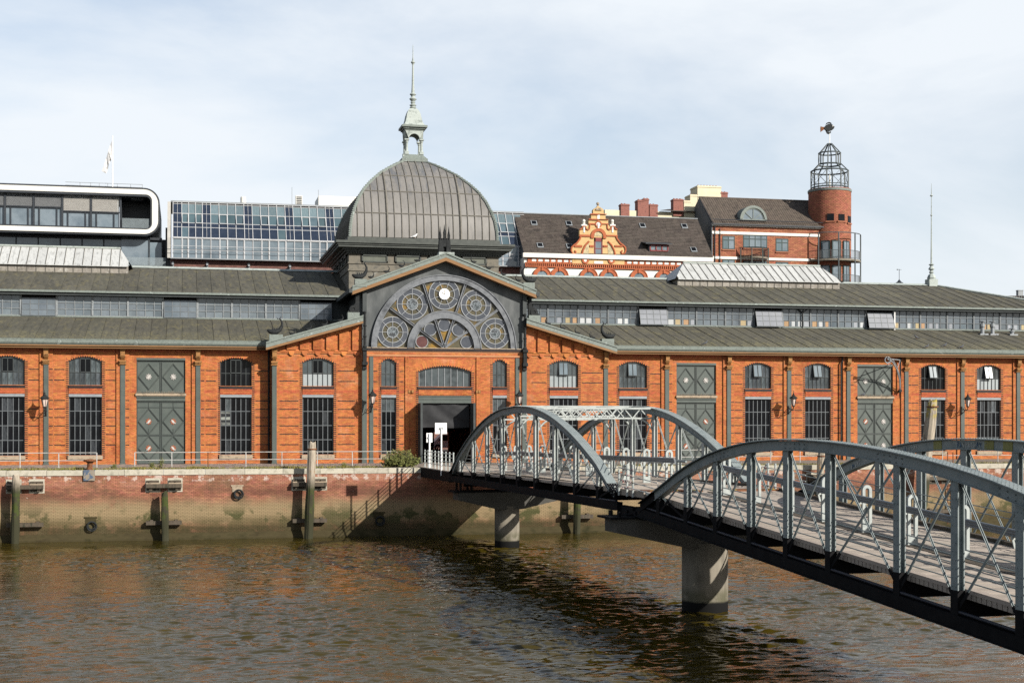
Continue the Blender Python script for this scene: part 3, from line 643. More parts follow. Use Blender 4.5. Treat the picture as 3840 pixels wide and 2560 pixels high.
# clerestory windows, one object per bay with its glazing below it
tints = [M('glass_tint_'+n, [c], rough=0.2, vary=.1) for n, c in (('cream',(.42,.34,.2)),('white',(.5,.52,.53)),('peach',(.40,.26,.15)),('pale',(.30,.32,.35)))]  # coloured slips stand in for reflections and partitions seen in the glass
clear_m = M('clerestory_glass', [(0.085,0.108,0.128),(0.13,0.155,0.175),(0.06,0.075,0.09)], rough=0.07, scale=0.35, spec=0.6, island=0.18)
openl_m = M('tilted_sash_glass', [(0.20,0.215,0.24),(0.26,0.275,0.3)], rough=0.1, scale=0.5)
def bay(x0, w, is_open, right):
    Y = 8.02; z0, z1 = 11.56, 13.18; mb = MB(); gl = MB(); x1 = x0+w
    mb.box(x0-.07, Y-.06, z0, x0+.07, Y+.06, z1)
    if not is_open:
        for k in range(1,4): mb.box(x0+w*k/4-.022, Y-.03, z0, x0+w*k/4+.022, Y+.03, z1)
        for z in (z0+.03, z0+.55, z0+1.05): mb.box(x0, Y-.032, z-.02, x1, Y+.028, z+.02)
        for k in range(4):
            for r, (p, q) in enumerate(((0,.55),(.55,1.05),(1.05,1.62))): gl.box(x0+w*k/4+.02, Y+.03, z0+p+.02, x0+w*(k+1)/4-.02, Y+.04, z0+q-.02)
    c = obj('clerestory_window', mb, frame_m if right else M_frame_l, hall)
    if not is_open:
        obj('pane', gl, clear_m, c, kind='stuff')
        if right and random.random() < .8:
            for k in range(4):
                if random.random() < .6:
                    a = x0+w*k/4+.05+random.random()*.2; obj('glass_tint', MB().box(a, Y+.022, z0+.05, a+random.uniform(.25,.5), Y+.029, z0+.5), random.choice(tints), c)
    else:
        obj('dark_opening', MB().box(x0+.07, Y+.05, z0, x1-.05, Y+.06, z1), black_m, c)  # black sheet painted in for the shade behind the open sash
        an = .30 if right else .06; t = math.tan(an)
        P = lambda x, z: (x, Y-.05-t*(z1-z), z)
        s = MB()
        for k in range(5): s.beam(P(x0+.1+(w-.2)*k/4, z0), P(x0+.1+(w-.2)*k/4, z1-.25), .05, .04, (1,0,0))
        for z in (z0, z0+.45, z0+.9, z1-.25): s.beam(P(x0+.08, z), P(x1-.08, z), .045, .045, (0,1,0))
        sa = obj('tilted_sash', s, frame_m, c, label='hinged clerestory sash pushed open at the bottom')
        gq = MB()
        for k in range(4):
            for p, q in ((z0,z0+.45),(z0+.45,z0+.9),(z0+.9,z1-.25)):
                a, b = x0+.1+(w-.2)*k/4, x0+.1+(w-.2)*(k+1)/4
                gq.quad(P(a,p),P(b,p),P(b,q),P(a,q))
        obj('pane', gq, openl_m if right else clear_m, sa, kind='stuff')
        cg = MB()
        for x in (x0+.1, x1-.1): cg.beam((x, Y-.55*an*3, z0-.06), (x, Y, z0-.06), .03, .03)
        cg.beam((x0, Y-.6*an*3, z0-.07), (x1, Y-.6*an*3, z0-.07), .03, .03); obj('sash_stay', cg, darksteel_m, c)
M_frame_l = M('flaking_white_bar', [(0.14,0.16,0.17),(0.26,0.28,0.29),(0.11,0.125,0.135)], rough=0.6, scale=6)
for k in range(-7, 5):
    x = -1.58+2.72*k
    if x+2.72 < 13.2: bay(x, 2.72, k in (-4, 0, 4), False)
for k in range(-3, 17):
    x = 35.63+2.67*k; bay(x, 2.67, k in (1, 5, 9), True)
# skylights on the ridge
sky_m = M('milky_skylight_sheet', [(0.40,0.41,0.40),(0.48,0.49,0.48),(0.29,0.295,0.285)], rough=0.45, scale=1.6, detail=7, stretch=(2.5,.6,.6), vary=.07)
overlay(sky_m, (0.26,0.25,0.22), nscale=1.3, lo=0.55, hi=0.75, amount=0.6, stretch=(3,.6,.6))
curb_m = M('stained_skylight_curb', [(0.20,0.18,0.155),(0.26,0.24,0.21),(0.15,0.14,0.12)], rough=0.8, scale=2.0, vary=.12); overlay(curb_m, (0.5,0.5,0.47), nscale=3, lo=.55, hi=.68, amount=.6)
def skylight(x0, x1, label):
    ya, yb = 14.6, 20.2; zb, zt, zr = 15.4, 16.35, 18.02; n = 22; w = (x1-x0)/n; h0, h1 = x0+1.5, x1-.75; rise = zr-zt
    s = obj('skylight', MB().prism([(h0,zr),(h1,zr),(h1,zr+.13),(h0,zr+.13)], 17.2, 17.6), copper_m, hall, label=label)
    body = MB().box(x0+.02, ya+.02, zb-.6, x1-.02, yb, zt); body.quad((x0,yb,zt),(x1,yb,zt),(h1,17.4,zr),(h0,17.4,zr)); body.quad((x1,ya,zt),(x1,yb,zt),(h1,17.4,zr)); body.quad((x0,ya,zt),(x0,yb,zt),(h0,17.4,zr))
    obj('skylight_body', body, curb_m, s)
    for k in range(n):
        a, b = x0+k*w, x0+(k+1)*w
        obj('curb_panel', MB().box(a+.015, ya-.03, zb, b-.015, ya+.04, zt-.08), curb_m, s)
        obj('curb_rib', MB().box(a-.03, ya-.07, zb, a+.03, ya+.02, zt-.05), domerib_m, s) if k % 1 == 0 else None
        lift = lambda x: 1.0 if h0 <= x <= h1 else max(0,(x-x0+.3)/(h0-x0+.3) if x < h0 else (x1-x+.3)/(x1-h1+.3))
        ta, tb = lift(a), lift(b); yf = ya-.28
        pt = lambda x, t: (x, yf+(17.3-yf)*t, zt-.12+(rise+.12)*t)
        q = MB().hexa([(a,yf,zt-.16),(b,yf,zt-.16),Vector(pt(b,tb))-Vector((0,0,.04)),Vector(pt(a,ta))-Vector((0,0,.04))], [pt(a,0),pt(b,0),pt(b,tb),pt(a,ta)])
        obj('skylight_panel', q, sky_m, s)
        if ta > .05: obj('skylight_rib', MB().beam(Vector(pt(a,0))+Vector((0,0,.02)),Vector(pt(a,ta))+Vector((0,0,.02)),.045,.06,(1,0,0)), domerib_m, s)
    obj('skylight_end', MB().quad((x0-.3,ya-.28,zt-.1),(x0-.3,yb,zt-.1),(h0,17.35,zr)).quad((x1+.3,ya-.28,zt-.1),(x1+.3,yb,zt-.1),(h1,17.35,zr)), sky_m, s)
skylight(44.2, 60.26, 'whitish hipped skylight on the ridge beside the brick apartments'); skylight(-20.8, -4.5, 'whitish hipped skylight on the ridge below the modern office')
# ---- shoulder roofs and the portal gable
def verge(pts, y0, y1, th, m, name):                # a sloping slab following pts (x, z), thickness th
    for (xa, za), (xb, zb) in zip(pts, pts[1:]):
        obj(name, MB().hexa([(xa,y0,za-th),(xb,y0,zb-th),(xb,y1,zb-th),(xa,y1,za-th)], [(xa,y0,za),(xb,y0,zb),(xb,y1,zb),(xa,y1,za)]), m, hall)
def bump(pts, d): return [(x, z+d) for x, z in pts]
shl = [(6.05,9.0),(13.34,11.11)]; shr = [(26.1,11.11),(33.45,8.98)]
gbl = [(12.5,13.3),(19.7,16.03),(26.85,13.3)]
for p in (shl, shr):
    verge(bump(p,.10), YC-.85, 7.0, .08, roof_m, 'shoulder_roof'); verge(bump(p,.02), YC-.86, YC-.5, .30, coppergrey_m, 'verge_board'); verge(bump(p,.16), YC-.92, YC-.45, .12, copper_m if False else coppergrey_m, 'verge_cap')
    verge(bump(p,-.282), YC-.85, YC-.02, .17, timber_soffit_m, 'verge_soffit')
verge(bump(gbl,.10), YP-.75, 9.4, .1, roof_m, 'gable_roof'); verge(bump(gbl,.02), YP-.77, YP-.4, .26, coppergrey_m, 'verge_board'); verge(bump(gbl,.17), YP-.84, YP-.3, .13, coppergrey_m, 'verge_cap')
verge(bump(gbl,-.242), YP-.76, YP-.02, .26, timber_soffit_m, 'verge_soffit')
for s, x in ((-1,12.5),(1,26.85)): obj('gable_eave', MB().box(min(x,x+s*.25),YP-.8,12.95,max(x,x+s*.25),7.6,13.25), darksteel_m, hall)
blk = MB().box(P0,YP+.5,8.8,P0+.25,8.2,13.1).box(P1-.25,YP+.5,8.8,P1,8.2,13.1); obj('gable_side_wall', blk, darksteel_m, hall)
# steel and glass fan window
FX, FZ, FY = 19.70, 8.84, YP
pl = [(P0,FZ),(P1,FZ),(P1,gb_top(P1)-.05),(19.7,gb_top(19.7)-.05),(P0,gb_top(P0)-.05)]
sp = MB(); n = 36; Rg = 5.42
for k in range(n):                                  # spandrel sheet: between the arch and the gable slopes
    a0, a1 = math.pi*k/n, math.pi*(k+1)/n
    def outp(a):
        dx, dz = math.cos(a), math.sin(a); t = 99
        if dx > 1e-6: t = min(t, (P1-FX)/dx)
        if dx < -1e-6: t = min(t, (P0-FX)/dx)
        for sg in (-1, 1):
            den = dz+0.38*sg*dx
            if den > 1e-6: t = min(t, (15.62-FZ)/den)
        return FX+t*dx, FZ+t*dz
    pa, pb = outp(a0), outp(a1); ia, ib = (FX+Rg*math.cos(a0), FZ+Rg*math.sin(a0)), (FX+Rg*math.cos(a1), FZ+Rg*math.sin(a1))
    sp.hexa([(ia[0],FY+.06,ia[1]),(pa[0],FY+.06,pa[1]),(pa[0],FY+.2,pa[1]),(ia[0],FY+.2,ia[1])], [(ib[0],FY+.06,ib[1]),(pb[0],FY+.06,pb[1]),(pb[0],FY+.2,pb[1]),(ib[0],FY+.2,ib[1])])
obj('gable_cladding', sp, slate_m, hall)
arch_m = M('weathered_arch_steel', [(0.07,0.078,0.09),(0.165,0.177,0.193),(0.048,0.054,0.063)], rough=0.5, scale=0.9, detail=7)
fan = obj('fan_window', MB().ring(FX,FZ,5.24,5.62,FY-.12,FY+.2,64,0,math.pi).ring(FX,FZ,5.62,5.70,FY-.18,FY+.1,64,0,math.pi), arch_m, hall, label='huge half-round window of five wheel tracery roundels')
obj('inner_arch', MB().ring(FX,FZ,2.40,2.86,FY-.14,FY+.2,48,0,math.pi).ring(FX,FZ,2.82,2.92,FY-.18,FY,48,0,math.pi).ring(FX,FZ,2.32,2.40,FY-.18,FY,48,0,math.pi), arch_m, fan)
amber_m = M('olive_leaded_glass', [(0.068,0.062,0.042),(0.10,0.09,0.058),(0.05,0.048,0.036)], rough=0.2, scale=1.2, detail=5)
overlay(amber_m, (0.34,0.19,0.02), nscale=0.42, lo=0.54, hi=0.64, amount=0.6)
smoke_m = M('smoky_blue_glass', [(0.055,0.063,0.078),(0.082,0.09,0.106)], rough=0.2, scale=1.5)
plum_m = M('plum_glass', [(0.085,0.038,0.038),(0.12,0.055,0.05)], rough=0.15, scale=2); orna_m = M('patterned_centre_glass', [(0.05,0.06,0.065),(0.20,0.23,0.25),(0.05,0.055,0.06)], rough=0.3, scale=4.5, detail=2, pos=[.42,.5,.58])
gl = MB().ring(FX,FZ,2.80,5.2,FY+.10,FY+.12,64,0,math.pi); obj('glazing', gl, amber_m, fan)
obj('glazing', MB().ring(FX,FZ,0.02,2.4,FY+.10,FY+.12,48,0,math.pi), amber_m, fan)
lead_m = M('pale_glazing_bar', [(0.23,0.245,0.26),(0.30,0.315,0.33)], rough=0.5)
for i, ang in enumerate((-73,-36.5,0,36.5,73)):
    a = R_(90-ang); cx, cz = FX+4.2*math.cos(a), FZ+4.2*math.sin(a)-(.02 if abs(ang) == 73 else 0)
    r = obj('roundel', MB().ring(cx,cz,.80,1.17,FY+.06,FY+.09,40), smoke_m, fan)
    b = MB().ring(cx,cz,1.15,1.21,FY+.03,FY+.08,40).ring(cx,cz,.77,.82,FY+.03,FY+.08,32).ring(cx,cz,.40,.45,FY+.03,FY+.08,24)
    for k in range(8):
        t = R_(45*k+22.5*(i == 2)+R_(0)); r1 = 1.2
        b.beam((cx+.43*math.cos(t),FY+.05,cz+.43*math.sin(t)),(cx+r1*math.cos(t),FY+.05,cz+r1*math.sin(t)),.035,.035,(0,1,0))
        x2, z2 = cx+1.75*math.cos(t), cz+1.75*math.sin(t); rr = math.hypot(x2-FX, z2-FZ); th = math.degrees(math.atan2(z2-FZ, x2-FX))
        if 2.9 < rr < 5.1 and abs(th-(90-ang)) < 17 and z2 > FZ: b.beam((cx+1.2*math.cos(t),FY+.06,cz+1.2*math.sin(t)),(x2,FY+.06,z2),.03,.03,(0,1,0))
    obj('tracery', b, lead_m, r)
    if ang: obj('centre_pane', MB().disc(cx,cz,.40,FY+.05,FY+.08), orna_m, r)
    else:
        ck = obj('clock', MB().disc(cx,cz,.42,FY-.06,FY+.06,32), white_m, r, label='white round clock face with thin black hands')
        obj('clock_rim', MB().ring(cx,cz,.40,.45,FY-.09,FY+.05,32), framelt_m, ck) if False else None
        hn = MB().beam((cx,FY-.07,cz-.05),(cx,FY-.07,cz+.33),.025,.012,(1,0,0)).beam((cx+.03,FY-.072,cz-.018),(cx-.2,FY-.072,cz+.115),.035,.012,(.5,0,.86))
        for k in range(12):
            t = R_(30*k); hn.beam((cx+.34*math.cos(t),FY-.066,cz+.34*math.sin(t)),(cx+.38*math.cos(t),FY-.066,cz+.38*math.sin(t)),.02,.01,(0,1,0))
        obj('clock_hands', hn, iron_m, r)
for i, ang in enumerate((-74,-37,0,37,74)):
    a = R_(90-ang); cx, cz = FX+1.82*math.cos(a), FZ+1.82*math.sin(a)
    r = obj('small_roundel', MB().disc(cx,cz,.46,FY+.04,FY+.09), plum_m if i == 0 else smoke_m, fan); obj('roundel_ring', MB().ring(cx,cz,.44,.49,FY+.02,FY+.08,28), lead_m, r)
for ang in (-54.5,-18.5,18.5,54.5):
    a = R_(90-ang); c_, s_ = math.cos(a), math.sin(a)
    for r0, r1 in ((.05,2.3),(2.9,5.16)):
        m_ = MB()
        for o_ in (-.07,.07): m_.beam((FX+r0*c_+o_*s_,FY-.06,FZ+.05+r0*s_-o_*c_),(FX+r1*c_+o_*s_,FY-.06,FZ+.05+r1*s_-o_*c_),.05,.1,(s_,0,-c_))
        m_.beam((FX+r0*c_,FY-.03,FZ+.05+r0*s_),(FX+r1*c_,FY-.03,FZ+.05+r1*s_),.18,.02,(s_,0,-c_)); obj('spoke', m_, arch_m, fan)
obj('fan_base', MB().box(P0+.2,YP-.14,8.8,P1-.2,YP+.3,8.88), stonesill_m, hall)
# ---- portal: open iron leaves, black curtain, steel beam
obj('portal_beam', MB().box(17.67,YP-.02,4.9,21.82,YP+.3,5.18).box(17.67,YP-.06,5.1,21.82,YP,5.18).box(17.67,YP,4.62,21.82,YP+.4,4.88), steelgreen_m, hall)
for x, nm in ((17.70,'left'),(21.80,'right')):
    obj('portal_leaf', MB().box(x-.05, YP-1.35, .02, x+.05, YP+.05, 4.6).box(x-.08, YP-1.37, .02, x+.08, YP-1.28, 4.62), darksteel_m, hall, label='open iron leaf of the portal')
cur = MB(); nx_, nz_ = 24, 10
for j in range(nz_+1):
    for i in range(nx_+1):
        u, v = i/nx_, j/nz_
        cur.v.append((17.8+3.9*u, YP+.2+.04*math.sin(9*u+6*v)+.03*math.sin(23*u*v+4*u), 2.72+1.95*v+.03*math.sin(7*u)*(1-v)))
for j in range(nz_):
    for i in range(nx_): q = j*(nx_+1)+i; cur.f.append((q,q+1,q+nx_+2,q+nx_+1))
obj('portal_curtain', cur, M('black_tarpaulin', [(0.018,0.019,0.021),(0.03,0.031,0.034)], rough=0.75, scale=2, spec=.2), hall, smooth=True)
for x in (16.95,17.2,22.25,22.45): obj('wall_spotlight', MB().box(x-.08,YP-.16,5.40,x+.08,YP-.012,5.62), ochre_m, hall)
# ---- drum and dome
DX, DY, DW = 19.9, 15.8, 6.4                        # centre and half width of the drum
dr = MB().box(DX-DW, DY-DW, 9.5, DX+DW, DY+DW, 17.3); drum = obj('drum', dr, stone_m, hall)
mo = MB()
for z in (15.85, 16.45): mo.box(DX-DW-.08, DY-DW-.08, z-.07, DX+DW+.08, DY+DW+.08, z+.07)
obj('string_course', mo, stone_m, drum)
pm = M('drum_panel_paint', [(0.09,0.10,0.082),(0.13,0.14,0.115)], rough=0.6, scale=1.5); overlay(pm, (0.42,0.43,0.40), nscale=.8, lo=.64, hi=.70, amount=.8, stretch=(.6,1,2))
for k in range(4):
    c = DX-DW+.75+(2*DW-1.5)*(k+.5)/4
    for face in (0, 1):
        if face == 0:
            fr = MB(); Y = DY-DW
            for a, b, z0, z1 in ((c-1.1,c+1.1,17.05,17.2),(c-1.1,c+1.1,16.5,16.62),(c-1.1,c-.98,16.5,17.2),(c+.98,c+1.1,16.5,17.2)): fr.box(a, Y-.14, z0, b, Y, z1)
            f_ = obj('drum_panel', fr, cornice_m, drum); obj('panel_field', MB().box(c-.98,Y-.05,16.62,c+.98,Y,17.05), pm, f_)
        else:
            fr = MB(); X = DX-DW; yc = DY-DW+.75+(2*DW-1.5)*(k+.5)/4
            for a, b, z0, z1 in ((yc-1.1,yc+1.1,17.05,17.2),(yc-1.1,yc+1.1,16.5,16.62),(yc-1.1,yc-.98,16.5,17.2),(yc+.98,yc+1.1,16.5,17.2)): fr.box(X-.14, a, z0, X, b, z1)
            obj('drum_panel', fr, cornice_m, drum)
cor = MB()
for o_, z0, z1 in ((.18,17.2,17.36),(.35,17.36,17.5),(.55,17.5,17.68),(.95,17.68,17.86),(1.05,17.86,18.0),(1.18,18.0,18.2)): cor.box(DX-DW-o_, DY-DW-o_, z0, DX+DW+o_, DY+DW+o_, z1)
cor.box(DX-DW-.1, DY-DW-.1, 18.2, DX+DW+.1, DY+DW+.1, 18.62); obj('cornice', cor, cornice_m, hall)
den = MB()
for k in range(60): x = DX-DW+.1+k*.213; den.box(x, DY-DW-.28, 17.24, x+.11, DY-DW-.17, 17.34)
obj('dentil', den, cornice_m, drum, kind='stuff')
PROF = [(6.28,18.62),(6.24,19.4),(6.1,20.3),(5.85,21.1),(5.45,22.05),(4.9,22.95),(4.2,23.75),(3.3,24.6),(2.3,25.3),(1.6,25.75),(1.05,26.05)]
def w_at(z):
    for (wa, za), (wb, zb) in zip(PROF, PROF[1:]):
        if za <= z <= zb: return wa+(wb-wa)*(z-za)/(zb-za)
    return PROF[-1][0]
dome = obj('dome', MB().box(DX-1.1, DY-1.1, 25.9, DX+1.1, DY+1.1, 26.12), cornice_m, hall, label='four-sided ribbed dome of grey metal panels')
ROWS = [18.66, 20.75, 22.75, 24.35, 26.03]
def face_pt(f, u, w, z):                            # f: 0 front, 1 left, 2 back, 3 right; u along the face
    return [(DX+u, DY-w, z), (DX-w, DY-u, z), (DX-u, DY+w, z), (DX+w, DY+u, z)][f]
NCOL = 20; CW = 2*6.28/NCOL
for f in (0, 1):
    for c in range(NCOL):
        ua, ub = -6.28+c*CW+.02, -6.28+(c+1)*CW-.02
        for z0, z1 in zip(ROWS, ROWS[1:]):
            q = MB(); pv = None; S = 5
            for k in range(S+1):
                z = z0+.02+(z1-z0-.04)*k/S; w = w_at(z); a, b = max(ua,-w), min(ub,w)
                if b-a < .01: break
                i = len(q.v); q.v += [face_pt(f,a,w,z), face_pt(f,b,w,z)]
                if pv is not None: q.f.append((pv,pv+1,i+1,i))
                pv = i
            if q.f: obj('dome_panel', q, domepanel_m, dome, smooth=True)
sh = MB()
for f in range(4):
    for (wa, za), (wb, zb) in zip(PROF, PROF[1:]): sh.quad(face_pt(f,-wa,wa-.03,za),face_pt(f,wa,wa-.03,za),face_pt(f,wb,wb-.03,zb),face_pt(f,-wb,wb-.03,zb))
obj('dome_shell', sh, domerib_m, dome)
for f in (0, 1):
    for c in range(1, NCOL):
        u = -6.28+c*CW; zz = [18.62+.25*k for k in range(31)]; pts = [face_pt(f,u,w_at(z)+.03,z) for z in zz if w_at(z) > abs(u)-.05]
        if len(pts) > 1: obj('dome_rib', MB().tube(pts, .10 if c in (5, 15) else .045, 5), domerib_m, dome)
    for z in ROWS[1:-1]: w = w_at(z); obj('dome_ring', MB().beam(face_pt(f,-w,w+.02,z),face_pt(f,w,w+.02,z),.07,.09,(0,0,1)), domerib_m, dome)
for sx, sy in ((-1,-1),(1,-1),(-1,1),(1,1)):
    hp = MB().tube([(DX+sx*(w+.02), DY+sy*(w+.02), z) for w, z in PROF], .12, 6)
    for k in range(40):
        z = 18.7+7.2*k/40; w = w_at(z)+.08; hp.box(DX+sx*w-.07, DY+sy*w-.07, z, DX+sx*w+.07, DY+sy*w+.07, z+.1)
    obj('hip_rib', hp, coppergrey_m, dome)
# lantern and spire
lan = obj('lantern', MB().box(DX-1.15,DY-1.15,26.05,DX+1.15,DY+1.15,26.35).hexa([(DX-1.1,DY-1.1,26.35),(DX+1.1,DY-1.1,26.35),(DX+1.1,DY+1.1,26.35),(DX-1.1,DY+1.1,26.35)],[(DX-.75,DY-.75,26.75),(DX+.75,DY-.75,26.75),(DX+.75,DY+.75,26.75),(DX-.75,DY+.75,26.75)]), coppergrey_m, hall, label='open pavilion lantern crowning the dome')
for sx in (-1,1):
    for sy in (-1,1):
        x, y = DX+sx*.66, DY+sy*.66
        obj('lantern_column', MB().box(x-.17,y-.17,26.75,x+.17,y+.17,27.0).lathe(x,y,[(.15,27.0),(.11,27.1),(.10,27.75),(.15,27.85),(.12,27.9),(.19,28.02)],8).box(x-.2,y-.2,28.0,x+.2,y+.2,28.1), copper_m, lan)
for f in range(4):
    am = MB()
    for k in range(12):
        a0, a1 = math.pi*k/12, math.pi*(k+1)/12
        pts = [(.48*math.cos(a0), 28.1+.48*math.sin(a0)), (.48*math.cos(a1), 28.1+.48*math.sin(a1))]
        tops = []
        for u, z in pts: tops.append((max(-.82,min(.82,u*1.72)), 28.92))
        lo = [(DX,DY)]
        def W3(u, z, d): return [(DX+u,DY-d,z),(DX-d,DY-u,z),(DX-u,DY+d,z),(DX+d,DY+u,z)][f]
        am.hexa([W3(pts[0][0],pts[0][1],.82),W3(pts[1][0],pts[1][1],.82),W3(pts[1][0],pts[1][1],.6),W3(pts[0][0],pts[0][1],.6)],[W3(*tops[0],.82),W3(*tops[1],.82),W3(*tops[1],.6),W3(*tops[0],.6)])
    obj('lantern_arch', am, copper_m, lan)
lc = MB()
for o_, z0, z1 in ((.85,28.85,28.98),(.97,28.98,29.12),(1.13,29.12,29.3)): lc.box(DX-o_,DY-o_,z0,DX+o_,DY+o_,z1)
obj('lantern_cornice', lc, coppergrey_m, lan)
bell = MB(); bp_ = [(1.1,29.3),(.98,29.38),(.84,29.6),(.74,29.95),(.66,30.35),(.52,30.7),(.36,30.86),(.3,30.92)]
bell.lathe(DX,DY,[(r*1.30,z) for r,z in bp_],4,math.pi/4); obj('bell_roof', bell, copper_m, lan)
obj('spire', MB().lathe(DX,DY,[(.22,30.9),(.3,31.02),(.2,31.1),(.32,31.24),(.16,31.34),(.22,31.5),(.15,31.58),(.34,31.78),(.17,31.95),(.16,32.05),(.3,32.2),(.15,32.35),(.11,33),(.07,34.8),(.1,34.9),(.2,35.05),(.08,35.2),(.04,35.5),(.022,36.5),(.005,36.65)],10), copper_m, lan)
obj('roof_finial', MB().box(70.8,16.9,16.35,71.7,17.8,17.05).lathe(71.25,17.35,[(.38,17.05),(.44,17.2),(.3,17.5),(.15,17.6),(.25,17.75),(.13,17.9),(.32,18.05),(.2,18.25),(.12,18.35),(.28,18.5),(.09,18.6),(.06,21),(.045,23.2),(.12,23.3),(.045,23.4),(.03,25.1),(.16,25.2),(.04,25.35),(.012,26.4)],8), copper_m, hall)
# castle model at the apex and curled dolphins on the verges
cs = MB().box(19.15,YP-.75,15.95,20.35,YP-.05,16.2); cz = 16.2; cx = 19.62
cs2 = MB()
cs2.hexa([(cx-.48,YP-.7,cz),(cx-.12,YP-.7,cz),(cx-.12,YP-.2,cz),(cx-.48,YP-.2,cz)],[(cx-.42,YP-.68,cz+.95),(cx-.12,YP-.68,cz+.95),(cx-.12,YP-.22,cz+.95),(cx-.42,YP-.22,cz+.95)])
cs2.hexa([(cx+.12,YP-.7,cz),(cx+.48,YP-.7,cz),(cx+.48,YP-.2,cz),(cx+.12,YP-.2,cz)],[(cx+.12,YP-.68,cz+.95),(cx+.42,YP-.68,cz+.95),(cx+.42,YP-.22,cz+.95),(cx+.12,YP-.22,cz+.95)])
cs2.box(cx-.14,YP-.66,cz+.42,cx+.14,YP-.24,cz+.95).box(cx-.14,YP-.5,cz,cx+.14,YP-.24,cz+.44)
for k in range(5): cs2.box(cx-.4+k*.18,YP-.68,cz+.95,cx-.32+k*.18,YP-.22,cz+1.08)
for d, h in ((-.34,1.5),(0,1.65),(.34,1.5)): cs2.box(cx+d-.09,YP-.54,cz+.95,cx+d+.09,YP-.36,cz+h-.2).lathe(cx+d,YP-.45,[(.12,cz+h-.2),(.05,cz+h+.15),(.01,cz+h+.5)],6)
obj('castle_base', cs, copper_m, hall); obj('castle_ornament', cs2, iron_m, hall, label='small dark castle ornament at the gable apex')
def dolphin(s, flip):
    mb = MB(); pts = [(-.62,.18),(-.45,.08),(-.2,.02),(.05,.05),(.28,.2),(.42,.45),(.44,.72),(.34,.92),(.22,.98)]
    mb.tube([(flip*x*s,0,z*s) for x, z in pts],[.06*s,.16*s,.2*s,.19*s,.15*s,.11*s,.08*s,.055*s,.03*s],7)
    mb.prism([(flip*.2*s,.95*s),(flip*.02*s,1.12*s),(flip*.14*s,.92*s)],-.03*s,.03*s); mb.prism([(flip*.22*s,.98*s),(flip*.36*s,1.2*s),(flip*.3*s,.9*s)],-.03*s,.03*s)
    for k in range(4): mb.prism([(flip*(-.3+k*.15)*s,.18*s),(flip*(-.24+k*.15)*s,.36*s),(flip*(-.16+k*.15)*s,.18*s)],-.03*s,.03*s)
    mb.prism([(flip*-.4*s,-.02*s),(flip*-.15*s,-.2*s),(flip*-.1*s,0)],-.12*s,.12*s)
    return mesh('dolphin_ornament', mb, iron_m, True)
D_ = {(s,f): dolphin(s,f) for s in (.42,1.05) for f in (1,-1)}
def put(x, z, Y, s, f): o = bpy.data.objects.new('dolphin_ornament', D_[(s,f)]); link(o, hall); o.location = (x, Y, z)
for sg, f in ((-1,1),(1,-1)):
    for k in range(1,5): x = 19.7+sg*(1.0+k*1.18); put(x, 16.03-.382*abs(x-19.7)+.30, YP-.5, .42, f)
    xe = 19.7+sg*6.55; obj('ornament_plinth', MB().box(xe-.45,YP-.8,13.4,xe+.45,YP-.2,14.0), coppergrey_m, hall); put(xe, 14.15, YP-.5, 1.05, f)
    for k in range(1,5): x = 19.75+sg*(6.9+k*1.2); put(x, 11.2-.29*(abs(x-19.75)-6.4)+.12, YC-.6, .42, f)
    xe = 19.75+sg*12.95; obj('ornament_plinth', MB().box(xe-.5,YC-.85,9.2,xe+.5,YC-.3,9.72), coppergrey_m, hall); put(xe, 9.88, YC-.6, 1.05, f)
for sg, x in ((-1,13.1),(1,26.35)):                # scroll brackets beside the gable
    b = MB().ring(x+sg*.45,11.75,.12,.3,YP-.2,YP+.2,16).prism([(x,11.5),(x,12.9),(x+sg*.25,12.9),(x+sg*.3,12.2),(x+sg*.85,11.6),(x+sg*.85,11.5)][::sg],YP-.15,YP+.15)
    obj('scroll_bracket', b, iron_m, hall); obj('bracket_plinth', MB().box(min(x,x+sg*.9),YP-.3,10.9,max(x,x+sg*.9),YP+.3,11.5), coppergrey_m, hall)
# ---- downpipes, roof vents
obj('downpipe', MB().tube([(53.45,-.2,8.6),(53.45,-.2,8.2),(53.35,-.2,8.0),(53.35,-.2,0)],.07,8), iron_m, hall)
obj('downpipe', MB().tube([(53.95,7.3,13.35),(53.95,7.6,13.2),(53.5,7.9,12.8),(53.5,7.9,11.4)],.06,6).tube([(53.05,7.9,13.2),(53.5,7.9,12.8)],.05,6), iron_m, hall)
obj('downpipe', MB().tube([(6.35,-.2,8.6),(6.35,-.2,0)],.07,8), iron_m, hall)
for px, py, h in ((3684,1255,.95),(3722,1255,.95),(3795,1255,.35)):
    Y = 6.3; x = WX(px,Y); z = 9.26+(Y+.74)*SL
    obj('roof_vent', MB().box(x-.4,Y-.35,z-.1,x+.4,Y+.35,z+.05).lathe(x,Y,[(.17,z),(.17,z+h*.6),(.24,z+h*.75),(.24,z+h),(.12,z+h+.02),(.1,z+h+.15),(.3,z+h+.17),(.3,z+h+.22)],10), framelt_m, hall)
obj('clerestory_pole', MB().tube([(62.3,7.7,11.4),(62.3,7.7,13.0)],.07,8), white_m, hall)
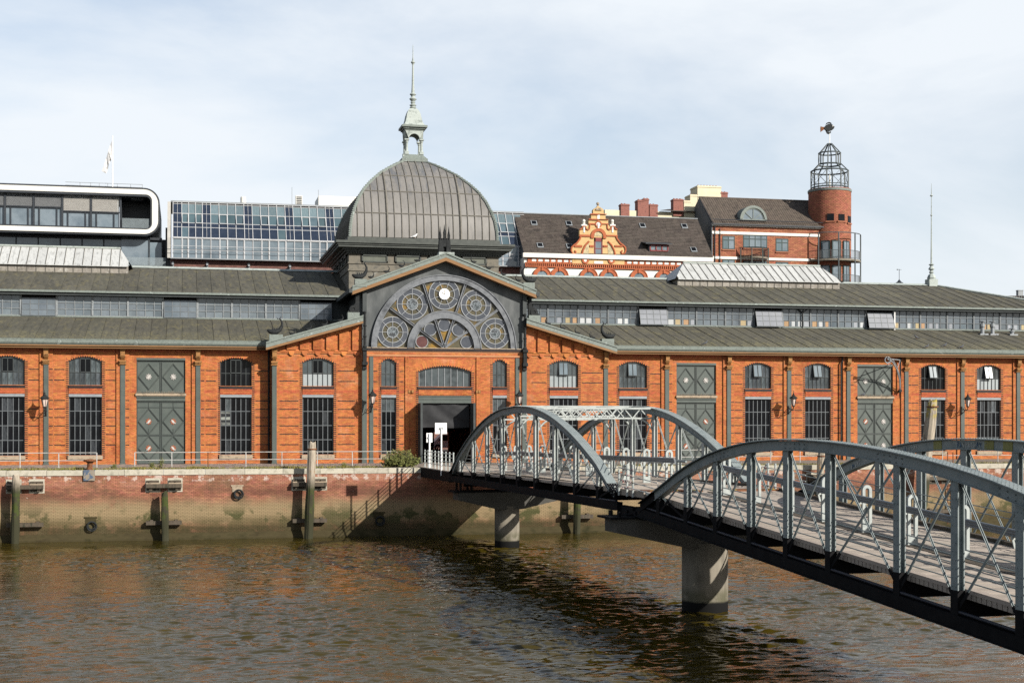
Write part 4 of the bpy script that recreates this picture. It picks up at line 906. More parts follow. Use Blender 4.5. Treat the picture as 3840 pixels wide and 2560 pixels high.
# ---- the bricks: the 300 nearest as parts of their own, the rest joined
def brick_cloud(items, mats, parent, depth, keep=300):
    full = [i for i, b in enumerate(items) if b[5] == 0 and b[1]-b[0] > .2]
    full.sort(key=lambda i: items[i][0]**2*0.02+(items[i][0]-3)**2*0.01+(items[i][2]-3)**2+0*random.random()); near = set(full[:keep])
    unit = mesh('brick', MB().box(-.5,-.5,-.5,.5,.5,.5), mats[0])
    mbs = {}
    for i, (x0, x1, z0, z1, Y, cl) in enumerate(items):
        d = depth+random.uniform(-.004,.004)
        if i in near:
            o = bpy.data.objects.new('brick', unit); link(o, parent); o.location = ((x0+x1)/2, Y-d/2, (z0+z1)/2); o.scale = (x1-x0, d, z1-z0)
        else:
            mb = mbs.setdefault(cl, MB()); n = len(mb.v)
            mb.v += [(x0,Y-d,z0),(x1,Y-d,z0),(x1,Y-d,z1),(x0,Y-d,z1),(x0,Y,z0),(x1,Y,z0),(x1,Y,z1),(x0,Y,z1)]
            mb.f += [(n,n+1,n+2,n+3),(n+1,n+5,n+6,n+2),(n+4,n,n+3,n+7),(n+3,n+2,n+6,n+7),(n,n+4,n+5,n+1)]
    for cl, mb in mbs.items(): obj('brick', mb, mats[cl], parent, kind='stuff')
brick_cloud(BRK, [brick_m, brick_dark_m, brick_red_m], hall, .014)
obj('arch_brick', WEDGES, brick_m, hall, kind='stuff'); obj('dark_arch_brick', WEDGED, brick_dark_m, hall, kind='stuff')
for mn, (mb, m_) in REST.items(): obj('pane', mb, m_, hall, kind='stuff')
# ================================================================ the quay wall and what stands on it
quay = thing('quay_wall', 'old brick quay wall with pale stone coping and green tide stains', 'quay wall', (5, QY, WATER))
qbrick_m = M('quay_brick', [(0.27,0.105,0.06),(0.34,0.145,0.09),(0.20,0.075,0.045)], rough=0.9, scale=0.7, detail=7, vary=0.22, island=0.22, spec=0.2)
overlay(qbrick_m, (0.42,0.23,0.16), zr=(-1.1,None), zsoft=.25, nscale=0.6, lo=0.46, hi=0.66, amount=0.6)
overlay(qbrick_m, (0.11,0.05,0.034), zr=(-2.2,-1.15), zsoft=.5, nscale=0.9, lo=0.34, hi=0.6, amount=0.75, stretch=(.35,1,1))
overlay(qbrick_m, (0.265,0.205,0.115), zr=(-3.7,-2.1), zsoft=.5, nscale=0.5, lo=0.18, hi=0.42, amount=0.92)
overlay(qbrick_m, (0.035,0.05,0.012), zr=(-4.0,-2.7), zsoft=.45, nscale=0.7, lo=0.50, hi=0.58, amount=0.92)
overlay(qbrick_m, (0.085,0.07,0.03), zr=(None,-3.2), zsoft=.35, nscale=0.9, lo=0.25, hi=0.6, amount=0.85)
overlay(qbrick_m, (0.04,0.036,0.014), zr=(None,-3.75), zsoft=.2, nscale=1.2, lo=0.2, hi=0.5, amount=0.8)
overlay(qbrick_m, (0.13,0.10,0.055), nscale=0.35, lo=0.48, hi=0.7, amount=0.55)
overlay(qbrick_m, (0.66,0.58,0.52), zr=(-1.9,-.35), zsoft=.3, nscale=3.6, lo=0.70, hi=0.735, amount=0.85)
overlay(qbrick_m, (0.60,0.52,0.46), zr=(-.75,None), zsoft=.1, nscale=2.2, lo=0.52, hi=0.6, amount=0.7)
qmortar_m = M('quay_mortar', [(0.16,0.125,0.085),(0.10,0.075,0.055)], rough=0.95, scale=1.5)
obj('backing_wall', MB().box(-30,QY+.014,-6,110,QY+.7,-.34), qmortar_m, quay)
QB = []; k = 0
while -4.22+k*.094 < -.36:
    z = -4.22+k*.094; x = -18.5 + (.14 if k % 2 else 0)
    while x < 76:
        if not (19 < x < 30 and z > -1.0): QB.append((x+.006, x+.274, z+.006, z+.088, QY+.014, 0))
        x += .28
    k += 1
brick_cloud(QB, [qbrick_m], quay, .02)
ledge_m = M('slimy_concrete_footing', [(0.035,0.028,0.014),(0.055,0.045,0.022),(0.02,0.02,0.008)], spec=.08, rough=0.85, scale=1.3, detail=7, stretch=(.5,1,1))
obj('footing', MB().prismx([(QY+.1,-4.15),(QY-.06,-4.2),(QY-.2,-4.55),(QY-.22,-5.5),(QY+.1,-5.5)],-30,110), ledge_m, quay)
cop_m = M('coping_stone', [(0.36,0.335,0.27),(0.45,0.42,0.345),(0.27,0.255,0.20)], rough=0.9, scale=2.2, detail=8, vary=.1, bump=.3)
overlay(cop_m, (0.16,0.17,0.07), nscale=1.6, lo=.6, hi=.7, amount=.6)
x = -19.0
while x < 78:
    w = random.uniform(2.3,2.8)
    if not (15.9 < x+w*.5 < 23): obj('coping_stone', MB().box(x+.012,QY-.05+random.uniform(-.012,.012),-.34,x+w-.012,QY+.72,0.006+random.uniform(0,.02)), cop_m, quay)
    else: obj('coping_stone', MB().box(x+.012,QY-.02,-.5,x+w-.012,QY+.72,-.02), cop_m, quay)
    x += w
# recessed ring niches
for px, py in ((890,1845),(340,1965),(1420,1945),(3680,1805)):
    x, z = XZ(px, py, QY)
    n = obj('mooring_niche', MB().box(x-.34,QY-.03,z+.02,x+.34,QY+.02,z+.42).box(x-.42,QY-.05,z+.4,x+.42,QY+.02,z+.5), stonesill_m if py < 1900 else ledge_m, quay, label='square niche with an iron mooring ring')
    obj('mooring_ring', MB().torus((x+.08,QY-.22,z-.12),.30,.05,20,6), iron_m, n); obj('mooring_ring', MB().torus((x+.06,QY-.17,z-.08),.23,.045,20,6), iron_m, n)
# timber brackets behind the piles
wood_wet_m = M('wet_dark_timber', [(0.045,0.035,0.025),(0.09,0.07,0.05),(0.03,0.03,0.018)], rough=0.7, scale=4, stretch=(1,1,.3), bump=.3)
for px, upper in ((95,1),(615,1),(1160,1),(2160,1),(3520,1),(3080,1)):
    x = WX(px, QY)
    for z, st in ((-1.05,1),(-3.5,0)):
        wl = MB().box(x-1.15,QY-.45,z-.13,x+1.15,QY-.16,z+.13)
        if st: wl.box(x-.95,QY-.3,z-.3,x-.75,QY,z+.3).box(x+.75,QY-.3,z-.3,x+.95,QY,z+.3)
        else: wl.box(x-.9,QY-.3,z-.2,x-.7,QY,z+.2).box(x+.7,QY-.3,z-.2,x+.9,QY,z+.2)
        w = obj('waling_beam', wl, wood_wet_m, quay)
        if st:
            for sx in (-.72,.72):
                obj('bearing_plate', MB().box(x+sx-.48,QY-.03,z-.42,x+sx+.48,QY+.01,z+.5), cop_m, w); obj('bracket_box', MB().box(x+sx-.4,QY-.12,z-.3,x+sx+.4,QY-.02,z+.36), wood_wet_m, w); obj('bracket_shelf', MB().box(x+sx-.42,QY-.34,z+.1,x+sx+.42,QY-.02,z+.2), stonesill_m, w)
lad = MB(); lx = WX(3560, QY)
for s in (-.22,.22): lad.beam((lx+s,QY-.15,.9),(lx+s,QY-.15,-4.6),.06,.05)
for k in range(18): lad.beam((lx-.22,QY-.15,.1-k*.27),(lx+.22,QY-.15,.1-k*.27),.035,.035)
tag(obj('quay_ladder', lad, rust_m), 'rusty iron ladder down the quay wall beside the leaning pile', 'ladder')
# mooring piles standing in the water
pile_m = M('weathered_pile_wood', [(0.25,0.21,0.165),(0.38,0.33,0.26),(0.12,0.095,0.07)], rough=0.9, scale=3, detail=8, stretch=(3,3,.25), bump=.6, bscale=9)
overlay(pile_m, (0.026,0.025,0.012), zr=(None,-.9), zsoft=.5, nscale=1.4, lo=0.1, hi=0.3, amount=.97)
overlay(pile_m, (0.045,0.062,0.010), zr=(-3.4,-1.3), zsoft=.5, nscale=1.4, lo=0.45, hi=0.6, amount=.85)
overlay(pile_m, (0.03,0.03,0.014), zr=(None,-3.1), zsoft=.4, nscale=1.4, lo=0.2, hi=0.5, amount=.9)
overlay(pile_m, (0.33,0.26,0.02), zr=(3.6,None), zsoft=.4, nscale=3.0, lo=0.45, hi=0.55, amount=.8)
overlay(pile_m, (0.40,0.20,0.03), zr=(-.6,.3), zsoft=.2, nscale=2.4, lo=0.57, hi=0.62, amount=.9)
def pile(name, x, y, zt, tiltx, r, label, rot=0.0):
    t = thing('mooring_pile', label, 'mooring pile', (x, y, WATER), 'mooring piles along the quay wall')
    n = 14; h = zt-WATER+1.2; mb = MB(); m = 22; rs = [1+.05*math.sin(k*1.1+x)+.035*math.sin(k*3.3) for k in range(m)]
    for j in range(n):
        z = -1.2+h*j/(n-1)
        for k in range(m):
            a = 2*math.pi*k/m; q = r*rs[k]*(1+.07*noise.noise((x*3+k*.35,j*.6,y))+.05*math.sin(j*1.1+x)-.12*j/n)
            if j == n-1: q *= .86; 
            mb.v.append((x+tiltx*(z-0)/5+q*math.cos(a), y+q*math.sin(a), WATER+z+(.16*math.sin(k*.9+x)+.06*math.sin(k*2.7) if j == n-1 else 0)))
    for j in range(n-1):
        for k in range(m): mb.f.append((j*m+k, j*m+(k+1)%m, (j+1)*m+(k+1)%m, (j+1)*m+k))
    mb.f.append(tuple((n-1)*m+k for k in range(m)))
    obj('pile_shaft', mb, pile_m, t, smooth=False)
    if zt > 1: obj('pile_band', MB().lathe(x+tiltx*(zt-WATER-.3)/5, y, [(r*1.02,zt-.42),(r*1.05,zt-.42),(r*1.05,zt-.34),(r*1.02,zt-.34)],14), rust_m, t)
    return t
for px, top, py, tl, r, lb in (
    (58,1786,-13.5,.1,.27,'split-topped wooden mooring pile with a green foot, the one nearest the left edge'),
    (618,1850,-13.4,-.05,.26,'short rotten mossy mooring pile below two stone brackets'),
    (1162,1662,-13.6,.2,.30,'tall bleached mooring pile with orange lichen in front of the railing'),
    (2165,1700,-13.5,.1,.26,'dark mooring pile glimpsed under the arched span'),
    (3498,1505,-13.6,.62,.42,'thick leaning mooring pile with a yellow lichen top'),
    (3072,1690,-13.5,.3,.30,'grey leaning mooring pile seen through the near arch')):
    x, zt = XZ(px, top, py); pile('mooring_pile', x-tl*(zt-WATER)/5 if tl > .5 else x-tl*.5, py, zt, tl, r, lb)
# rusty bollard
bx = WX(338, -11.9)
t = thing('bollard', 'rusty mushroom bollard on the quay edge', 'bollard', (bx,-12.2,0))
obj('bollard_head', MB().lathe(bx,-12.2,[(.23,0),(.22,.1),(.18,.18),(.17,.46),(.24,.53),(.40,.58),(.42,.63),(.38,.69),(.15,.73)],16), rust_m, t, smooth=False)
obj('bollard_plate', MB().box(bx-.37,QY-.14,-.68,bx+.35,QY+.3,.03), M('chipped_blue_plate', [(0.20,0.165,0.125),(0.25,0.215,0.17),(0.07,0.10,0.15)], rough=.8, scale=4.5, pos=[.35,.5,.56]), t)
# railings
rail_m = M('peeling_white_rail', [(0.36,0.36,0.34),(0.46,0.46,0.44),(0.24,0.2,0.165)], rough=.6, scale=4, detail=7, pos=[.3,.5,.72])
def railing(xs, y, label, rusty=None, endcurve=False):
    t = thing('railing', label, 'railing', ((xs[0]+xs[-1])/2, y, 0), 'white railings along the quay')
    for i, x in enumerate(xs): obj('railing_post', MB().tube([(x,y,0),(x,y,1.05)],.035,6), rust_m if i == rusty else rail_m, t)
    for z in (1.05,.52): obj('rail', MB().tube([(xs[0],y,z),(xs[-1],y,z)]+([(xs[-1]+.6,y,z),(xs[-1]+.8,y,z-.12)] if endcurve else []),.026,6), rail_m, t)
YR = -7.6
xs = [WX(p, YR) for p in (75,220,363,505,644,780,922,1057,1190,1321,1452)]
railing([xs[0]-5.2,xs[0]-2.6]+xs[:3], YR, 'white railing in front of the leftmost windows'); railing([xs[3]]+xs[4:], YR, 'long white railing from the left green door to the bush', 2, True)
railing([WX(p,YR) for p in (2060,2180,2300,2420,2534,2650,2770,2890,3000,3110)], YR, 'white railing behind the arched bridge'); railing([WX(p,YR) for p in (3534,3640,3742,3850,3960)], YR, 'white railing beside the rightmost windows')
# grass and weeds along the edge
def tufts(name, spots, m, hgt, kind='stuff'):
    mb = MB()
    for x, y, n, h in spots:
        for _ in range(n):
            a = random.uniform(0,6.28); l = h*random.uniform(.5,1.2); d = random.uniform(.15,.6)*l; bx_ = x+random.uniform(-.14,.14); by = y+random.uniform(-.1,.1)
            w = .012+.012*random.random(); ca, sa = math.cos(a), math.sin(a)
            mb.add([(bx_-w*sa,by+w*ca,0),(bx_+w*sa,by-w*ca,0),(bx_+ca*d*.5+w*.6*sa,by+sa*d*.5-w*.6*ca,l*.65),(bx_+ca*d,by+sa*d,l)], [(0,1,2,3)])
    o = obj(name, mb, m); o['kind'] = kind; o['label'] = 'dry yellowish grass along the quay edge'; return o
grass_m = M('dry_grass', [(0.16,0.15,0.03),(0.22,0.19,0.045),(0.075,0.10,0.02)], rough=.8, scale=1.2, island=.3)
sp_ = []
for _ in range(1500):
    x = random.uniform(-16,15.5); y = -10.9-abs(random.gauss(0,.42)); d = noise.noise((x*.5,0,0))
    if y < QY+.6: y = QY+.6+random.random()*.4
    if random.random() < .62+.6*d: sp_.append((x, y, random.randint(5,10), random.uniform(.08,.17)+.12*max(0,d)))
for _ in range(700):
    x = random.uniform(27,72); sp_.append((x, -11-abs(random.gauss(0,.4)), 5, random.uniform(.08,.18)))
for _ in range(40): sp_.append((random.uniform(-14,14), QY+.02, 7, .25))
tufts('grass', sp_, grass_m, .2)
soil = MB()
for a, b in ((-20,16),(27,76)): soil.quad((a,QY+.72,.004),(b,QY+.72,.004),(b,-10.3,.004),(a,-10.3,.004))
o = obj('soil_strip', soil, M('mossy_soil', [(0.17,0.15,0.04),(0.24,0.20,0.07),(0.10,0.10,0.035)], rough=.95, scale=2.5, detail=8)); o['kind'] = 'structure'
leaf_m = M('bush_leaf', [(0.09,0.11,0.025),(0.15,0.155,0.045),(0.06,0.08,0.02)], rough=.6, scale=2, island=.35)
def bush(cx, cy, w, h, n, label, name='bush', leaf=.09):
    t = thing(name, label, name, (cx,cy,0)); lf = MB(); st = MB()
    for _ in range(n//14):
        a = random.uniform(0,6.28); r = random.random()**.6; tip = Vector((cx+w/2*r*math.cos(a), cy+w/3*r*math.sin(a), h*(1-.55*r*r)*random.choice((.6,.8,.9,1.0,1.05,1.25))*random.uniform(.85,1.08)))
        base = Vector((cx+w*.28*r*math.cos(a), cy+w*.2*r*math.sin(a), 0)); st.tube([base, (base+tip)/2+Vector((0,0,.08)), tip],[.014,.010,.004],4)
        for k in range(14):
            q = .3+.7*random.random(); p = base.lerp(tip,q)+Vector((random.gauss(0,.07),random.gauss(0,.07),random.gauss(0,.05)))
            u = Vector((random.gauss(0,1),random.gauss(0,1),random.gauss(0,.7))).normalized()*leaf; v = u.orthogonal().normalized()*leaf*.35
            lf.add([p-u, p+v, p+u, p-v], [(0,1,2,3)])
    obj('foliage', lf, leaf_m, t); obj('stem', st, wood_wet_m, t)
bush(WX(1500,-11.2),-11.2,2.9,1.15,3600,'wild green bush growing at the quay edge beside the bridge')
for px, h in ((567,.55),(605,.7),(1290,.35),(430,.3)): bush(WX(px,-10.6),-10.6,.5,h,140,{567:'small green weed in front of the left double door',605:'tall dry brown weed left of the railing post',1290:'low weed tuft near the tall bleached pile',430:'small weed by the left railing'}[px],'weed',.06)
# ---- wall lanterns
glow_m = M('lantern_glass', [(0.55,0.42,0.36),(0.62,0.52,0.47)], rough=.1)
def make_lantern():
    t = thing('wall_lantern', 'x', 'street lamp', (0,0,0), 'iron wall lanterns on the brick front', local=True)
    br = MB().tube([(0,0,-.35),(0,-.1,-.38),(.0,-.35,-.30),(0,-.6,-.12),(0,-.85,-.12),(0,-1.0,.0),(0,-1.0,.14)],.035,6).tube([(0,0,.05),(0,-.2,.0),(0,-.45,-.14),(0,-.6,-.12)],.025,6).torus((0,-.3,-.1),.11,.02,12,5,'z').box(-.06,-.03,-.5,.06,0,.2)
    for k in range(10): a = R_(36*k); br.tube([(.0,-.5+.13*math.cos(a),-.02+.13*math.sin(a)),(.0,-.5+.13*math.cos(a+R_(36)),-.02+.13*math.sin(a+R_(36)))],.016,4)
    obj('bracket', br, iron_m, t)
    ft = MB()
    for k in range(6):
        a = R_(60*k); ft.tube([(.12*math.cos(a),-1+.12*math.sin(a),.2),(.25*math.cos(a),-1+.25*math.sin(a),.78)],.018,4)
    ft.lathe(0,-1,[(.08,.12),(.15,.17),(.14,.21)],6).lathe(0,-1,[(.28,.76),(.29,.8),(.25,.8)],6); obj('lantern_frame', ft, iron_m, t)
    obj('lantern_glass', MB().lathe(0,-1,[(.11,.21),(.235,.77)],6), glow_m, t)
    obj('lantern_roof', MB().lathe(0,-1,[(.36,.79),(.34,.83),(.16,.98),(.12,1.0),(.13,1.06),(.07,1.08),(.05,1.15),(.08,1.19),(.02,1.24),(.012,1.42)],12), iron_m, t)
    return t
lp = make_lantern()
for i, (px, pz, Y, lb) in enumerate(((172,1535,-.2,'iron wall lantern between the two leftmost windows'),(1391,1522,YP-.09,'iron wall lantern left of the open portal'),(1937,1522,YP-.09,'iron wall lantern above the crown of the far arch'),(2957,1530,-.2,'iron wall lantern between two windows above the near arch crown'),(3606,1532,-.2,'iron wall lantern beside the leaning pile, rightmost on the front'))):
    t = lp if i == 0 else copy_tree(lp, (0,0,0)); t.location = (WX(px,Y), Y, WZ(px,pz,Y)); t['label'] = lb
# ---- wall crane over the right-hand door
cx_, Yc = WX(3372,-.1), -.12
t = thing('wall_crane', 'old iron swing crane with curved jib above the right-hand door', 'crane', (cx_,Yc,7))
A = lambda x, y, z: (cx_+x, Yc+y, z)
obj('crane_post', MB().tube([A(0,-.15,8.6),A(0,-.15,5.6)],.06,8).box(cx_-.12,Yc-.25,8.35,cx_+.12,Yc,8.5).box(cx_-.12,Yc-.25,5.7,cx_+.12,Yc,5.85), iron_m, t)
jib = MB(); J = [(-.05,-.2,5.9),(-.35,-.7,6.7),(-.9,-1.3,7.5),(-1.6,-1.9,8.1),(-2.3,-2.3,8.35)]
jib.tube([A(*p) for p in J],.05,6).tube([A(p[0]+.05,p[1],p[2]+.16) for p in J],.03,5)
for p, q in zip(J, J[1:]): jib.tube([A(*p), A(q[0]+.05,q[1],q[2]+.16)],.02,4)
jib.tube([A(0,-.15,8.35),A(-2.3,-2.3,8.35)],.04,6).tube([A(0,-.15,8.35),A(-.9,-1.3,7.5)],.03,5); obj('crane_jib', jib, framelt_m, t)
obj('crane_wheel', MB().torus(A(-2.2,-2.2,8.25),.25,.04,16,5).torus(A(-2.0,-2.0,7.98),.13,.03,12,5), framelt_m, t); obj('crane_chain', MB().tube([A(-.1,-.25,6.0),A(-.15,-.3,5.4),A(-.1,-.3,5.1)],.03,5), iron_m, t)
# ---- pigeons and a gull
pig_m = M('pigeon_grey', [(0.05,0.055,0.065),(0.10,0.105,0.12)], rough=.7, scale=8); gull_m = M('gull_white', [(0.7,0.7,0.7)], rough=.6)
def bird(x, y, z, f, label, m=pig_m, s=1.0):
    n = 'gull' if m is gull_m else 'pigeon'
    t = thing(n, label, 'bird', (x,y,z), None if m is gull_m else 'pigeons resting on the hall', local=True)
    mb = MB().tube([(-.24*f*s,0,.10*s),(-.12*f*s,0,.13*s),(.02*f*s,0,.16*s),(.11*f*s,0,.24*s),(.14*f*s,0,.31*s),(.18*f*s,0,.32*s),(.23*f*s,0,.30*s)],[.02*s,.06*s,.09*s,.06*s,.045*s,.035*s,.008*s],7)
    mb.hexa([(-.38*f*s,-.04*s,.05*s),(-.2*f*s,-.05*s,.09*s),(-.2*f*s,.05*s,.09*s),(-.38*f*s,.04*s,.05*s)],[(-.38*f*s,-.04*s,.065*s),(-.2*f*s,-.05*s,.125*s),(-.2*f*s,.05*s,.125*s),(-.38*f*s,.04*s,.065*s)])
    obj('body', mb, m, t, smooth=True); obj('leg', MB().tube([(0,-.03*s,.1*s),(.01*s,-.03*s,0)],.008*s,4), rust_m, t); obj('leg', MB().tube([(0,.03*s,.1*s),(.01*s,.03*s,0)],.008*s,4), rust_m, t)
for px, Y, f, lb in ((3437,3.6,-1,'dark pigeon highest up the right-hand roof'),(3476,-.4,1,'pigeon at the gutter left of a pair of pigeons'),(3543,.2,1,'larger pigeon near the gutter with raised head'),(3606,-.4,1,'pigeon at the gutter farthest to the right'),(2645,-.2,1,'lone pigeon on the gutter above the middle green door')):
    bird(WX(px,Y), Y, 9.28+max(0,(Y+.74))*SL, f, lb)
bird(WX(3237,-.1), -.1, 5.3, 1, 'pigeon on the stone ledge of the right-hand door')
bird(19.05, DY-w_at(18.9)-.12, 18.62, 1, 'white gull on the dome ledge', gull_m, 1.2)
# ---- signs at the bridge head, bicycles, a car seen through the hall
# ================================================================ the bridge
BO = Vector((18.145,-56.64)); BT = Vector((.0457,-.99896)); BN = Vector((.99896,.0457))
def B(t, l, z): p = BO+BT*t+BN*l; return Vector((p.x, p.y, z))
BW_ = 6.4
def interp(tab, x):
    if x <= tab[0][0]: return tab[0][1]
    for i, ((xa, ya), (xb, yb)) in enumerate(zip(tab, tab[1:])):
        if x <= xb:
            y0 = tab[i-1][1] if i else 2*ya-yb; y3 = tab[i+2][1] if i+2 < len(tab) else 2*yb-ya; u = (x-xa)/(xb-xa)
            return .5*((2*ya)+(-y0+yb)*u+(2*y0-5*ya+4*yb-y3)*u*u+(-y0+3*ya-3*yb+y3)*u**3)
    return tab[-1][1]
def bbox(mb, t0, t1, l0, l1, zf0, zf1):              # box in bridge coordinates; zf give z at t
    lo = [B(t0,l0,zf0(t0)),B(t1,l0,zf0(t1)),B(t1,l1,zf0(t1)),B(t0,l1,zf0(t0))]; hi = [B(t0,l0,zf1(t0)),B(t1,l0,zf1(t1)),B(t1,l1,zf1(t1)),B(t0,l1,zf1(t0))]
    return mb.hexa(lo, hi)
NB = BN.to_3d(); PL = mesh('plank', MB().box(-.5,-.5,-.5,.5,.5,.5), plank_m)
ROTB = math.atan2(BN.y, BN.x)
graf = [M('graffiti_'+n, [c], rough=.6) for n, c in (('white',(.55,.56,.55)),('blue',(.06,.14,.26)),('yellow',(.55,.50,.05)))]
def span(label, tc, half, posts, archtab, deck, bot, paint, ncat, portals=(), yellow=()):
    """one tied-arch span: two trusses, deck, rails, centre barrier. deck(t), bot(t) give levels, archtab is arch height against |t-tc| above the chord line"""
    t = thing('bridge_span', label, 'bridge', tuple(B(tc,BW_/2,deck(tc))), 'arched spans of the iron footbridge')
    arch = lambda q: interp(archtab, abs(q-tc)) + deck(q)
    t0, t1 = tc-half, tc+half
    for l in (0.0, BW_):
        inn = 1 if l == 0 else -1
        ch = MB(); fl = MB(); dk = MB(); N = 44; pv = None
        for k in range(N+1):
            q = t0+(t1-t0)*k/N; z = arch(q)
            if pv is not None:
                qa, za = pv
                a, b = B(qa,l,za-.19), B(q,l,z-.19); low_ = (za+z)/2-.12 < deck((qa+q)/2); ch, fl, keep_ = (dk, dk, (ch, fl)) if low_ else (ch, fl, (ch, fl))
                ch.beam(a,b,.22,.30,NB)
                fl.beam(B(qa,l,za-.01), B(q,l,z-.01), .44, .035, NB)
                fl.beam(B(qa,l,za-.345), B(q,l,z-.345), .30, .025, NB); ch, fl = keep_
            pv = (q, z)
        c = obj('arch_chord', ch, steel_m, t); obj('chord_flange', fl, steel_m, c); obj('chord_foot', dk, steelblack_m, c)
        rv = MB(); nr = int((t1-t0)/.16)
        for k in range(nr):
            q = t0+.2+k*.16; z = arch(q)+.01
            for o_ in (-.17,-.06,.06,.17):
                p = B(q,l+o_,z)
                rv.add([p+Vector((-.022,0,0)),p+Vector((0,-.022,0)),p+Vector((.022,0,0)),p+Vector((0,.022,0)),p+Vector((0,0,.024))],[(0,1,4),(1,2,4),(2,3,4),(3,0,4)])
            if k % 2 and abs(((q-t0) % 5.7)-2.4) < .7:
                for zz in (-.12,-.26):
                    p = B(q,l-.125,arch(q)+zz-.02); rv.add([p+Vector((0,0,-.03)),p+Vector((0,-.03,0)),p+Vector((0,0,.03)),p+Vector((0,.03,0)),p+Vector((-.03,0,0))],[(0,1,4),(1,2,4),(2,3,4),(3,0,4)])
        obj('rivet', rv, paint, c, kind='stuff')
        bl = MB()                                   # tarred lower chord and post feet
        bbox(bl, t0-.3, t1+.3, l-.13, l+.13, bot, lambda q: bot(q)+.32)
        bbox(bl, t0-.3, t1+.3, l-.24, l+.24, lambda q: bot(q)-.03, bot)
        for q in posts: bl.beam(B(q,l,bot(q)), B(q,l,deck(q)-.02), .21, .33, NB)
        lowc = obj('lower_chord', bl, steelblack_m, t)
        for i, q in enumerate(posts):
            za, zb = deck(q)-.02, arch(q)-.15; pb = MB()
            for o_ in (-.085,.085): pb.beam(B(q,l+o_,za), B(q,l+o_,zb), .03, .32, NB)
            pb.beam(B(q+.045,l,za), B(q+.045,l,zb), .14, .03, NB)
            for o_ in (-.13,.13):
                for s in (-.09,.09): pass
            p = obj('post', pb, paint, t)
            pr = MB()
            for k in range(int((zb-za)/.22)):
                for s in (-.08,.08):
                    c0 = B(q+s,l-.100,za+.1+k*.22); pr.add([c0+Vector((0,0,-.028)),c0+Vector((0,-.028,0)),c0+Vector((0,0,.028)),c0+Vector((0,.028,0)),c0+Vector((-.026,0,0))],[(0,1,4),(1,2,4),(2,3,4),(3,0,4)])
            obj('rivet', pr, paint, p, kind='stuff')
            if (i, l) in yellow: obj('yellow_paint', MB().beam(B(q+.02,l+.05,deck(q)+1.3),B(q+.02,l+.05,deck(q)+2.0),.1,.012,NB), graf[2], p)
        nodes = [t0+.15]+list(posts)+[t1-.15]; low = MB()
        for i, (qa, qb) in enumerate(zip(nodes, nodes[1:])):
            last = i in (0, len(nodes)-2)
            for (pa, ua), (pb_, ub) in (((qa,'d'),(qb,'u')),((qa,'u'),(qb,'d'))):
                if last and ((i == 0 and (pa, ua) == (qa,'u')) or (i != 0 and (pb_, ub) == (qb,'u'))): pass
                za = arch(pa)-.3 if ua == 'u' else bot(pa)+.35; zb = arch(pb_)-.3 if ub == 'u' else bot(pb_)+.35
                if za < deck(pa) and ua == 'u': za = deck(pa)+.05
                if zb < deck(pb_) and ub == 'u': zb = deck(pb_)+.05
                off = -.05 if ua == 'd' else .05
                lo_, hi_ = ((pa, za), (pb_, zb)) if za < zb else ((pb_, zb), (pa, za))
                u = (deck(lo_[0])-lo_[1])/max(.05, hi_[1]-lo_[1]); u = min(.9, max(0, u))
                mid = (lo_[0]+(hi_[0]-lo_[0])*u, lo_[1]+(hi_[1]-lo_[1])*u)
                if u > 0.02: low.beam(B(lo_[0],l+off,lo_[1]), B(mid[0],l+off,mid[1]), .025, .10, NB)
                db = MB().beam(B(mid[0],l+off,mid[1]), B(hi_[0],l+off,hi_[1]), .06, .02, NB); db.beam(B(mid[0],l+off*1.3,mid[1]), B(hi_[0],l+off*1.3,hi_[1]), .02, .075, NB)
                obj('diagonal', db, paint, t)
        obj('diagonal_foot', low, steelblack_m, lowc)
        for h in (.2,.4,.6,.8,1.0):
            if l == 0 or h in (.4,.8,1.0): obj('guard_rail', MB().tube([B(t0+1.2,l+inn*.16,deck(t0+1.2)+h), B(t1-1.2,l+inn*.16,deck(t1-1.2)+h)], .018, 5), paint, t)
    # floor
    fb = MB()
    for q in posts: bbox(fb, q-.08, q+.08, .1, BW_-.1, lambda x: bot(x)+.25, lambda x: deck(x)-.22)
    for l in (.9,2.1,3.2,4.3,5.5): bbox(fb, t0, t1, l-.06, l+.06, lambda x: deck(x)-.34, lambda x: deck(x)-.09)
    obj('floor_beam', fb, steelblack_m, t, kind='stuff')
    obj('service_pipe', MB().tube([B(t0,-.05,deck(t0)-.55), B(t1,-.05,deck(t1)-.55)], .045, 8), M('dark_blue_pipe', [(0.012,0.015,0.026)], rough=.6), t)
    fas = MB(); q = t0
    while q < t1: bbox(fas, q+.02, min(q+.2,t1), .13, .22, lambda x: deck(x)-.22, lambda x: deck(x)-.08); q += .22
    obj('plank_end', fas, plank_m, t, kind='stuff')
    bbox(edge := MB(), t0, t1, .12, .34, lambda x: deck(x)-.075, lambda x: deck(x)+.03); obj('edge_timber', edge, plank_m, t)
    bbox(edge := MB(), t0, t1, BW_-.4, BW_-.2, lambda x: deck(x)-.075, lambda x: deck(x)+.12); obj('edge_kerb', edge, wood_wet_m, t)
    n = int((t1-t0)/.2); ang = math.atan2(deck(tc+1)-deck(tc), 1)
    for k in range(n):
        q = t0+.1+k*.2; p = B(q,(BW_+.1)/2,deck(q)-.035+random.uniform(-.006,.006))
        o = bpy.data.objects.new('plank', PL); link(o, t); o.location = p; o.scale = (BW_-.68, .186, .07); o.rotation_euler = (-ang, 0, ROTB)
    # centre barrier of slotted plates carrying two rails
    bl = 3.05; bbox(kb := MB(), t0, t1, bl-.28, bl+.28, lambda x: deck(x)-.03, lambda x: deck(x)+.02); obj('centre_kerb', kb, wood_wet_m, t)
    q = t0+1.4
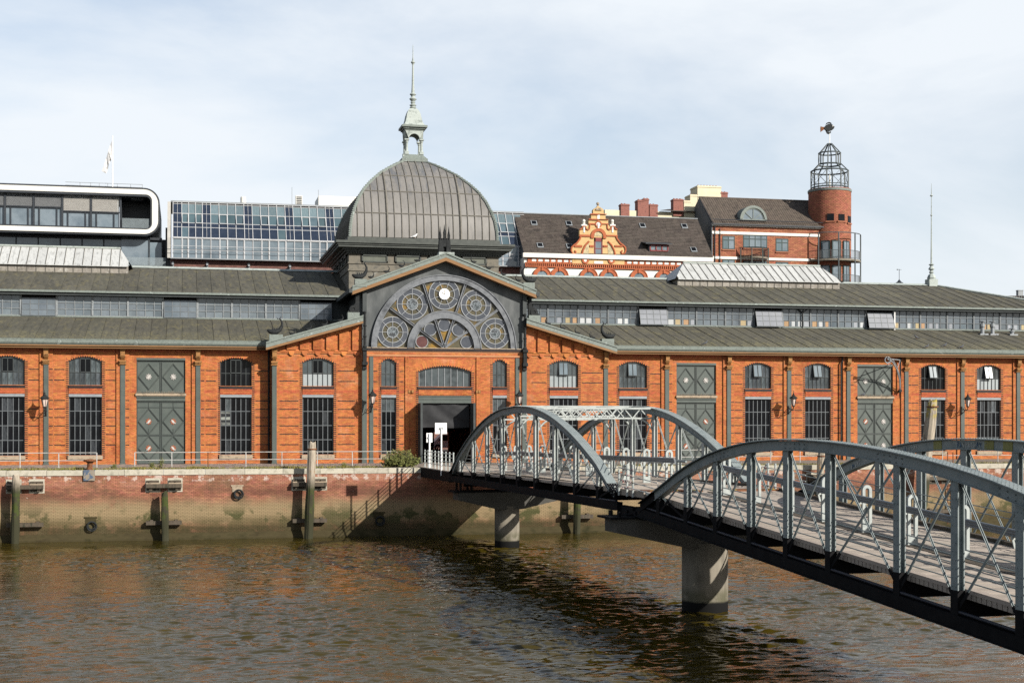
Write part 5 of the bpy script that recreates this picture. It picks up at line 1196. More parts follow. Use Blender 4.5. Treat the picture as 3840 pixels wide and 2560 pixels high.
    while q < t1-.5:
        z = deck(q); pl = MB(); w, tk = .34, .10
        def bx(l0, l1, z0, z1): pl.beam(B(q,bl+(l0+l1)/2,z+z0), B(q,bl+(l0+l1)/2,z+z1), l1-l0, tk, NB)
        bx(-w/2,-.07,0,.95); bx(.07,w/2,0,.95); bx(-.07,.07,0,.28); bx(-w/2,w/2,.95,1.12); bx(-w/2,-.07,1.12,1.4); bx(.07,w/2,1.12,1.4)
        for k in range(8):
            a, b = math.pi*k/8, math.pi*(k+1)/8
            lo = [B(q-tk/2,bl+.07*math.cos(a),z+1.4+.07*math.sin(a)),B(q-tk/2,bl+.17*math.cos(a),z+1.4+.17*math.sin(a)),B(q-tk/2,bl+.17*math.cos(b),z+1.4+.17*math.sin(b)),B(q-tk/2,bl+.07*math.cos(b),z+1.4+.07*math.sin(b))]
            pl.hexa(lo, [v+(B(tk,0,0)-B(0,0,0)) for v in lo])
        pl.beam(B(q,bl-.34,z+1.0), B(q,bl+.30,z+1.0), .1, .05, (0,0,1)); pl.beam(B(q,bl-.22,z+.72), B(q,bl-.30,z+1.0), .04, .06)
        obj('barrier_post', pl, steel2_m, t); q += 2.8
    br = MB()
    for k in range(3): br.tube([B(t0+.6,bl-.26-.02*k,deck(t0+.6)+1.06+.075*k), B(t1-.4,bl-.26-.02*k,deck(t1-.4)+1.06+.075*k)], .045, 8)
    obj('ribbed_barrier_rail', br, M('ribbed_rail_grey', [(0.13,0.145,0.16),(0.18,0.195,0.21)], rough=.4), t)
    obj('barrier_rail', MB().tube([B(t0+.6,bl+.24,deck(t0+.6)+1.08), B(t1-.4,bl+.24,deck(t1-.4)+1.08)], .05, 8), steel_m, t)
    for q in portals:
        zt = arch(q)+.02; zb = zt-.55; pf = MB()
        pf.beam(B(q,0,zt-.04), B(q,BW_,zt-.04), .16, .10, (0,1,0)); pf.beam(B(q,0,zb), B(q,BW_,zb), .12, .08, (0,1,0))
        n = 13
        for k in range(n):
            a, b = .35+(BW_-.7)*k/n, .35+(BW_-.7)*(k+1)/n
            u, v = (zb, zt-.06) if k % 2 else (zt-.06, zb)
            pf.beam(B(q,a,u), B(q,b,v), .05, .05)
            if k in (3,4,5,7,8,9): pf.beam(B(q+.04,a,v), B(q+.04,b,u), .04, .04)
        for l, s in ((0.0,1),(BW_,-1)):
            pf.tube([B(q,l+s*(1.1-1.1*math.cos(a)),zb-1.1+1.1*math.sin(a)) for a in [math.pi/2*k/8 for k in range(9)]], .05, 6)
        obj('portal_frame', pf, steel2_m, t)
    if len(portals) > 1:
        lb = MB()
        for qa, qb in zip(portals, portals[1:]):
            za, zb = arch(qa), arch(qb)
            for k in range(3): a, b = BW_*k/3, BW_*(k+1)/3; lb.beam(B(qa,a,za-.05), B(qb,b,zb-.05), .06, .05); lb.beam(B(qa,b,za-.05), B(qb,a,zb-.05), .06, .05)
        obj('top_bracing', lb, steel2_m, t)
    return t, arch
S1 = [(0,3.66),(3.3,3.52),(6.6,3.04),(9.9,2.2),(13.2,1.05),(15.6,-.12),(16.2,-.5)]
S2 = [(0,3.27),(1.97,3.24),(4.8,3.10),(7.54,2.80),(10.4,2.25),(13.1,1.46),(16.0,.34),(18.15,-.52)]
deck1 = lambda t: .42-.00035*(t+12)**2 if t < -12 else .42
deck2 = lambda t: .30-.06*t
sp1, arch1 = span('pale grey arched iron span with lattice portals, next to the quay', -19.4, 15.6, [-19.4+3.3*k for k in (-4,-3,-2,-1,0,1,2,3,4)], S1, lambda t: .40-.0006*(t+12)**2 if t < -12 else .40, lambda t: -.50, steel2_m, 'far', portals=(-22.7,-19.4,-16.1), yellow=((3,0.0),(4,0.0),(6,0.0),(5,BW_),(6,BW_),(7,BW_)))
sp2, arch2 = span('grey-blue arched iron span sloping down towards the viewer', 17.15, 17.9, [17.15+d for d in (-15.97,-13.14,-10.38,-7.54,-4.8,-1.97,1.97,4.8,7.54,10.38,13.14,15.97)], S2, deck2, lambda t: -.65-.0603*t, steel_m, 'near')
# graffiti scrawls on the far chord of the near span
gr = MB(); gb = MB()
for q0, n in ((8.5,7),(12.0,9),(15.6,6),(4.8,5)):
    for k in range(n):
        q = q0+k*.16; l = BW_-.13
        pts = [B(q+random.uniform(0,.16),l,arch2(q)-.19+random.uniform(-.12,.12)) for _ in range(5)]
        (gr if random.random() < .7 else gb).tube(pts, .009, 4)
obj('graffiti', gr, graf[0], sp2, kind='stuff'); obj('graffiti', gb, graf[1], sp2, kind='stuff')
yp = MB()
for q in (10.6,13.6,14.6): yp.beam(B(q,BW_-.122,arch2(q)-.19), B(q+.5,BW_-.122,arch2(q+.5)-.19), .012, .3, NB)
obj('yellow_paint', yp, M('faded_olive_paint', [(0.17,0.17,0.045),(0.22,0.22,0.08)], rough=.6), sp2, kind='stuff')
# joint between the spans
jt = thing('bridge_joint', 'rusty hinge plates and short guard rail between the two arched spans', 'bridge joint', tuple(B(-2.4,3.2,.3)))
obj('joint_deck', bbox(MB(), -3.9, -.9, .1, 6.3, lambda t: .12, lambda t: .38), plank_m, jt)
obj('rusty_plate', bbox(MB(), -1.9, -.7, .3, 2.6, lambda t: .3, lambda t: .405), rust_m, jt); obj('rusty_plate', bbox(MB(), -1.9, -.7, 3.6, 6.1, lambda t: .3, lambda t: .405), rust_m, jt)
st = MB()
for k in range(7): st.beam(B(-1.2,.5+k*.85,.412), B(-.8,.7+k*.85,.412), .12, .01)
obj('yellow_stripe', st, graf[2], jt, kind='stuff')
for l in (0.0, BW_):
    pb = MB(); 
    for q in (-3.6,-2.6,-1.9): pb.tube([B(q,l,.1),B(q,l,1.45 if q > -3 else 1.2)],.045,6)
    for h in (.55,.8,1.05,1.3): pb.tube([B(-3.7,l,h),B(.9,l,h-.25)],.02,5)
    pb.beam(B(-3.9,l,.1), B(-2.7,l,1.4), .12, .05, NB)
    obj('joint_railing', pb, steel2_m, jt)
    lk = MB()
    for _ in range(46): 
        q = random.uniform(-3.2,-1.8); z = random.choice((.55,.8,1.05,1.3))-random.uniform(.03,.12); lk.beam(B(q,l-.04,z-.03),B(q,l-.04,z+.03),.05,.03)
    obj('love_lock', lk, M('coloured_padlock', [(0.30,0.20,0.06),(0.25,0.26,0.28),(0.28,0.05,0.04)], rough=.4, scale=6, island=.4), jt, kind='stuff')
jb = MB()
for l in (.2,BW_-.2): jb.beam(B(-3.9,l,-.55), B(-.6,l,-.55), .35, .45, NB); jb.beam(B(-2.0,l,-1.05), B(-2.0,l,-.3), .5, .5, NB)
for l in (1.2,3.2,5.2): bbox(jb, -3.8, -.8, l-.1, l+.1, lambda t: -.5, lambda t: .12)
obj('bearing', jb, steelblack_m, jt, kind='stuff')
# piers
def pier(tp, lp_, r, ztop, l0, l1, zend, zmid, label):
    c = B(tp, lp_, 0); t = thing('bridge_pier', label, 'bridge pier', (c.x, c.y, WATER), 'round concrete bridge piers')
    obj('pier_column', MB().lathe(c.x, c.y, [(r*1.0,WATER-2),(r,-4.0),(r,zmid+.2)], 40), concrete_m, t, smooth=True)
    hw = .75
    P = lambda l, z, s: B(tp+s*hw, l, z)
    cb = MB()
    prof = [(l0,ztop),(l0,zend),(lp_-r,zmid),(lp_+r,zmid),(l1,zend),(l1,ztop)]
    n = len(prof); cb.add([P(l,z,-1) for l, z in prof]+[P(l,z,1) for l, z in prof], [tuple(range(n)), tuple(range(2*n-1,n-1,-1))]+[(i,i+n,(i+1)%n+n,(i+1)%n) for i in range(n)])
    obj('crosshead', cb, M('crosshead_grey', [(0.055,0.053,0.047),(0.075,0.072,0.063)], rough=.8, scale=1.5), t)
    cap = MB(); cap.hexa([P(l0-.3,ztop-.02,-1.15),P(l1+.3,ztop-.02,-1.15),P(l1+.3,ztop-.02,1.15),P(l0-.3,ztop-.02,1.15)],[P(l0-.3,ztop+.07,-1.15),P(l1+.3,ztop+.07,-1.15),P(l1+.3,ztop+.07,1.15),P(l0-.3,ztop+.07,1.15)])
    for l in (l0+.2,l0+.9,l1-.2,l1-.9):
        cap.beam(P(l,ztop+.07,-.8), P(l,-.45,-.8), .1, .3); cap.beam(P(l,ztop+.07,.6), P(l,-.45,.6), .1, .3)
    cap.beam(P(l0+.55,-.7,0), P(l1-.55,-.7,0), .5, .25)
    obj('bearing_frame', cap, steelblack_m, t, kind='stuff')
pier(-33.5, 3.2, .78, -1.15, -.1, 6.7, -1.65, -2.25, 'slimmer round concrete pier close to the quay wall')
pier(-1.92, 3.2, .96, -.72, -.95, 7.3, -1.3, -2.0, 'thick round concrete pier under the middle of the bridge')
# landing stage between quay and first span
ln = thing('bridge_landing', 'dark wooden landing with white railings joining bridge and quay', 'landing stage', tuple(B(-39,3.2,0)))
dl = lambda t: .08-.002*(t+43)
obj('landing_frame', bbox(bbox(bbox(MB(), -45.2, -34.9, -.1, .15, lambda t: -.62, lambda t: dl(t)-.06), -45.2, -34.9, BW_-.15, BW_+.1, lambda t: -.62, lambda t: dl(t)-.06), -45.2,-34.9,.2,BW_-.2,lambda t:-.5,lambda t:dl(t)-.1), steelblack_m, ln)
for k in range(51):
    q = -45.1+.1+k*.2; o = bpy.data.objects.new('plank', PL); link(o, ln); o.location = B(q,BW_/2,dl(q)-.035); o.scale = (BW_+.15,.186,.07); o.rotation_euler = (0,0,ROTB)
for l in (0.0, BW_):
    for k in range(9):
        q = -43.2+k*1.08; pbm = MB().beam(B(q,l,-.1), B(q,l,dl(q)+1.12), .07, .07, NB).ball(tuple(B(q,l,dl(q)+1.15)),.06,6); obj('railing_post', pbm, steel2_m, ln)
    for h in (.32,.58,.84,1.08): obj('rail', MB().tube([B(-43.2,l,dl(-43)+h), B(-34.6,l,dl(-34)+h)], .024, 5), steel2_m, ln)
    obj('chain', MB().tube([B(-43.2-.35*k*(1),l-.25*k,dl(-43)+1.0-.5*math.sin(math.pi*min(1,k/5))) for k in range(7)], .018, 4), iron_m, ln)
# signs facing the land, seen from behind
def sign(name, t_, l_, zb, zt, pw, x0, x1, z0, z1, label):
    c = B(t_, l_, 0); s = thing(name, label, 'sign', (c.x,c.y,zb))
    obj('sign_post', MB().tube([(c.x,c.y,zb),(c.x,c.y,zt)], pw, 8), white_m, s)
    obj('sign_panel', MB().box(c.x+x0,c.y+.05,z0,c.x+x1,c.y+.09,z1), white_m, s); obj('sign_bracket', MB().box(c.x-.12,c.y-.02,(z0+z1)/2-.05,c.x+.12,c.y+.06,(z0+z1)/2+.05), framelt_m, s)
sign('square_sign', -37.6, -.1, -.3, 2.75, .05, -.40, .37, 2.41, 3.12, 'large blank white sign on a pole at the bridge head')
sign('narrow_sign', -41.7, 0, -.1, 2.4, .06, -.2, .2, 1.8, 2.43, 'narrow blank white sign on a pole beside the landing railing')
# ---- bicycles leaning by the quay, car seen through the hall
def bicycle(x, y, f, label, m):
    t = thing('bicycle', label, 'bicycle', (x,y,0), 'bicycles parked on the quay', local=True)
    for s in (-.52,.52):
        w = obj('wheel', MB().torus((s,0,.34),.32,.022,20,5), iron_m, t); sp = MB()
        for k in range(8): a = R_(45*k); sp.beam((s,0,.34),(s+.31*math.cos(a),0,.34+.31*math.sin(a)),.006,.006)
        obj('spoke', sp, framelt_m, w, kind='stuff')
    obj('bike_frame', MB().tube([(-.52,0,.34),(-.05,0,.3),(.38,0,.82),(-.16,0,.80),(-.05,0,.3)],.022,6).tube([(-.16,0,.80),(-.52,0,.34)],.015,6).tube([(.52,0,.34),(.38,0,.82),(.34,0,.98)],.02,6).tube([(-.16,0,.8),(-.19,0,.92)],.018,6), m, t)
    obj('saddle', MB().tube([(-.3,0,.95),(-.18,0,.96),(-.04,0,.94)],[.08,.06,.02],6), iron_m, t); obj('handlebar', MB().tube([(.2,-.28,1.0),(.34,-.2,1.0),(.36,0,1.0),(.34,.2,1.0),(.2,.28,1.0)],.016,6), iron_m, t)
for px, lb, c in ((2030,'dark bicycle leaning near the far arch foot',(.03,.03,.035)),(2478,'reddish bicycle behind the centre barrier',(.25,.03,.03)),(2452,'bicycle with pale frame beside the reddish one',(.4,.4,.42))):
    bicycle(WX(px,-9.2), -9.2, 1, lb, M('bike_paint', [c], rough=.4))
cx0, cy0 = WX(1640, 40)+1.4, 40.0
t = thing('parked_car', 'white car glimpsed through the open portal behind the hall', 'car', (cx0,cy0,0), local=True)
pr = [(-2.0,.3),(-2.05,.7),(-1.6,.85),(-.9,1.42),(.7,1.46),(1.5,.95),(2.05,.85),(2.1,.35)]
obj('car_body', MB().prism(pr,-.85,.85), white_m, t); obj('car_window', MB().prism([(-1.3,.9),(-.8,1.34),(.65,1.37),(1.25,.95)],-.87,.87), glass_dark_m, t)
for s in (-1.3,1.3):
    for y in (-.82,.82): obj('wheel', MB().torus((s,y,.32),.24,.09,16,6), iron_m, t)
t.scale = (1.15,1,1.3)
# ---- the floating stage the near span comes down on
pc = B(40, 3.2, 0); t = thing('pontoon', 'dark steel floating stage at the low end of the bridge', 'pontoon', (pc.x,pc.y,WATER))
hull = bbox(MB(), 35.2, 47.0, -4.0, 10.5, lambda q: -5.6, lambda q: -2.3); obj('hull', hull, steelblack_m, t)
obj('pontoon_deck', bbox(MB(), 35.1, 47.1, -4.1, 10.6, lambda q: -2.29, lambda q: -2.15), plank_m, t)
for l in (.4, 6.0):
    obj('bridge_bearing', bbox(MB(), 34.2, 35.6, l-.35, l+.35, lambda q: -2.28, lambda q: -2.02), steelblack_m, t)
for q in (37, 45):
    for l in (-3.4, 9.9): p = B(q,l,0); obj('mooring_bitt', MB().lathe(p.x,p.y,[(.16,-2.15),(.15,-1.7),(.24,-1.65),(.24,-1.58),(.05,-1.55)],12), rust_m, t)
# ================================================================ buildings behind the hall
z1_ = lambda x, y: (x/1.8085, 640+y/1.8085)          # readings taken on enlargements of the photograph
z3_ = lambda x, y: (2200+x/2.136, 640+y/2.136)
zg_ = lambda x, y: (2100+x/4.9, 740+y/4.9)
zt_ = lambda x, y: (2950+x/2.34, 430+y/2.34)
def q1(x, y, Y): return XZ(*z1_(x, y), Y)
def q3(x, y, Y): return XZ(*z3_(x, y), Y)
def qg(x, y, Y): return XZ(*zg_(x, y), Y)
anth_m = M('anthracite_frame', [(0.028,0.033,0.04),(0.045,0.05,0.058)], rough=.4)
offglass_m = M('office_glass', [(0.10,0.14,0.17),(0.17,0.21,0.24),(0.08,0.11,0.135)], rough=.06, scale=.3, spec=.6, vary=.15)
blind_w = M('white_venetian_slat', [(0.60,0.58,0.54),(0.66,0.64,0.6)], rough=.5); blind_g = M('grey_venetian_slat', [(0.26,0.27,0.28),(0.31,0.32,0.33)], rough=.5)
white2_m = M('white_render', [(0.66,0.65,0.60),(0.72,0.71,0.66)], rough=.7, scale=.6)
# ---- modern office with a rounded white frame
YO = 52.0
off = thing('office_building', 'modern office with a rounded white band framing its top floor', 'building', (-12, YO, 0))
xr, zb, zt = -2.5, 23.5, 28.75
def rrect(x0, x1, z0, z1, r, n=8):
    p = [(x0,z0)]
    p += [(x1-r+r*math.sin(math.pi/2*k/n), z0+r-r*math.cos(math.pi/2*k/n)) for k in range(n+1)]
    p += [(x1-r+r*math.cos(math.pi/2*k/n), z1-r+r*math.sin(math.pi/2*k/n)) for k in range(n+1)]
    return p+[(x0,z1)]
def frame(outer, inner, y0, y1):
    mb = MB(); n = len(outer)
    for i in range(n-1):
        a, b, c, d = outer[i], outer[i+1], inner[i+1], inner[i]
        mb.add([(a[0],y0,a[1]),(b[0],y0,b[1]),(c[0],y0,c[1]),(d[0],y0,d[1]),(a[0],y1,a[1]),(b[0],y1,b[1]),(c[0],y1,c[1]),(d[0],y1,d[1])],[(0,1,2,3),(0,4,5,1),(3,2,6,7),(4,7,6,5)])
    return mb
obj('white_band', frame(rrect(-45,xr-.18,zb+.18,zt-.2,1.5), rrect(-45,xr-.82,zb+.68,zt-.74,.68), YO, YO+1.2), white2_m, off)
obj('outer_shell', frame(rrect(-45,xr,zb,zt,1.65), rrect(-45,xr-.2,zb+.2,zt-.22,1.48), YO+.15, YO+14), anth_m, off)
obj('inner_lining', frame(rrect(-45,xr-.8,zb+.66,zt-.72,.68), rrect(-45,xr-.98,zb+.82,zt-.98,.52), YO+.05, YO+5), anth_m, off)
zi0, zi1 = zb+.8, zt-1.0; xbal = WX(448, YO+.6)
ms = [WX(19+107.5*k, YO+.6) for k in range(-3,5)]
for i, (a, b) in enumerate(zip(ms, ms[1:])):
    if i == 6: b = xbal
    wb = i >= 5; zz = zi1-(1.72 if wb else 1.35)
    f = MB().box(a-.09,YO+.5,zi0,a+.09,YO+.9,zi1).box(a,YO+.55,zz-.07,b,YO+.8,zz+.05).box(a,YO+.5,zi0,b,YO+.8,zi0+.1).box(a+.55,YO+.6,zi0,a+.63,YO+.8,zz).box(b-.6,YO+.6,zi0,b-.52,YO+.8,zz)
    w = obj('office_window', f, anth_m, off); obj('pane', MB().box(a+.09,YO+.78,zi0,b-.05,YO+.82,zi1), offglass_m, w)
    s = MB(); n = 17
    for k in range(n): z = zz+.08+(zi1-zz-.1)*k/n; s.hexa([(a+.12,YO+.58,z),(b-.1,YO+.58,z),(b-.1,YO+.66,z+.04),(a+.12,YO+.66,z+.04)],[(a+.12,YO+.58,z+.012),(b-.1,YO+.58,z+.012),(b-.1,YO+.66,z+.055),(a+.12,YO+.66,z+.055)])
    obj('slat', s, blind_w if wb else blind_g, w, kind='stuff')
obj('loggia', MB().box(xbal,YO+4.2,zi0,xr-1,YO+4.4,zi1).box(xbal,YO+.6,zi0,xbal+.22,YO+4.2,zi1).box(xbal,YO+.7,zi1-.05,xr-1,YO+4.2,zi1+.1).box(xbal,YO+.4,zi0-.1,xr-1,YO+4.2,zi0), anth_m, off)
bal_glass = M('balustrade_glass', [(0.30,0.35,0.37)], rough=.1); bal_glass.node_tree.nodes['Principled BSDF'].inputs['Alpha'].default_value = .35
obj('balustrade', MB().box(xbal+.3,YO+.3,zi0,xr-1.1,YO+.33,zi0+1.1), bal_glass, off); obj('ceiling_grille', MB().box(xbal+1.2,YO+1.2,zi1-.12,xr-1.8,YO+2.6,zi1-.06), framelt_m, off)
obj('recessed_floor', MB().box(-45,YO+2.2,0,xr-4.2,YO+14,zb+.1).box(xr-4.2,YO+4,0,-1.6,YO+14,zb+.1).box(-1.9,YO+1.2,19,-1.4,YO+14,24.6), anth_m, off)
for k in range(7): a = -20+k*2.3; obj('office_window', MB().box(a+.05,YO+2.1,22.0,a+2.2,YO+2.22,23.2), offglass_m, off)
a, b = WX(455,YO+1.5), WX(560,YO+1.5); c = WX(608,YO+1.5); f = obj('terrace_window', MB().box(a,YO+1.6,zb-.25,c,YO+1.7,zb).box(b-.06,YO+1.6,19.5,b+.06,YO+1.7,zb).box(c-.06,YO+1.6,19.5,c,YO+1.7,zb), anth_m, off)
obj('pane', MB().box(a,YO+1.72,19.5,b,YO+1.76,zb), offglass_m, f); obj('pane', MB().box(b,YO+1.74,19.5,c,YO+1.78,zb-.5), offglass_m, f); obj('balustrade', MB().box(a,YO+.6,19.5,c+.4,YO+.63,21.2), bal_glass, off)
rr = MB()
for p in (300,340,372,404,440,490,534): x = WX(p,YO+4); rr.beam((x,YO+4,zt-.2),(x,YO+4,zt+.95),.05,.05)
for z in (zt+.95,zt+.62): rr.beam((WX(245,YO+4),YO+4,z),(WX(534,YO+4),YO+4,z),.05,.05)
obj('roof_railing', rr, framelt_m, off)
fx = WX(422, YO+3); fz0, fz1 = WZ(422,700,YO+3), WZ(422,512,YO+3)
t = thing('flagpole', 'white flagpole with a limp white flag on the office roof', 'flagpole', (fx,YO+3,fz0))
obj('pole', MB().tube([(fx,YO+3,fz0-.3),(fx,YO+3,fz1)],[.06,.035],8).ball((fx,YO+3,fz1),.07,6), white_m, t)
fl = MB(); pts = [(0,fz1-.45,0,2.1),(-.18,fz1-.9,.08,1.75),(-.38,fz1-1.6,-.06,1.2),(-.62,fz1-2.4,.07,.7),(-.85,fz1-3.2,-.04,.45),(-1.1,fz1-3.9,.02,.25)]
for x, z, y, h in pts: fl.v += [(fx-.05+x, YO+3+y, z), (fx-.05+x*.55, YO+3-y*1.5, z-h)]
for k in range(len(pts)-1): fl.f.append((2*k,2*k+1,2*k+3,2*k+2))
obj('flag', fl, M('white_flag', [(0.62,0.62,0.62),(0.30,0.30,0.30)], rough=.8, scale=1.5, pos=[.55,.7]), t)
# ---- glass-fronted block with a sloping glazed top
YG = 52.0; gblk = thing('glass_office', 'office block with sloping blue glazing over a dark brick base', 'building', (15, YG, 0))
gx0, gx1 = -1.35, 39.2; base_m = M('purple_brown_brick', [(0.15,0.075,0.065),(0.21,0.11,0.09),(0.11,0.055,0.05)], rough=.9, scale=1.2, stretch=(1,1,3), detail=6)
obj('brick_base', MB().box(gx0,YG+.3,0,gx1,YG+14,21.05), base_m, gblk)
bb = MB(); k = 0
while 18.4+k*.16 < 21.0:
    z = 18.4+k*.16; x = gx0+(.2 if k % 2 else 0)
    while x < 18: bb.box(x,YG+.28,z,x+.38,YG+.31,z+.14); x += .4
    k += 1
obj('brick', bb, M('base_brick', [(0.17,0.085,0.07),(0.13,0.065,0.055)], rough=.9, island=.25), gblk, kind='stuff')
steelw_m = M('pale_mullion', [(0.40,0.41,0.42),(0.5,0.51,0.52)], rough=.4)
zl0, zl1, zu1, lean = 21.15, 23.38, 27.75, 3.0
navy_m = M('navy_panel', [(0.016,0.024,0.042),(0.026,0.036,0.058)], rough=.12, spec=.5); teal_m = M('teal_glass', [(0.055,0.09,0.11),(0.085,0.125,0.145)], rough=.07, scale=.5, vary=.2); curt_m = M('curtained_glass', [(0.10,0.145,0.165),(0.145,0.19,0.21)], rough=.12, scale=3, stretch=(4,1,.2), vary=.15)
def SP(x, s): return Vector((x, YG+lean*s, zl1+(zu1-zl1)*s))
obj('roof_slab', MB().box(gx0,YG+lean,zu1,gx1,YG+13,zu1+.16), framelt_m, gblk); obj('end_gable', MB().prismx([(YG+.05,zl0),(YG+.05,zl1),(YG+lean,zu1),(YG+12,zu1),(YG+12,zl0)],gx0-.35,gx0), M('pale_end_wall', [(0.42,0.41,0.38)], rough=.7), gblk)
obj('balcony_floor', MB().box(gx0,YG-.5,zl0-.12,gx1,YG+.3,zl0), framelt_m, gblk)
rl = MB()
for z in (22.0,22.45): rl.beam((gx0,YG-.45,z),(gx1,YG-.45,z),.04,.04)
obj('balcony_rail', rl, steelw_m, gblk)
rows = [(.02,.30),(.30,.42),(.42,.68),(.68,.95)]
x = gx0+.25; mod = 0; gpanes = 0
while x < gx1-1:
    cols = [(x+.92*k, x+.92*(k+1), 0) for k in range(4)]+[(x+3.68, x+4.58, 1)] if mod else [(x, x+.95, 1)]+[(x+.95+.75*k, x+.95+.75*(k+1), 0) for k in range(3)]+[(x+3.2,x+4.1,1)]
    wn = obj('glazing_bay', MB().box(cols[0][0]-.04,YG-.02,zl0,cols[0][0]+.04,YG+.08,zl1), steelw_m, gblk)
    fm = MB()
    for ci, (a, b, dk) in enumerate(cols):
        if b > gx1: break
        for (s0, s1), kind in zip(rows, ('g','n','g2','g3')):
            m = navy_m if (dk or kind == 'n') else (navy_m if kind == 'g' and random.random() < .7 else (curt_m if kind == 'g3' else teal_m))
            obj('pane', MB().quad(SP(a+.03,s0+.008),SP(b-.03,s0+.008),SP(b-.03,s1-.008),SP(a+.03,s1-.008)), m, wn)
        fm.beam(SP(a,0)-Vector((0,.05,0)),SP(a,1)-Vector((0,.05,0)),.06,.08,(1,0,0))
        if dk: fm.beam(SP((a+b)/2,0)-Vector((0,.04,0)),SP((a+b)/2,1)-Vector((0,.04,0)),.03,.06,(1,0,0))
        obj('pane', MB().box(a+.03,YG+.06,zl0+.05,b-.03,YG+.09,zl1-.05), offglass_m, wn); fm.box(a-.025,YG,zl0,a+.025,YG+.06,zl1)
        if not dk and ci in (1,3) or (not mod and ci == 3):    # hinged lights, tilted open
            p0, p1 = SP(a+.05,.43), SP(a+.05,.67); u = Vector((0,-.28,-.05)); w_ = b-a-.1
            sb = MB().beam(p0+u,p1+Vector((0,-.07,0)),.06,.05,(1,0,0)).beam(p0+u+Vector((w_,0,0)),p1+Vector((w_,-.07,0)),.06,.05,(1,0,0)).beam(p0+u,p0+u+Vector((w_,0,0)),.06,.06,(0,0,1)).beam(p1+Vector((0,-.07,0)),p1+Vector((w_,-.07,0)),.06,.06,(0,0,1))
            obj('open_light', sb, steelw_m, wn)
            fm.box(a+.03,YG-.03,zl0,a+.12,YG+.05,zl1); fm.box(b-.12,YG-.03,zl0,b-.03,YG+.05,zl1)
    xe = cols[-1][1]
    for s in (0,.30,.42,.68,.95,1.0): fm.beam(SP(cols[0][0],s)-Vector((0,.03,0)),SP(min(xe,gx1),s)-Vector((0,.03,0)),.05,.06,(0,0,1))
    fm.box(cols[0][0],YG-.06,zl1-.06,min(xe,gx1),YG+.05,zl1+.1)
    obj('mullion', fm, steelw_m, wn, kind='stuff'); x = xe; mod = 1
for p in (648,777,933,1087): xx = WX(p,YG); obj('bracket_arm', MB().box(xx-.1,YG-.55,20.35,xx+.1,YG+.3,20.55).box(xx-.12,YG+.15,20.1,xx+.12,YG+.3,20.8), framelt_m, gblk)
a, zA = XZ(1195,762,60); b = WX(1345,60); obj('roof_plant_room', MB().box(a,60,26,b,65,WZ(1195,734,60)), white2_m, gblk)
x, z = XZ(1122,733,58); v = obj('roof_vent_tower', MB().box(x-.4,58,26,x+.4,58.8,z), white2_m, gblk); vm = MB()
for k in range(7): vm.box(x-.3,57.95,z-.25-k*.2,x+.3,58.0,z-.15-k*.2)
obj('louvre', vm, anth_m, v, kind='stuff'); x, z = XZ(912,738,57); obj('roof_flue', MB().lathe(x,57,[(.32,27),(.32,z-.12),(.25,z),(.05,z+.02)],12), white2_m, gblk)
for p, y0 in ((1194,712),(1095,702)): x, z = XZ(p,y0,58); obj('antenna', MB().tube([(x,58,27),(x,58,z)],.025,5), framelt_m, gblk)
# ---- white and yellow gabled house under a slate roof
YH = 50.0; hs = thing('gabled_house', 'white house with yellow scrolled gable and dark slate roof', 'building', (WX(2240,YH), YH, 0))
hx0, hx1 = WX(1966,YH), WX(2672,YH); zE = q1(0,0,YH)[1]*0+WZ(2240,955,YH); zR = zE+5.25; lean = 5.2
yel_m = M('yellow_brick', [(0.50,0.33,0.14),(0.56,0.39,0.19),(0.45,0.29,0.115)], rough=.85, scale=1.4, detail=6, stretch=(1,1,3)); red_m = M('terracotta_trim', [(0.33,0.085,0.035),(0.40,0.12,0.05)], rough=.8, scale=2)
slateroof_m = M('dark_slate', [(0.058,0.047,0.040),(0.080,0.066,0.056),(0.045,0.037,0.032)], rough=.7, scale=1.2, island=.16, detail=6)
obj('wall', MB().box(hx0,YH+.12,0,hx1,YH+11,zE-.5), white2_m, hs)
obj('cornice', MB().box(hx0-.2,YH-.35,zE-.52,hx1,YH+.3,zE-.02), white2_m, hs)
zc = WZ(2240,1000,YH)                                 # dentil course level
fr = MB().box(hx0+.4,YH-.02,zE-1.07,hx1,YH+.14,zE-.53); obj('frieze', fr, red_m, hs)
x = hx0+.9; pn = MB(); mu = MB()
while x < hx1-.6:
    if not (WX(2150,YH) < x < WX(2330,YH)): pn.box(x,YH-.05,zE-.95,x+.5,YH,zE-.68); mu.box(x+.56,YH-.1,zE-1.05,x+.68,YH,zE-.54)
    x += .76
obj('frieze_panel', pn, white2_m, hs, kind='stuff'); obj('frieze_bracket', mu, red_m, hs, kind='stuff')
obj('dentil_band', MB().box(hx0+.1,YH-.14,zE-1.17,hx1,YH+.14,zE-1.08).box(hx0+.1,YH-.10,zE-1.6,hx1,YH+.14,zE-1.5), red_m, hs)
dm = MB(); x = hx0+.1
while x < hx1: dm.box(x,YH-.12,zE-1.5,x+.12,YH+.1,zE-1.17); x += .24
obj('dentil', dm, red_m, hs, kind='stuff')
for p in (2033,2098,2208,2283,2396,2490,2560,2625):
    c = WX(p,YH); zz = zE-2.62
    w = obj('arched_window', MB().ring(c,zz,.62,1.02,YH-.1,YH+.2,20,0,math.pi).ring(c,zz,.98,1.08,YH-.16,YH+.1,20,0,math.pi).box(c-.12,YH-.2,zz+.6,c+.12,YH,zE-1.55).box(c-1.05,YH-.08,zz-2.5,c-.62,YH+.15,zz).box(c+.62,YH-.08,zz-2.5,c+1.05,YH+.15,zz), red_m, hs)
    obj('pane', MB().disc(c,zz,.63,YH-.01,YH+.1,20).box(c-.62,YH-.01,zz-2.5,c+.62,YH+.1,zz), offglass_m, w)
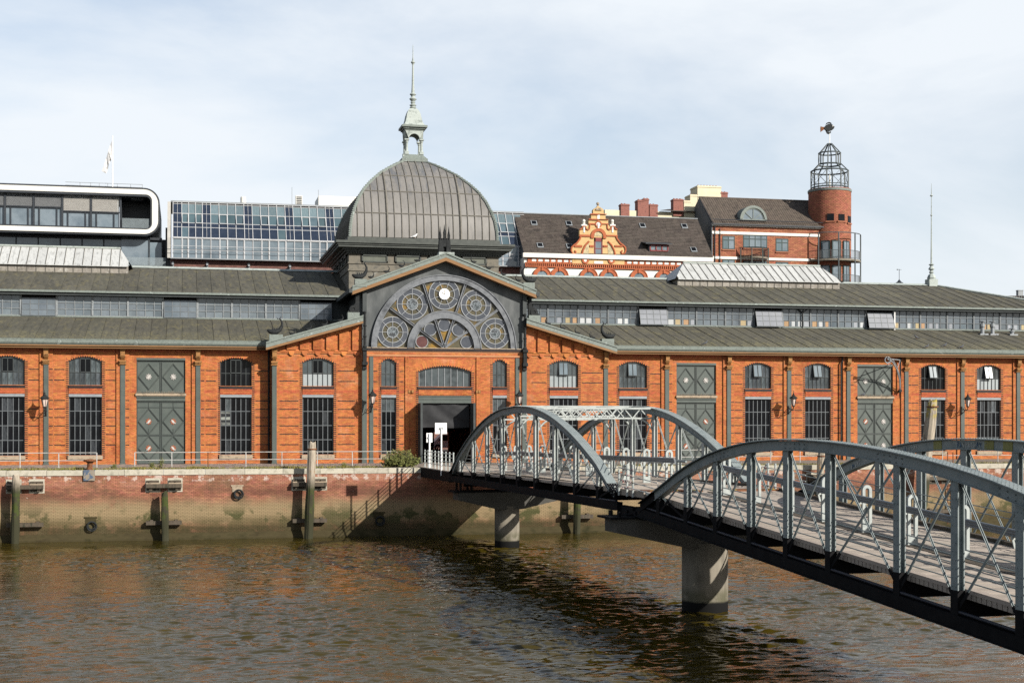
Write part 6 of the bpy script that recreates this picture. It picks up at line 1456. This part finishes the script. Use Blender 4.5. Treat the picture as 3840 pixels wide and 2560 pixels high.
# slates laid in courses: big ones as they read from the river
sl = MB(); n = 26; tl = random.Random(5)
for r in range(n):
    s0, s1 = r/n, (r+1)/n; x = hx0-.1+(.3 if r % 2 else 0)-.3
    while x < hx1:
        w = tl.uniform(.5,.7); h = .03+tl.random()*.015
        y0, z0 = YH-.2+(lean+.2)*s0, zE+(zR-zE)*s0; y1, z1 = YH-.2+(lean+.2)*s1, zE+(zR-zE)*s1
        a, b = max(x,hx0-.1), min(x+w-.015,hx1)
        if b > a: sl.add([(a,y0-h*.7,z0+h),(b,y0-h*.7,z0+h),(b,y1,z1+.004),(a,y1,z1+.004),(a,y0,z0),(b,y0,z0)],[(0,1,2,3),(4,5,1,0)])
        x += w
roof = obj('roof', MB().quad((hx0-.1,YH-.2,zE-.02),(hx1,YH-.2,zE-.02),(hx1,YH+lean,zR-.02),(hx0-.1,YH+lean,zR-.02)).quad((hx0-.1,YH+lean,zR-.02),(hx1,YH+lean,zR-.02),(hx1,YH+11,zE),(hx0-.1,YH+11,zE)).quad((hx0-.1,YH-.2,zE),(hx0-.1,YH+lean,zR),(hx0-.1,YH+11,zE)), anth_m, hs)
obj('slate', sl, slateroof_m, roof, kind='stuff'); obj('ridge_cap', MB().beam((hx0-.1,YH+lean,zR+.04),(hx1,YH+lean,zR+.04),.3,.1), framelt_m, roof)
def on_roof(px, py):                                  # a point on the sloping roof seen at this reading
    lo, hi = 0.0, 1.0
    for _ in range(30):
        s = (lo+hi)/2; Y = YH-.2+(lean+.2)*s
        if WZ(px,py,Y) > zE+(zR-zE)*s: lo = s
        else: hi = s
    Y = YH-.2+(lean+.2)*s; return WX(px,Y), Y, zE+(zR-zE)*s
for p in ((2002,838),(2133,840),(2025,922),(2135,925),(2409,848),(2566,850),(2601,938)):
    x, y, z = on_roof(*p); d = Vector((0,.704,.71)); nn = Vector((0,-.71,.704)); c = Vector((x,y,z))
    k = MB().beam(c-d*.42+nn*.05,c+d*.42+nn*.05,.72,.16,(1,0,0)); w = obj('roof_window', k, framelt_m, hs); obj('pane', MB().beam(c-d*.25+nn*.14,c+d*.34+nn*.14,.54,.02,(1,0,0)), glass_dark_m, w)
# box dormer
c = on_roof(2470,945); x0, x1 = WX(2438,c[1]), WX(2504,c[1]); y = c[1]-.1; zb_, zt2 = c[2]+.05, WZ(2470,917,c[1])
dmr = obj('dormer', MB().box(x0-.15,y+.05,zb_,x0,y+2.2,zt2).box(x1,y+.05,zb_,x1+.15,y+2.2,zt2).hexa([(x0-.7,y-.4,zt2),(x1+.4,y-.4,zt2),(x1+.4,y+2.4,zt2+.5),(x0-.7,y+2.4,zt2+.5)],[(x0-.7,y-.4,zt2+.1),(x1+.4,y-.4,zt2+.1),(x1+.4,y+2.4,zt2+.6),(x0-.7,y+2.4,zt2+.6)]).box(x0,y+.3,zb_,x1,y+.5,zt2), anth_m, roof, label='box dormer with a red three-light window') if False else obj('dormer', MB().box(x0-.15,y+.05,zb_,x0,y+2.2,zt2).box(x1,y+.05,zb_,x1+.15,y+2.2,zt2).hexa([(x0-.7,y-.4,zt2),(x1+.4,y-.4,zt2),(x1+.4,y+2.4,zt2+.5),(x0-.7,y+2.4,zt2+.5)],[(x0-.7,y-.4,zt2+.1),(x1+.4,y-.4,zt2+.1),(x1+.4,y+2.4,zt2+.6),(x0-.7,y+2.4,zt2+.6)]).box(x0,y+.3,zb_,x1,y+.5,zt2), anth_m, hs)
redf = M('dark_red_window', [(0.20,0.03,0.03)], rough=.5); wz0, wz1 = zb_+.1, WZ(2470,920,y); fm = MB()
for k in range(4): xx = x0+(x1-x0)*k/3; fm.box(xx-.07,y,wz0,xx+.07,y+.1,wz1)
fm.box(x0,y,wz0-.07,x1,y+.1,wz0+.07).box(x0,y,wz1-.07,x1,y+.1,wz1+.07); obj('dormer_frame', fm, redf, dmr); obj('pane', MB().box(x0,y+.08,wz0,x1,y+.12,wz1), offglass_m, dmr)
# scrolled gable
YB = YH-.12; gc = 705
half = [(480,1240),(480,1130),(430,1110),(432,1075),(478,1030),(500,975),(492,920),(450,880),(400,845),(345,770),(322,715),(350,712),(350,695),(345,690),(345,600),(322,588),(300,560),(292,530),(240,530),(235,560),(215,595),(190,600),(165,575),(158,500),(180,480),(180,405),(150,400),(132,398),(132,320),(145,318),(145,302),(98,300),(98,235),(85,215),(0,160)]
poly = [qg(gc-h,y,YB) for h, y in half]+[qg(gc+h,y,YB) for h, y in half[::-1][1:]]
gm = MB(); rows_ = half[::-1]
def gface(YF, YK, pts, m, name, par):                # strip-wise extrusion so the outline stays clean
    mb = MB()
    for (h0, y0), (h1, y1) in zip(pts, pts[1:]):
        if abs(y1-y0) < .5: continue
        a, b = qg(gc-h0,y0,YB), qg(gc+h0,y0,YB); c, d = qg(gc-h1,y1,YB), qg(gc+h1,y1,YB)
        mb.hexa([(c[0],YF,c[1]),(d[0],YF,d[1]),(d[0],YK,d[1]),(c[0],YK,c[1])],[(a[0],YF,a[1]),(b[0],YF,b[1]),(b[0],YK,b[1]),(a[0],YK,a[1])])
    return obj(name, mb, m, par)
clean = []; ylast = -1
for h, y in sorted(half, key=lambda p: p[1]):
    clean.append((h, y))
gab = gface(YB, YB+.55, sorted(half, key=lambda p: (p[1], p[0])), yel_m, 'scrolled_gable', hs)
def S(x, y): return qg(x, y, YB)
tr = MB(); sc_ = 1/4.9*(YB+DIST)*1.02/FPX
for sg in (-1,1):
    cc = [(322,715),(345,770),(400,845),(450,880),(492,920),(500,975),(478,1030),(432,1040),(415,1000),(440,980)]
    tr.tube([(S(gc+sg*h,y)[0],YB-.03,S(gc+sg*h,y)[1]) for h, y in cc],.11,6)
    cc = [(345,590),(322,588),(300,560),(292,530),(240,530),(235,560),(215,595),(190,600),(165,575),(158,490)]
    tr.tube([(S(gc+sg*h,y)[0],YB-.03,S(gc+sg*h,y)[1]) for h, y in cc],.09,6)
    cc = [(175,810),(240,880),(290,980),(310,1090)]
    tr.tube([(S(gc+sg*h,y)[0],YB-.03,S(gc+sg*h,y)[1]) for h, y in cc],.12,6)
    x, z = S(gc+sg*240,1155); tr.ring(x,z,.2,.42,YB-.1,YB,20)
def bar(h0, h1, y0, y1, d=.1):
    for sg in (-1,1):
        a, b = S(gc+sg*h0,y0), S(gc+sg*h1,y1); tr.box(min(a[0],b[0]),YB-d,b[1],max(a[0],b[0]),YB+.02,a[1])
bar(150,352,690,722); bar(90,165,880,915); bar(300,440,880,915); bar(0,182,1090,1135,.16); bar(60,182,478,500); bar(0,182,400,415,.16); bar(0,150,303,320,.14); bar(310,430,1080,1115)
x, z = S(gc,495); tr.ring(x,z,.26,.40,YB-.1,YB,20)
x, z = S(gc,715); tr.ring(x,z,.55,.92,YB-.14,YB,24,0,math.pi); tr.box(x-.92,YB-.14,z-.25,x-.55,YB,z).box(x+.55,YB-.14,z-.25,x+.92,YB,z)
obj('terracotta_moulding', tr, red_m, gab, kind='stuff')
tile_m = M('floral_tile', [(0.50,0.42,0.25),(0.10,0.09,0.05),(0.50,0.42,0.25)], rough=.6, scale=4, detail=3, pos=[.46,.5,.54])
obj('tile_lunette', MB().ring(x,z,.01,.55,YB-.04,YB+.01,20,0,math.pi), tile_m, gab)
for sg in (-1,1): obj('tile_panel', MB().prism([S(gc+sg*h,y) for h, y in ((170,830),(225,890),(270,980),(288,1085),(180,1085))][::sg],YB-.03,YB+.01), tile_m, gab)
a, b = S(gc-75,740), S(gc+75,1085); wf = obj('gable_window', MB().box(a[0],YB-.06,b[1],a[0]+.13,YB+.02,a[1]).box(b[0]-.13,YB-.06,b[1],b[0],YB+.02,a[1]).box(a[0],YB-.06,a[1]-.45,b[0],YB+.02,a[1]).box(a[0],YB-.05,b[1]+.85,b[0],YB+.02,b[1]+.93).box(a[0],YB-.06,b[1],b[0],YB+.02,b[1]+.12), redf, gab)
obj('pane', MB().box(a[0]+.1,YB-.02,b[1]+.1,b[0]-.1,YB-.008,a[1]-.4), offglass_m, wf)
wh = MB()
for sg in (-1,1):
    x, z = S(gc+sg*262,515); wh.box(x-.33,YB-.1,z-.08,x+.33,YB+.4,z+.1).lathe(x,YB+.15,[(.16,z+.1),(.2,z+.3),(.1,z+.35)],8).ball((x,YB+.15,z+.52),.2,8); x2, z2 = S(gc+sg*262,600); wh.box(x2-.09,YB-.06,z2-.3,x2+.09,YB+.02,z2+.35)
    x, z = S(gc+sg*240,1155); wh.disc(x,z,.19,YB-.06,YB-.005,16)
x, z = S(gc,495); wh.disc(x,z,.25,YB-.05,YB-.005,16).box(x-.1,YB-.12,z-.75,x+.1,YB-.03,z+.1); x, z = S(gc,360); wh.box(x-.15,YB-.06,z-.25,x+.15,YB-.005,z+.25)
a, b = S(gc-78,1170), S(gc+85,1222); wh.box(a[0],YB-.05,b[1],b[0],YB-.005,a[1])
obj('white_ornament', wh, white2_m, gab, kind='stuff')
x, z = S(gc,165); obj('gable_finial', MB().lathe(x,YB+.25,[(.55,z-.45),(.5,z-.35),(.15,z+.05),(.1,z+.15)],4,math.pi/4).ball((x,YB+.25,z+.32),.19,8), stonesill_m, gab)
chim_m = M('chimney_brick', [(0.21,0.085,0.066),(0.28,0.12,0.095),(0.12,0.052,0.045)], rough=.9, scale=3, stretch=(1,1,3), detail=6)
YCm = 60.0; yb_m = M('cream_render', [(0.60,0.54,0.38),(0.66,0.60,0.44)], rough=.8)
rear = thing('rear_house', 'cream and brick house tops with chimneys showing over the slate ridge', 'building', (WX(2560,YCm),YCm,0))
a, z = q3(580,325,YCm); b = q3(1150,330,YCm)[0]; obj('wall', MB().box(WX(2270,YCm),YCm+.2,0,b,YCm+8,z), yb_m, rear)
for (x0,y0,x1,y1,m,dp) in ((275,265,343,340,chim_m,.9),(410,232,455,340,chim_m,1.2),(455,222,498,340,chim_m,.8),(505,268,570,340,chim_m,1.2),(695,225,775,300,chim_m,1),(780,238,830,330,yb_m,1.5),(830,190,892,330,yb_m,2),(888,118,1077,330,yb_m,2.6),(1077,170,1130,330,chim_m,1)):
    a, zt2 = q3(x0,y0,YCm); b, zb2 = q3(x1,y1,YCm); ch = obj('chimney', MB().box(a,YCm,zb2-1,b,YCm+dp,zt2).box(a-.06,YCm-.06,zt2-.22,b+.06,YCm+dp+.06,zt2-.1), m, rear)
    pm_ = MB()
    for k in range(max(2,int((b-a)/.4))): pm_.lathe(a+.2+k*.4,YCm+.4,[(.1,zt2),(.09,zt2+.12)],8)
    obj('chimney_pot', pm_, chim_m, ch, kind='stuff')
obj('dark_roof', MB().hexa([(q3(580,325,YCm)[0],YCm-.5,q3(580,325,YCm)[1]),(q3(900,325,YCm)[0],YCm-.5,q3(580,325,YCm)[1]),(q3(900,325,YCm)[0],YCm+3,q3(580,270,YCm)[1]),(q3(720,325,YCm)[0],YCm+3,q3(580,280,YCm)[1])],[(q3(580,325,YCm)[0],YCm-.5,q3(580,322,YCm)[1]),(q3(900,325,YCm)[0],YCm-.5,q3(580,322,YCm)[1]),(q3(900,325,YCm)[0],YCm+3,q3(580,266,YCm)[1]),(q3(720,325,YCm)[0],YCm+3,q3(580,276,YCm)[1])]), slateroof_m, rear)
# ---- brick apartment house with a round stair tower
YA = 54.0; ap = thing('apartment_house', 'red brick apartment house with white bands and tiled roof', 'building', (WX(2880,YA),YA,0))
abr_m = M('apartment_brick', [(0.26,0.10,0.055),(0.31,0.125,0.07),(0.21,0.078,0.044)], rough=.9, scale=1.4, detail=6, stretch=(1,1,3), island=.0)
ax0, ax1 = WX(2672,YA), WX(3098,YA); aE = WZ(2680,838,YA); aR = aE+3.75; al = 4.4
gx = MB(); ks = 0
obj('wall', MB().box(ax0+.02,YA+.02,0,ax1,YA+12,aE-.1), abr_m, ap)
while 14.5+ks*.15 < aE-.1:                            # facing bricks of the front
    z = 14.5+ks*.15; x = ax0+(.22 if ks % 2 else 0)
    while x < ax1-.3: gx.add([(x+.01,YA-.01,z+.01),(x+.43,YA-.01,z+.01),(x+.43,YA-.01,z+.14),(x+.01,YA-.01,z+.14),(x+.01,YA+.02,z+.01),(x+.43,YA+.02,z+.01),(x+.43,YA+.02,z+.14),(x+.01,YA+.02,z+.14)],[(0,1,2,3),(1,5,6,2),(4,0,3,7),(3,2,6,7),(0,4,5,1)]); x += .44
    ks += 1
obj('brick', gx, M('apartment_facing_brick', [(0.28,0.105,0.058),(0.34,0.135,0.076)], rough=.9, scale=.8, island=.22), ap, kind='stuff')
for y0, y1, d in ((420,442,.25),(484,506,.12),(686,706,.12)):
    zt2, zb2 = WZ(2680+30*0,640+y0/2.136,YA), WZ(2680,640+y1/2.136,YA); obj('white_band', MB().box(ax0-.1,YA-d,zb2,ax1+.1,YA+.05,zt2), white2_m, ap)
greenf = M('dark_green_window_frame', [(0.02,0.045,0.045)], rough=.5)
def awin(x0, x1, y0, y1, n, par=ap, name='window'):
    zt2 = WZ(2760,640+y0/2.136,YA); zb2 = WZ(2760,640+y1/2.136,YA); a, b = WX(2200+x0/2.136,YA), WX(2200+x1/2.136,YA); m = MB()
    for k in range(n+1): xx = a+(b-a)*k/n; m.box(xx-.06,YA-.04,zb2,xx+.06,YA+.01,zt2)
    for z in (zb2,zt2,zt2-(zt2-zb2)*.3): m.box(a,YA-.045,z-.06,b,YA+.005,z+.06)
    w = obj(name, m, greenf, par)
    for k in range(n): obj('pane', MB().box(a+(b-a)*k/n,YA-.028,zb2,a+(b-a)*(k+1)/n,YA-.014,zt2), offglass_m if k else curt_m, w)
    obj('window_sill', MB().box(a-.1,YA-.14,zb2-.22,b+.1,YA,zb2-.07), abr_m, w); s = MB(); soldier(a-.05,b+.05,zt2+.07,zt2+.3,YA+.02,s); obj('lintel_brick', s, abr_m, w, kind='stuff')
for r in ((1090,1182,528,628,2),(1256,1442,515,612,4),(1517,1611,538,634,2),(1090,1182,716,800,2),(1256,1442,722,800,4),(1517,1611,726,800,2)): awin(*r)
a, b = WX(2200+1238/2.136,YA-1), WX(2200+1478/2.136,YA-1); zb2 = WZ(2830,640+690/2.136,YA-1); bal = obj('balcony', MB().prismz([(a+(b-a)*k/12, YA-.3-1.2*math.sin(math.pi*k/12)) for k in range(13)],zb2-.15,zb2+.05), concrete_m, ap)
rl = MB()
for k in range(29): u = k/28; rl.beam((a+(b-a)*u,YA-.3-1.2*math.sin(math.pi*u),zb2),(a+(b-a)*u,YA-.3-1.2*math.sin(math.pi*u),zb2+1.15),.035,.035)
for h in (.15,1.15): rl.tube([(a+(b-a)*k/14,YA-.3-1.2*math.sin(math.pi*k/14),zb2+h) for k in range(15)],.04,5)
obj('balcony_railing', rl, iron_m, bal)
for u in (.04,.32,.68,.96): obj('balcony_post', MB().tube([(a+(b-a)*u,YA-.3-1.2*math.sin(math.pi*u),zb2-4),(a+(b-a)*u,YA-.3-1.2*math.sin(math.pi*u),zb2+1.1)],.07,6), steelgreen_m, bal)
# pantiles in courses
tile2_m = M('brown_pantile', [(0.075,0.060,0.048),(0.10,0.08,0.064),(0.055,0.045,0.037)], rough=.8, scale=1.3, island=.15); pt = MB(); n = 15
for r in range(n):
    s0, s1 = r/n, (r+1)/n; y0, z0 = YA-.35+(al+.35)*s0, aE+(aR-aE)*s0; y1, z1 = YA-.35+(al+.35)*s1, aE+(aR-aE)*s1; x = ax0-.05
    while x < ax1+.1:
        w = .30; h = .06; pt.add([(x,y0,z0+h*.4),(x+w*.35,y0,z0+h*1.3),(x+w*.7,y0,z0+h*1.3),(x+w,y0,z0+h*.3),(x,y1,z1),(x+w*.35,y1,z1+h),(x+w*.7,y1,z1+h),(x+w,y1,z1)],[(0,1,5,4),(1,2,6,5),(2,3,7,6),(0,3,2,1)]); x += w
ro = obj('roof', MB().hexa([(ax0-.1,YA-.35,aE-.12),(ax1+.1,YA-.35,aE-.12),(ax1+.1,YA+al,aR-.12),(ax0-.1,YA+al,aR-.12)],[(ax0-.1,YA-.35,aE),(ax1+.1,YA-.35,aE),(ax1+.1,YA+al,aR),(ax0-.1,YA+al,aR)]).quad((ax0-.1,YA+al,aR),(ax1,YA+al,aR),(ax1,YA+12.5,aE-1),(ax0-.1,YA+12.5,aE-1)), anth_m, ap)
obj('roof_tile', pt, tile2_m, ro, kind='stuff'); obj('roof_gutter', MB().tube([(ax0-.15,YA-.4,aE+.45),(ax1+.1,YA-.4,aE+.45)],.05,6).box(ax0-.1,YA-.5,aE-.16,ax1+.1,YA-.34,aE-.03), anth_m, ap)
obj('ridge_cap', MB().tube([(ax0-.15,YA+al,aR+.05),(ax1+.1,YA+al,aR+.05)],.13,6), tile2_m, ro)
obj('side_wall', MB().prismx([(YA,0),(YA,aE-.05),(YA+al,aR-.03),(YA+12.5,aE-.9),(YA+12.5,0)],ax0-.12,ax0+.03), M('grey_end_wall', [(0.10,0.11,0.12),(0.13,0.14,0.15)], rough=.8, scale=1), ap)  # end wall in a plain grey tone
c, zc2 = q3(1335,395,YA); dmz = MB().ring(c,zc2,1.45,1.75,YA-.1,YA+3,20,0,math.pi); de = obj('eyebrow_dormer', dmz, coppergrey_m, ap)
obj('pane', MB().ring(c,zc2,.02,1.46,YA+.05,YA+.1,20,0,math.pi), offglass_m, de); sp_k = MB().ring(c,zc2,1.32,1.46,YA,YA+.1,20,0,math.pi).box(c-1.75,YA-.1,zc2-.08,c+1.75,YA+.1,zc2+.06)
for an in (40,90,140): sp_k.beam((c,YA+.03,zc2),(c+1.4*math.cos(R_(an)),YA+.03,zc2+1.4*math.sin(R_(an))),.1,.06,(0,1,0))
obj('dormer_frame', sp_k, coppergrey_m, de)
obj('downpipe', MB().tube([(ax0+.25,YA-.12,aE-.1),(ax0+.25,YA-.12,8)],.07,6).tube([(ax0+.9,YA-.12,aE-.6),(ax0+.9,YA-.12,8)],.06,6), anth_m, ap)
# tower
YT = 55.5; tx = WX(3111,YT); Rt = 2.62; ztop = WZ(3111,716,YT)
tw = thing('stair_tower', 'round brick stair tower with an open steel lantern on top', 'tower', (tx,YT,0))
obj('tower_wall', MB().lathe(tx,YT,[(Rt-.02,0),(Rt-.02,ztop)],48), abr_m, tw, smooth=False)
tb = MB(); k = 0
while 14+k*.16 < ztop-.05:
    z = 14+k*.16; n = 38
    for j in range(n):
        a0 = 2*math.pi*(j+(.5 if k % 2 else 0))/n+.004; a1 = a0+2*math.pi/n-.012
        if math.sin(a0) > .35: continue
        q = [(tx+Rt*math.cos(a),YT+Rt*math.sin(a)) for a in (a0,a1)]
        zz0, zz1 = z+.008, z+.152
        tb.add([(q[0][0],q[0][1],zz0),(q[1][0],q[1][1],zz0),(q[1][0],q[1][1],zz1),(q[0][0],q[0][1],zz1)],[(0,1,2,3)])
    k += 1
obj('brick', tb, M('tower_brick', [(0.26,0.092,0.055),(0.31,0.118,0.07)], rough=.9, island=.2), tw, kind='stuff')
obj('parapet', MB().lathe(tx,YT,[(Rt+.06,ztop-.25),(Rt+.08,ztop),(Rt-.2,ztop+.03)],48), coppergrey_m, tw)
def onT(px, z, r=Rt):                                # angle on the tower seen at this reading
    u = (px-3111)/(78.0)*2.62/r; return -math.pi/2+math.asin(max(-.999,min(.999,u)))+R_(-20)*0-.30*0
va = math.atan2(-DIST-YT, -tx)                        # direction from the tower to the camera
for px, y0, y1, hw in ((zt_(385,0)[0],872,935,.42),(zt_(477,0)[0],875,935,.42),(zt_(542,0)[0],885,945,.40)):
    u = max(-.97,min(.97,(px-3111)/78.0)); a = va+math.asin(u); z0, z1 = WZ(3111,430+y1/2.34,YT-2), WZ(3111,430+y0/2.34,YT-2); p = MB()
    d = Vector((math.cos(a),math.sin(a),0)); s = Vector((-d.y,d.x,0)); c = Vector((tx,YT,0))+d*(Rt+.01)
    w = obj('tower_window', MB().beam(c+Vector((0,0,z0)),c+Vector((0,0,z1)),hw*2,.06,s), glass_dark_m, tw); obj('window_sill', MB().beam(c-s*.6+Vector((0,0,z0-.08)),c+s*.6+Vector((0,0,z0-.08)),.16,.16), abr_m, w)
ir_m = M('lantern_steel', [(0.06,0.075,0.08),(0.10,0.115,0.12)], rough=.5)
zl = [WZ(3111,430+y/2.34,YT) for y in (655,500,440,340,255)]; r1, r2 = 2.28, 1.33; n8 = 8
lt = obj('tower_lantern', MB().torus((tx,YT,zl[0]+.12),r1,.09,32,5,'z').torus((tx,YT,zl[0]+.42),r1,.06,32,5,'z').torus((tx,YT,zl[1]),r1,.10,32,5,'z').torus((tx,YT,zl[2]),r2,.11,24,5,'z').torus((tx,YT,zl[3]),r2,.09,24,5,'z').torus((tx,YT,zl[4]-.1),.25,.10,12,5,'z'), ir_m, tw)
for k in range(n8):
    a = 2*math.pi*k/n8+.2; c_, s_ = math.cos(a), math.sin(a); b_ = a+2*math.pi/n8; P = lambda r, z, a_=a: (tx+r*math.cos(a_),YT+r*math.sin(a_),z)
    obj('lantern_post', MB().beam(P(r1,zl[0]),P(r1,zl[1]),.13,.13).beam(P(r1,zl[1]),P(r2,zl[2]+.1),.13,.13).beam(P(r2,zl[2]),P(r2,zl[3]),.12,.12).beam(P(r2,zl[3]),P(.25,zl[4]),.12,.12), ir_m, tw)
    obj('lantern_brace', MB().tube([P(r1,zl[0]+.4),P(r1,zl[1],b_)],.025,4).tube([P(r1,zl[1]),P(r1,zl[0]+.4,b_)],.025,4), ir_m, tw)
obj('lantern_lamp', MB().lathe(tx,YT,[(.12,zl[0]),(.12,zl[0]+.6),(.09,zl[0]+1.7),(.02,zl[0]+1.8)],8), white2_m, tw)
zf = WZ(3111,430+118/2.34,YT); vn = thing('fish_weathervane', 'dark metal flounder weathervane above the tower lantern', 'weathervane', (tx,YT,zl[4]))
obj('vane_pole', MB().tube([(tx,YT,zl[4]-.2),(tx,YT,zf-.5)],.055,6), white_m, vn)
V = lambda x, y: (tx+(x-375)/2.34*(YT+DIST)/FPX*1.06, zf-(y-120)/2.34*(YT+DIST)/FPX*1.06)
obj('fish_body', MB().prism([V(*p) for p in ((420,110),(405,95),(385,85),(360,86),(340,98),(325,115),(318,125),(330,138),(350,148),(372,150),(392,142),(410,128))],YT-.12,YT+.12), iron_m, vn)
obj('fish_fin', MB().prism([V(*p) for p in ((335,95),(348,75),(368,67),(388,72),(395,88),(380,80),(360,80),(345,90))],YT-.05,YT+.05), iron_m, vn); obj('fish_fin', MB().prism([V(*p) for p in ((335,145),(352,152),(372,155),(388,148),(385,165),(368,176),(350,172))],YT-.05,YT+.05), iron_m, vn)
obj('fish_tail', MB().prism([V(*p) for p in ((322,115),(292,112),(290,108),(286,125),(288,160),(318,138))],YT-.05,YT+.05), rust_m, vn); obj('fish_eye', MB().disc(V(402,103)[0],V(402,103)[1],.07,YT-.16,YT-.12,8), white2_m, vn)
# stacked balconies on the tower's river side
for y in (1275,1490):
    zz = WZ(3111,430+y/2.34,YT-2); arc = [va-R_(52)+R_(150)*k/24 for k in range(25)]; Rb = 3.75
    sl2 = MB(); cz2 = [(tx+Rb*math.cos(a),YT+Rb*math.sin(a)) for a in arc]+[(tx+(Rt-.2)*math.cos(a),YT+(Rt-.2)*math.sin(a)) for a in arc[::-1]]
    for k in range(24):
        q = [(tx+Rb*math.cos(arc[k]),YT+Rb*math.sin(arc[k])),(tx+Rb*math.cos(arc[k+1]),YT+Rb*math.sin(arc[k+1])),(tx+(Rt-.1)*math.cos(arc[k+1]),YT+(Rt-.1)*math.sin(arc[k+1])),(tx+(Rt-.1)*math.cos(arc[k]),YT+(Rt-.1)*math.sin(arc[k]))]
        sl2.hexa([(*p,zz-.18) for p in q],[(*p,zz+.05) for p in q])
    s = obj('tower_balcony', sl2, concrete_m, tw); rl = MB()
    for a in [arc[0]+(arc[-1]-arc[0])*k/60 for k in range(61)]: rl.beam((tx+Rb*math.cos(a),YT+Rb*math.sin(a),zz+.15),(tx+Rb*math.cos(a),YT+Rb*math.sin(a),zz+1.05),.03,.03)
    for h in (.15,1.08): rl.tube([(tx+Rb*math.cos(a),YT+Rb*math.sin(a),zz+h) for a in arc],.035,5)
    obj('balcony_railing', rl, ir_m, s)
    for px in (3096,3135,3170):
        u = max(-.95,min(.95,(px-3111)/78.0)); a = va+math.asin(u); d = Vector((math.cos(a),math.sin(a),0)); sv = Vector((-d.y,d.x,0)); c = Vector((tx,YT,zz))+d*(Rt+.02)
        w = obj('balcony_door', MB().beam(c-sv*.5,c-sv*.5+Vector((0,0,2.3)),.12,.12,sv).beam(c+sv*.5,c+sv*.5+Vector((0,0,2.3)),.12,.12,sv).beam(c-sv*.5+Vector((0,0,2.3)),c+sv*.5+Vector((0,0,2.3)),.12,.12), greenf, tw); obj('pane', MB().beam(c-d*.0,c+Vector((0,0,2.3)),.95,.05,sv), offglass_m, w)
zz = WZ(3111,430+1045/2.34,YT-2); obj('balcony_ring', MB().tube([(tx+3.75*math.cos(a),YT+3.75*math.sin(a),zz) for a in arc],.06,5), ir_m, tw)
for a in (arc[0],arc[5],arc[11],arc[17],arc[23]): obj('balcony_column', MB().tube([(tx+3.75*math.cos(a),YT+3.75*math.sin(a),9),(tx+3.75*math.cos(a),YT+3.75*math.sin(a),zz)],.085,6), ir_m, tw)
# ---- far right: small turret and a dark roofed building
YF = 90.0
x, z = XZ(3372,1073,YF); zz = lambda py: WZ(3372,py,YF)
t = thing('roof_turret', 'tiny dark roof turret with a weathervane, alone beyond the ridge', 'turret', (x,YF,0))
obj('turret_body', MB().box(x-.3,YF-.3,0,x+.3,YF+.3,z-1).lathe(x,YF,[(.45,z-1),(.45,zz(1064)),(.62,zz(1063)),(.62,zz(1061)),(.35,zz(1057)),(.05,zz(1048))],8), anth_m, t); obj('turret_vane', MB().tube([(x,YF,zz(1050)),(x,YF,zz(1009))],.04,5).beam((x-.35,YF,zz(1011)),(x+.4,YF,zz(1011)),.02,.05).box(x-.4,YF-.02,zz(1013),x-.2,YF+.02,zz(1009)), anth_m, t)
wa, wz = XZ(3680,1113,YF); wb = XZ(3900,1100,YF)[0]; t = thing('warehouse', 'dark roofed warehouse with flues at the far right edge', 'building', (wa,YF,0))
obj('wall', MB().box(wa,YF,0,wb+20,YF+15,WZ(3780,1135,YF)), chim_m, t); rf = MB(); z0, z1 = WZ(3780,1150,YF), WZ(3760,1112,YF)
rf.prism([(wa-6,z0-2.5),(wa+1,z1),(wb+20,z1+.9),(wb+20,z0-2.5)],YF-.4,YF-.1); obj('roof', rf, slateroof_m, t); rb = MB()
for k in range(60): xx = wa+1+k*.42; rb.box(xx,YF-.5,z0-2.5,xx+.16,YF-.39,z1+.02*k-.1)
obj('roof_rib', rb, anth_m, t, kind='stuff'); c, zc3 = XZ(3790,1160,YF); obj('roof_arch', MB().ring(c,zc3,.1,1.9,YF-.6,YF-.5,20,0,math.pi), chim_m, t)
for px, y0, w in ((3620,1092,.25),(3628,1094,.2),(3642,1091,.7),(3656,1097,.4),(3828,1087,.85)): xx, zz2 = XZ(px,y0,YF); obj('roof_flue', MB().box(xx-w/2,YF,8,xx+w/2,YF+.6,zz2).box(xx-w/2-.05,YF-.05,zz2-.12,xx+w/2+.05,YF+.65,zz2-.02), framelt_m if w > .6 else anth_m, t)
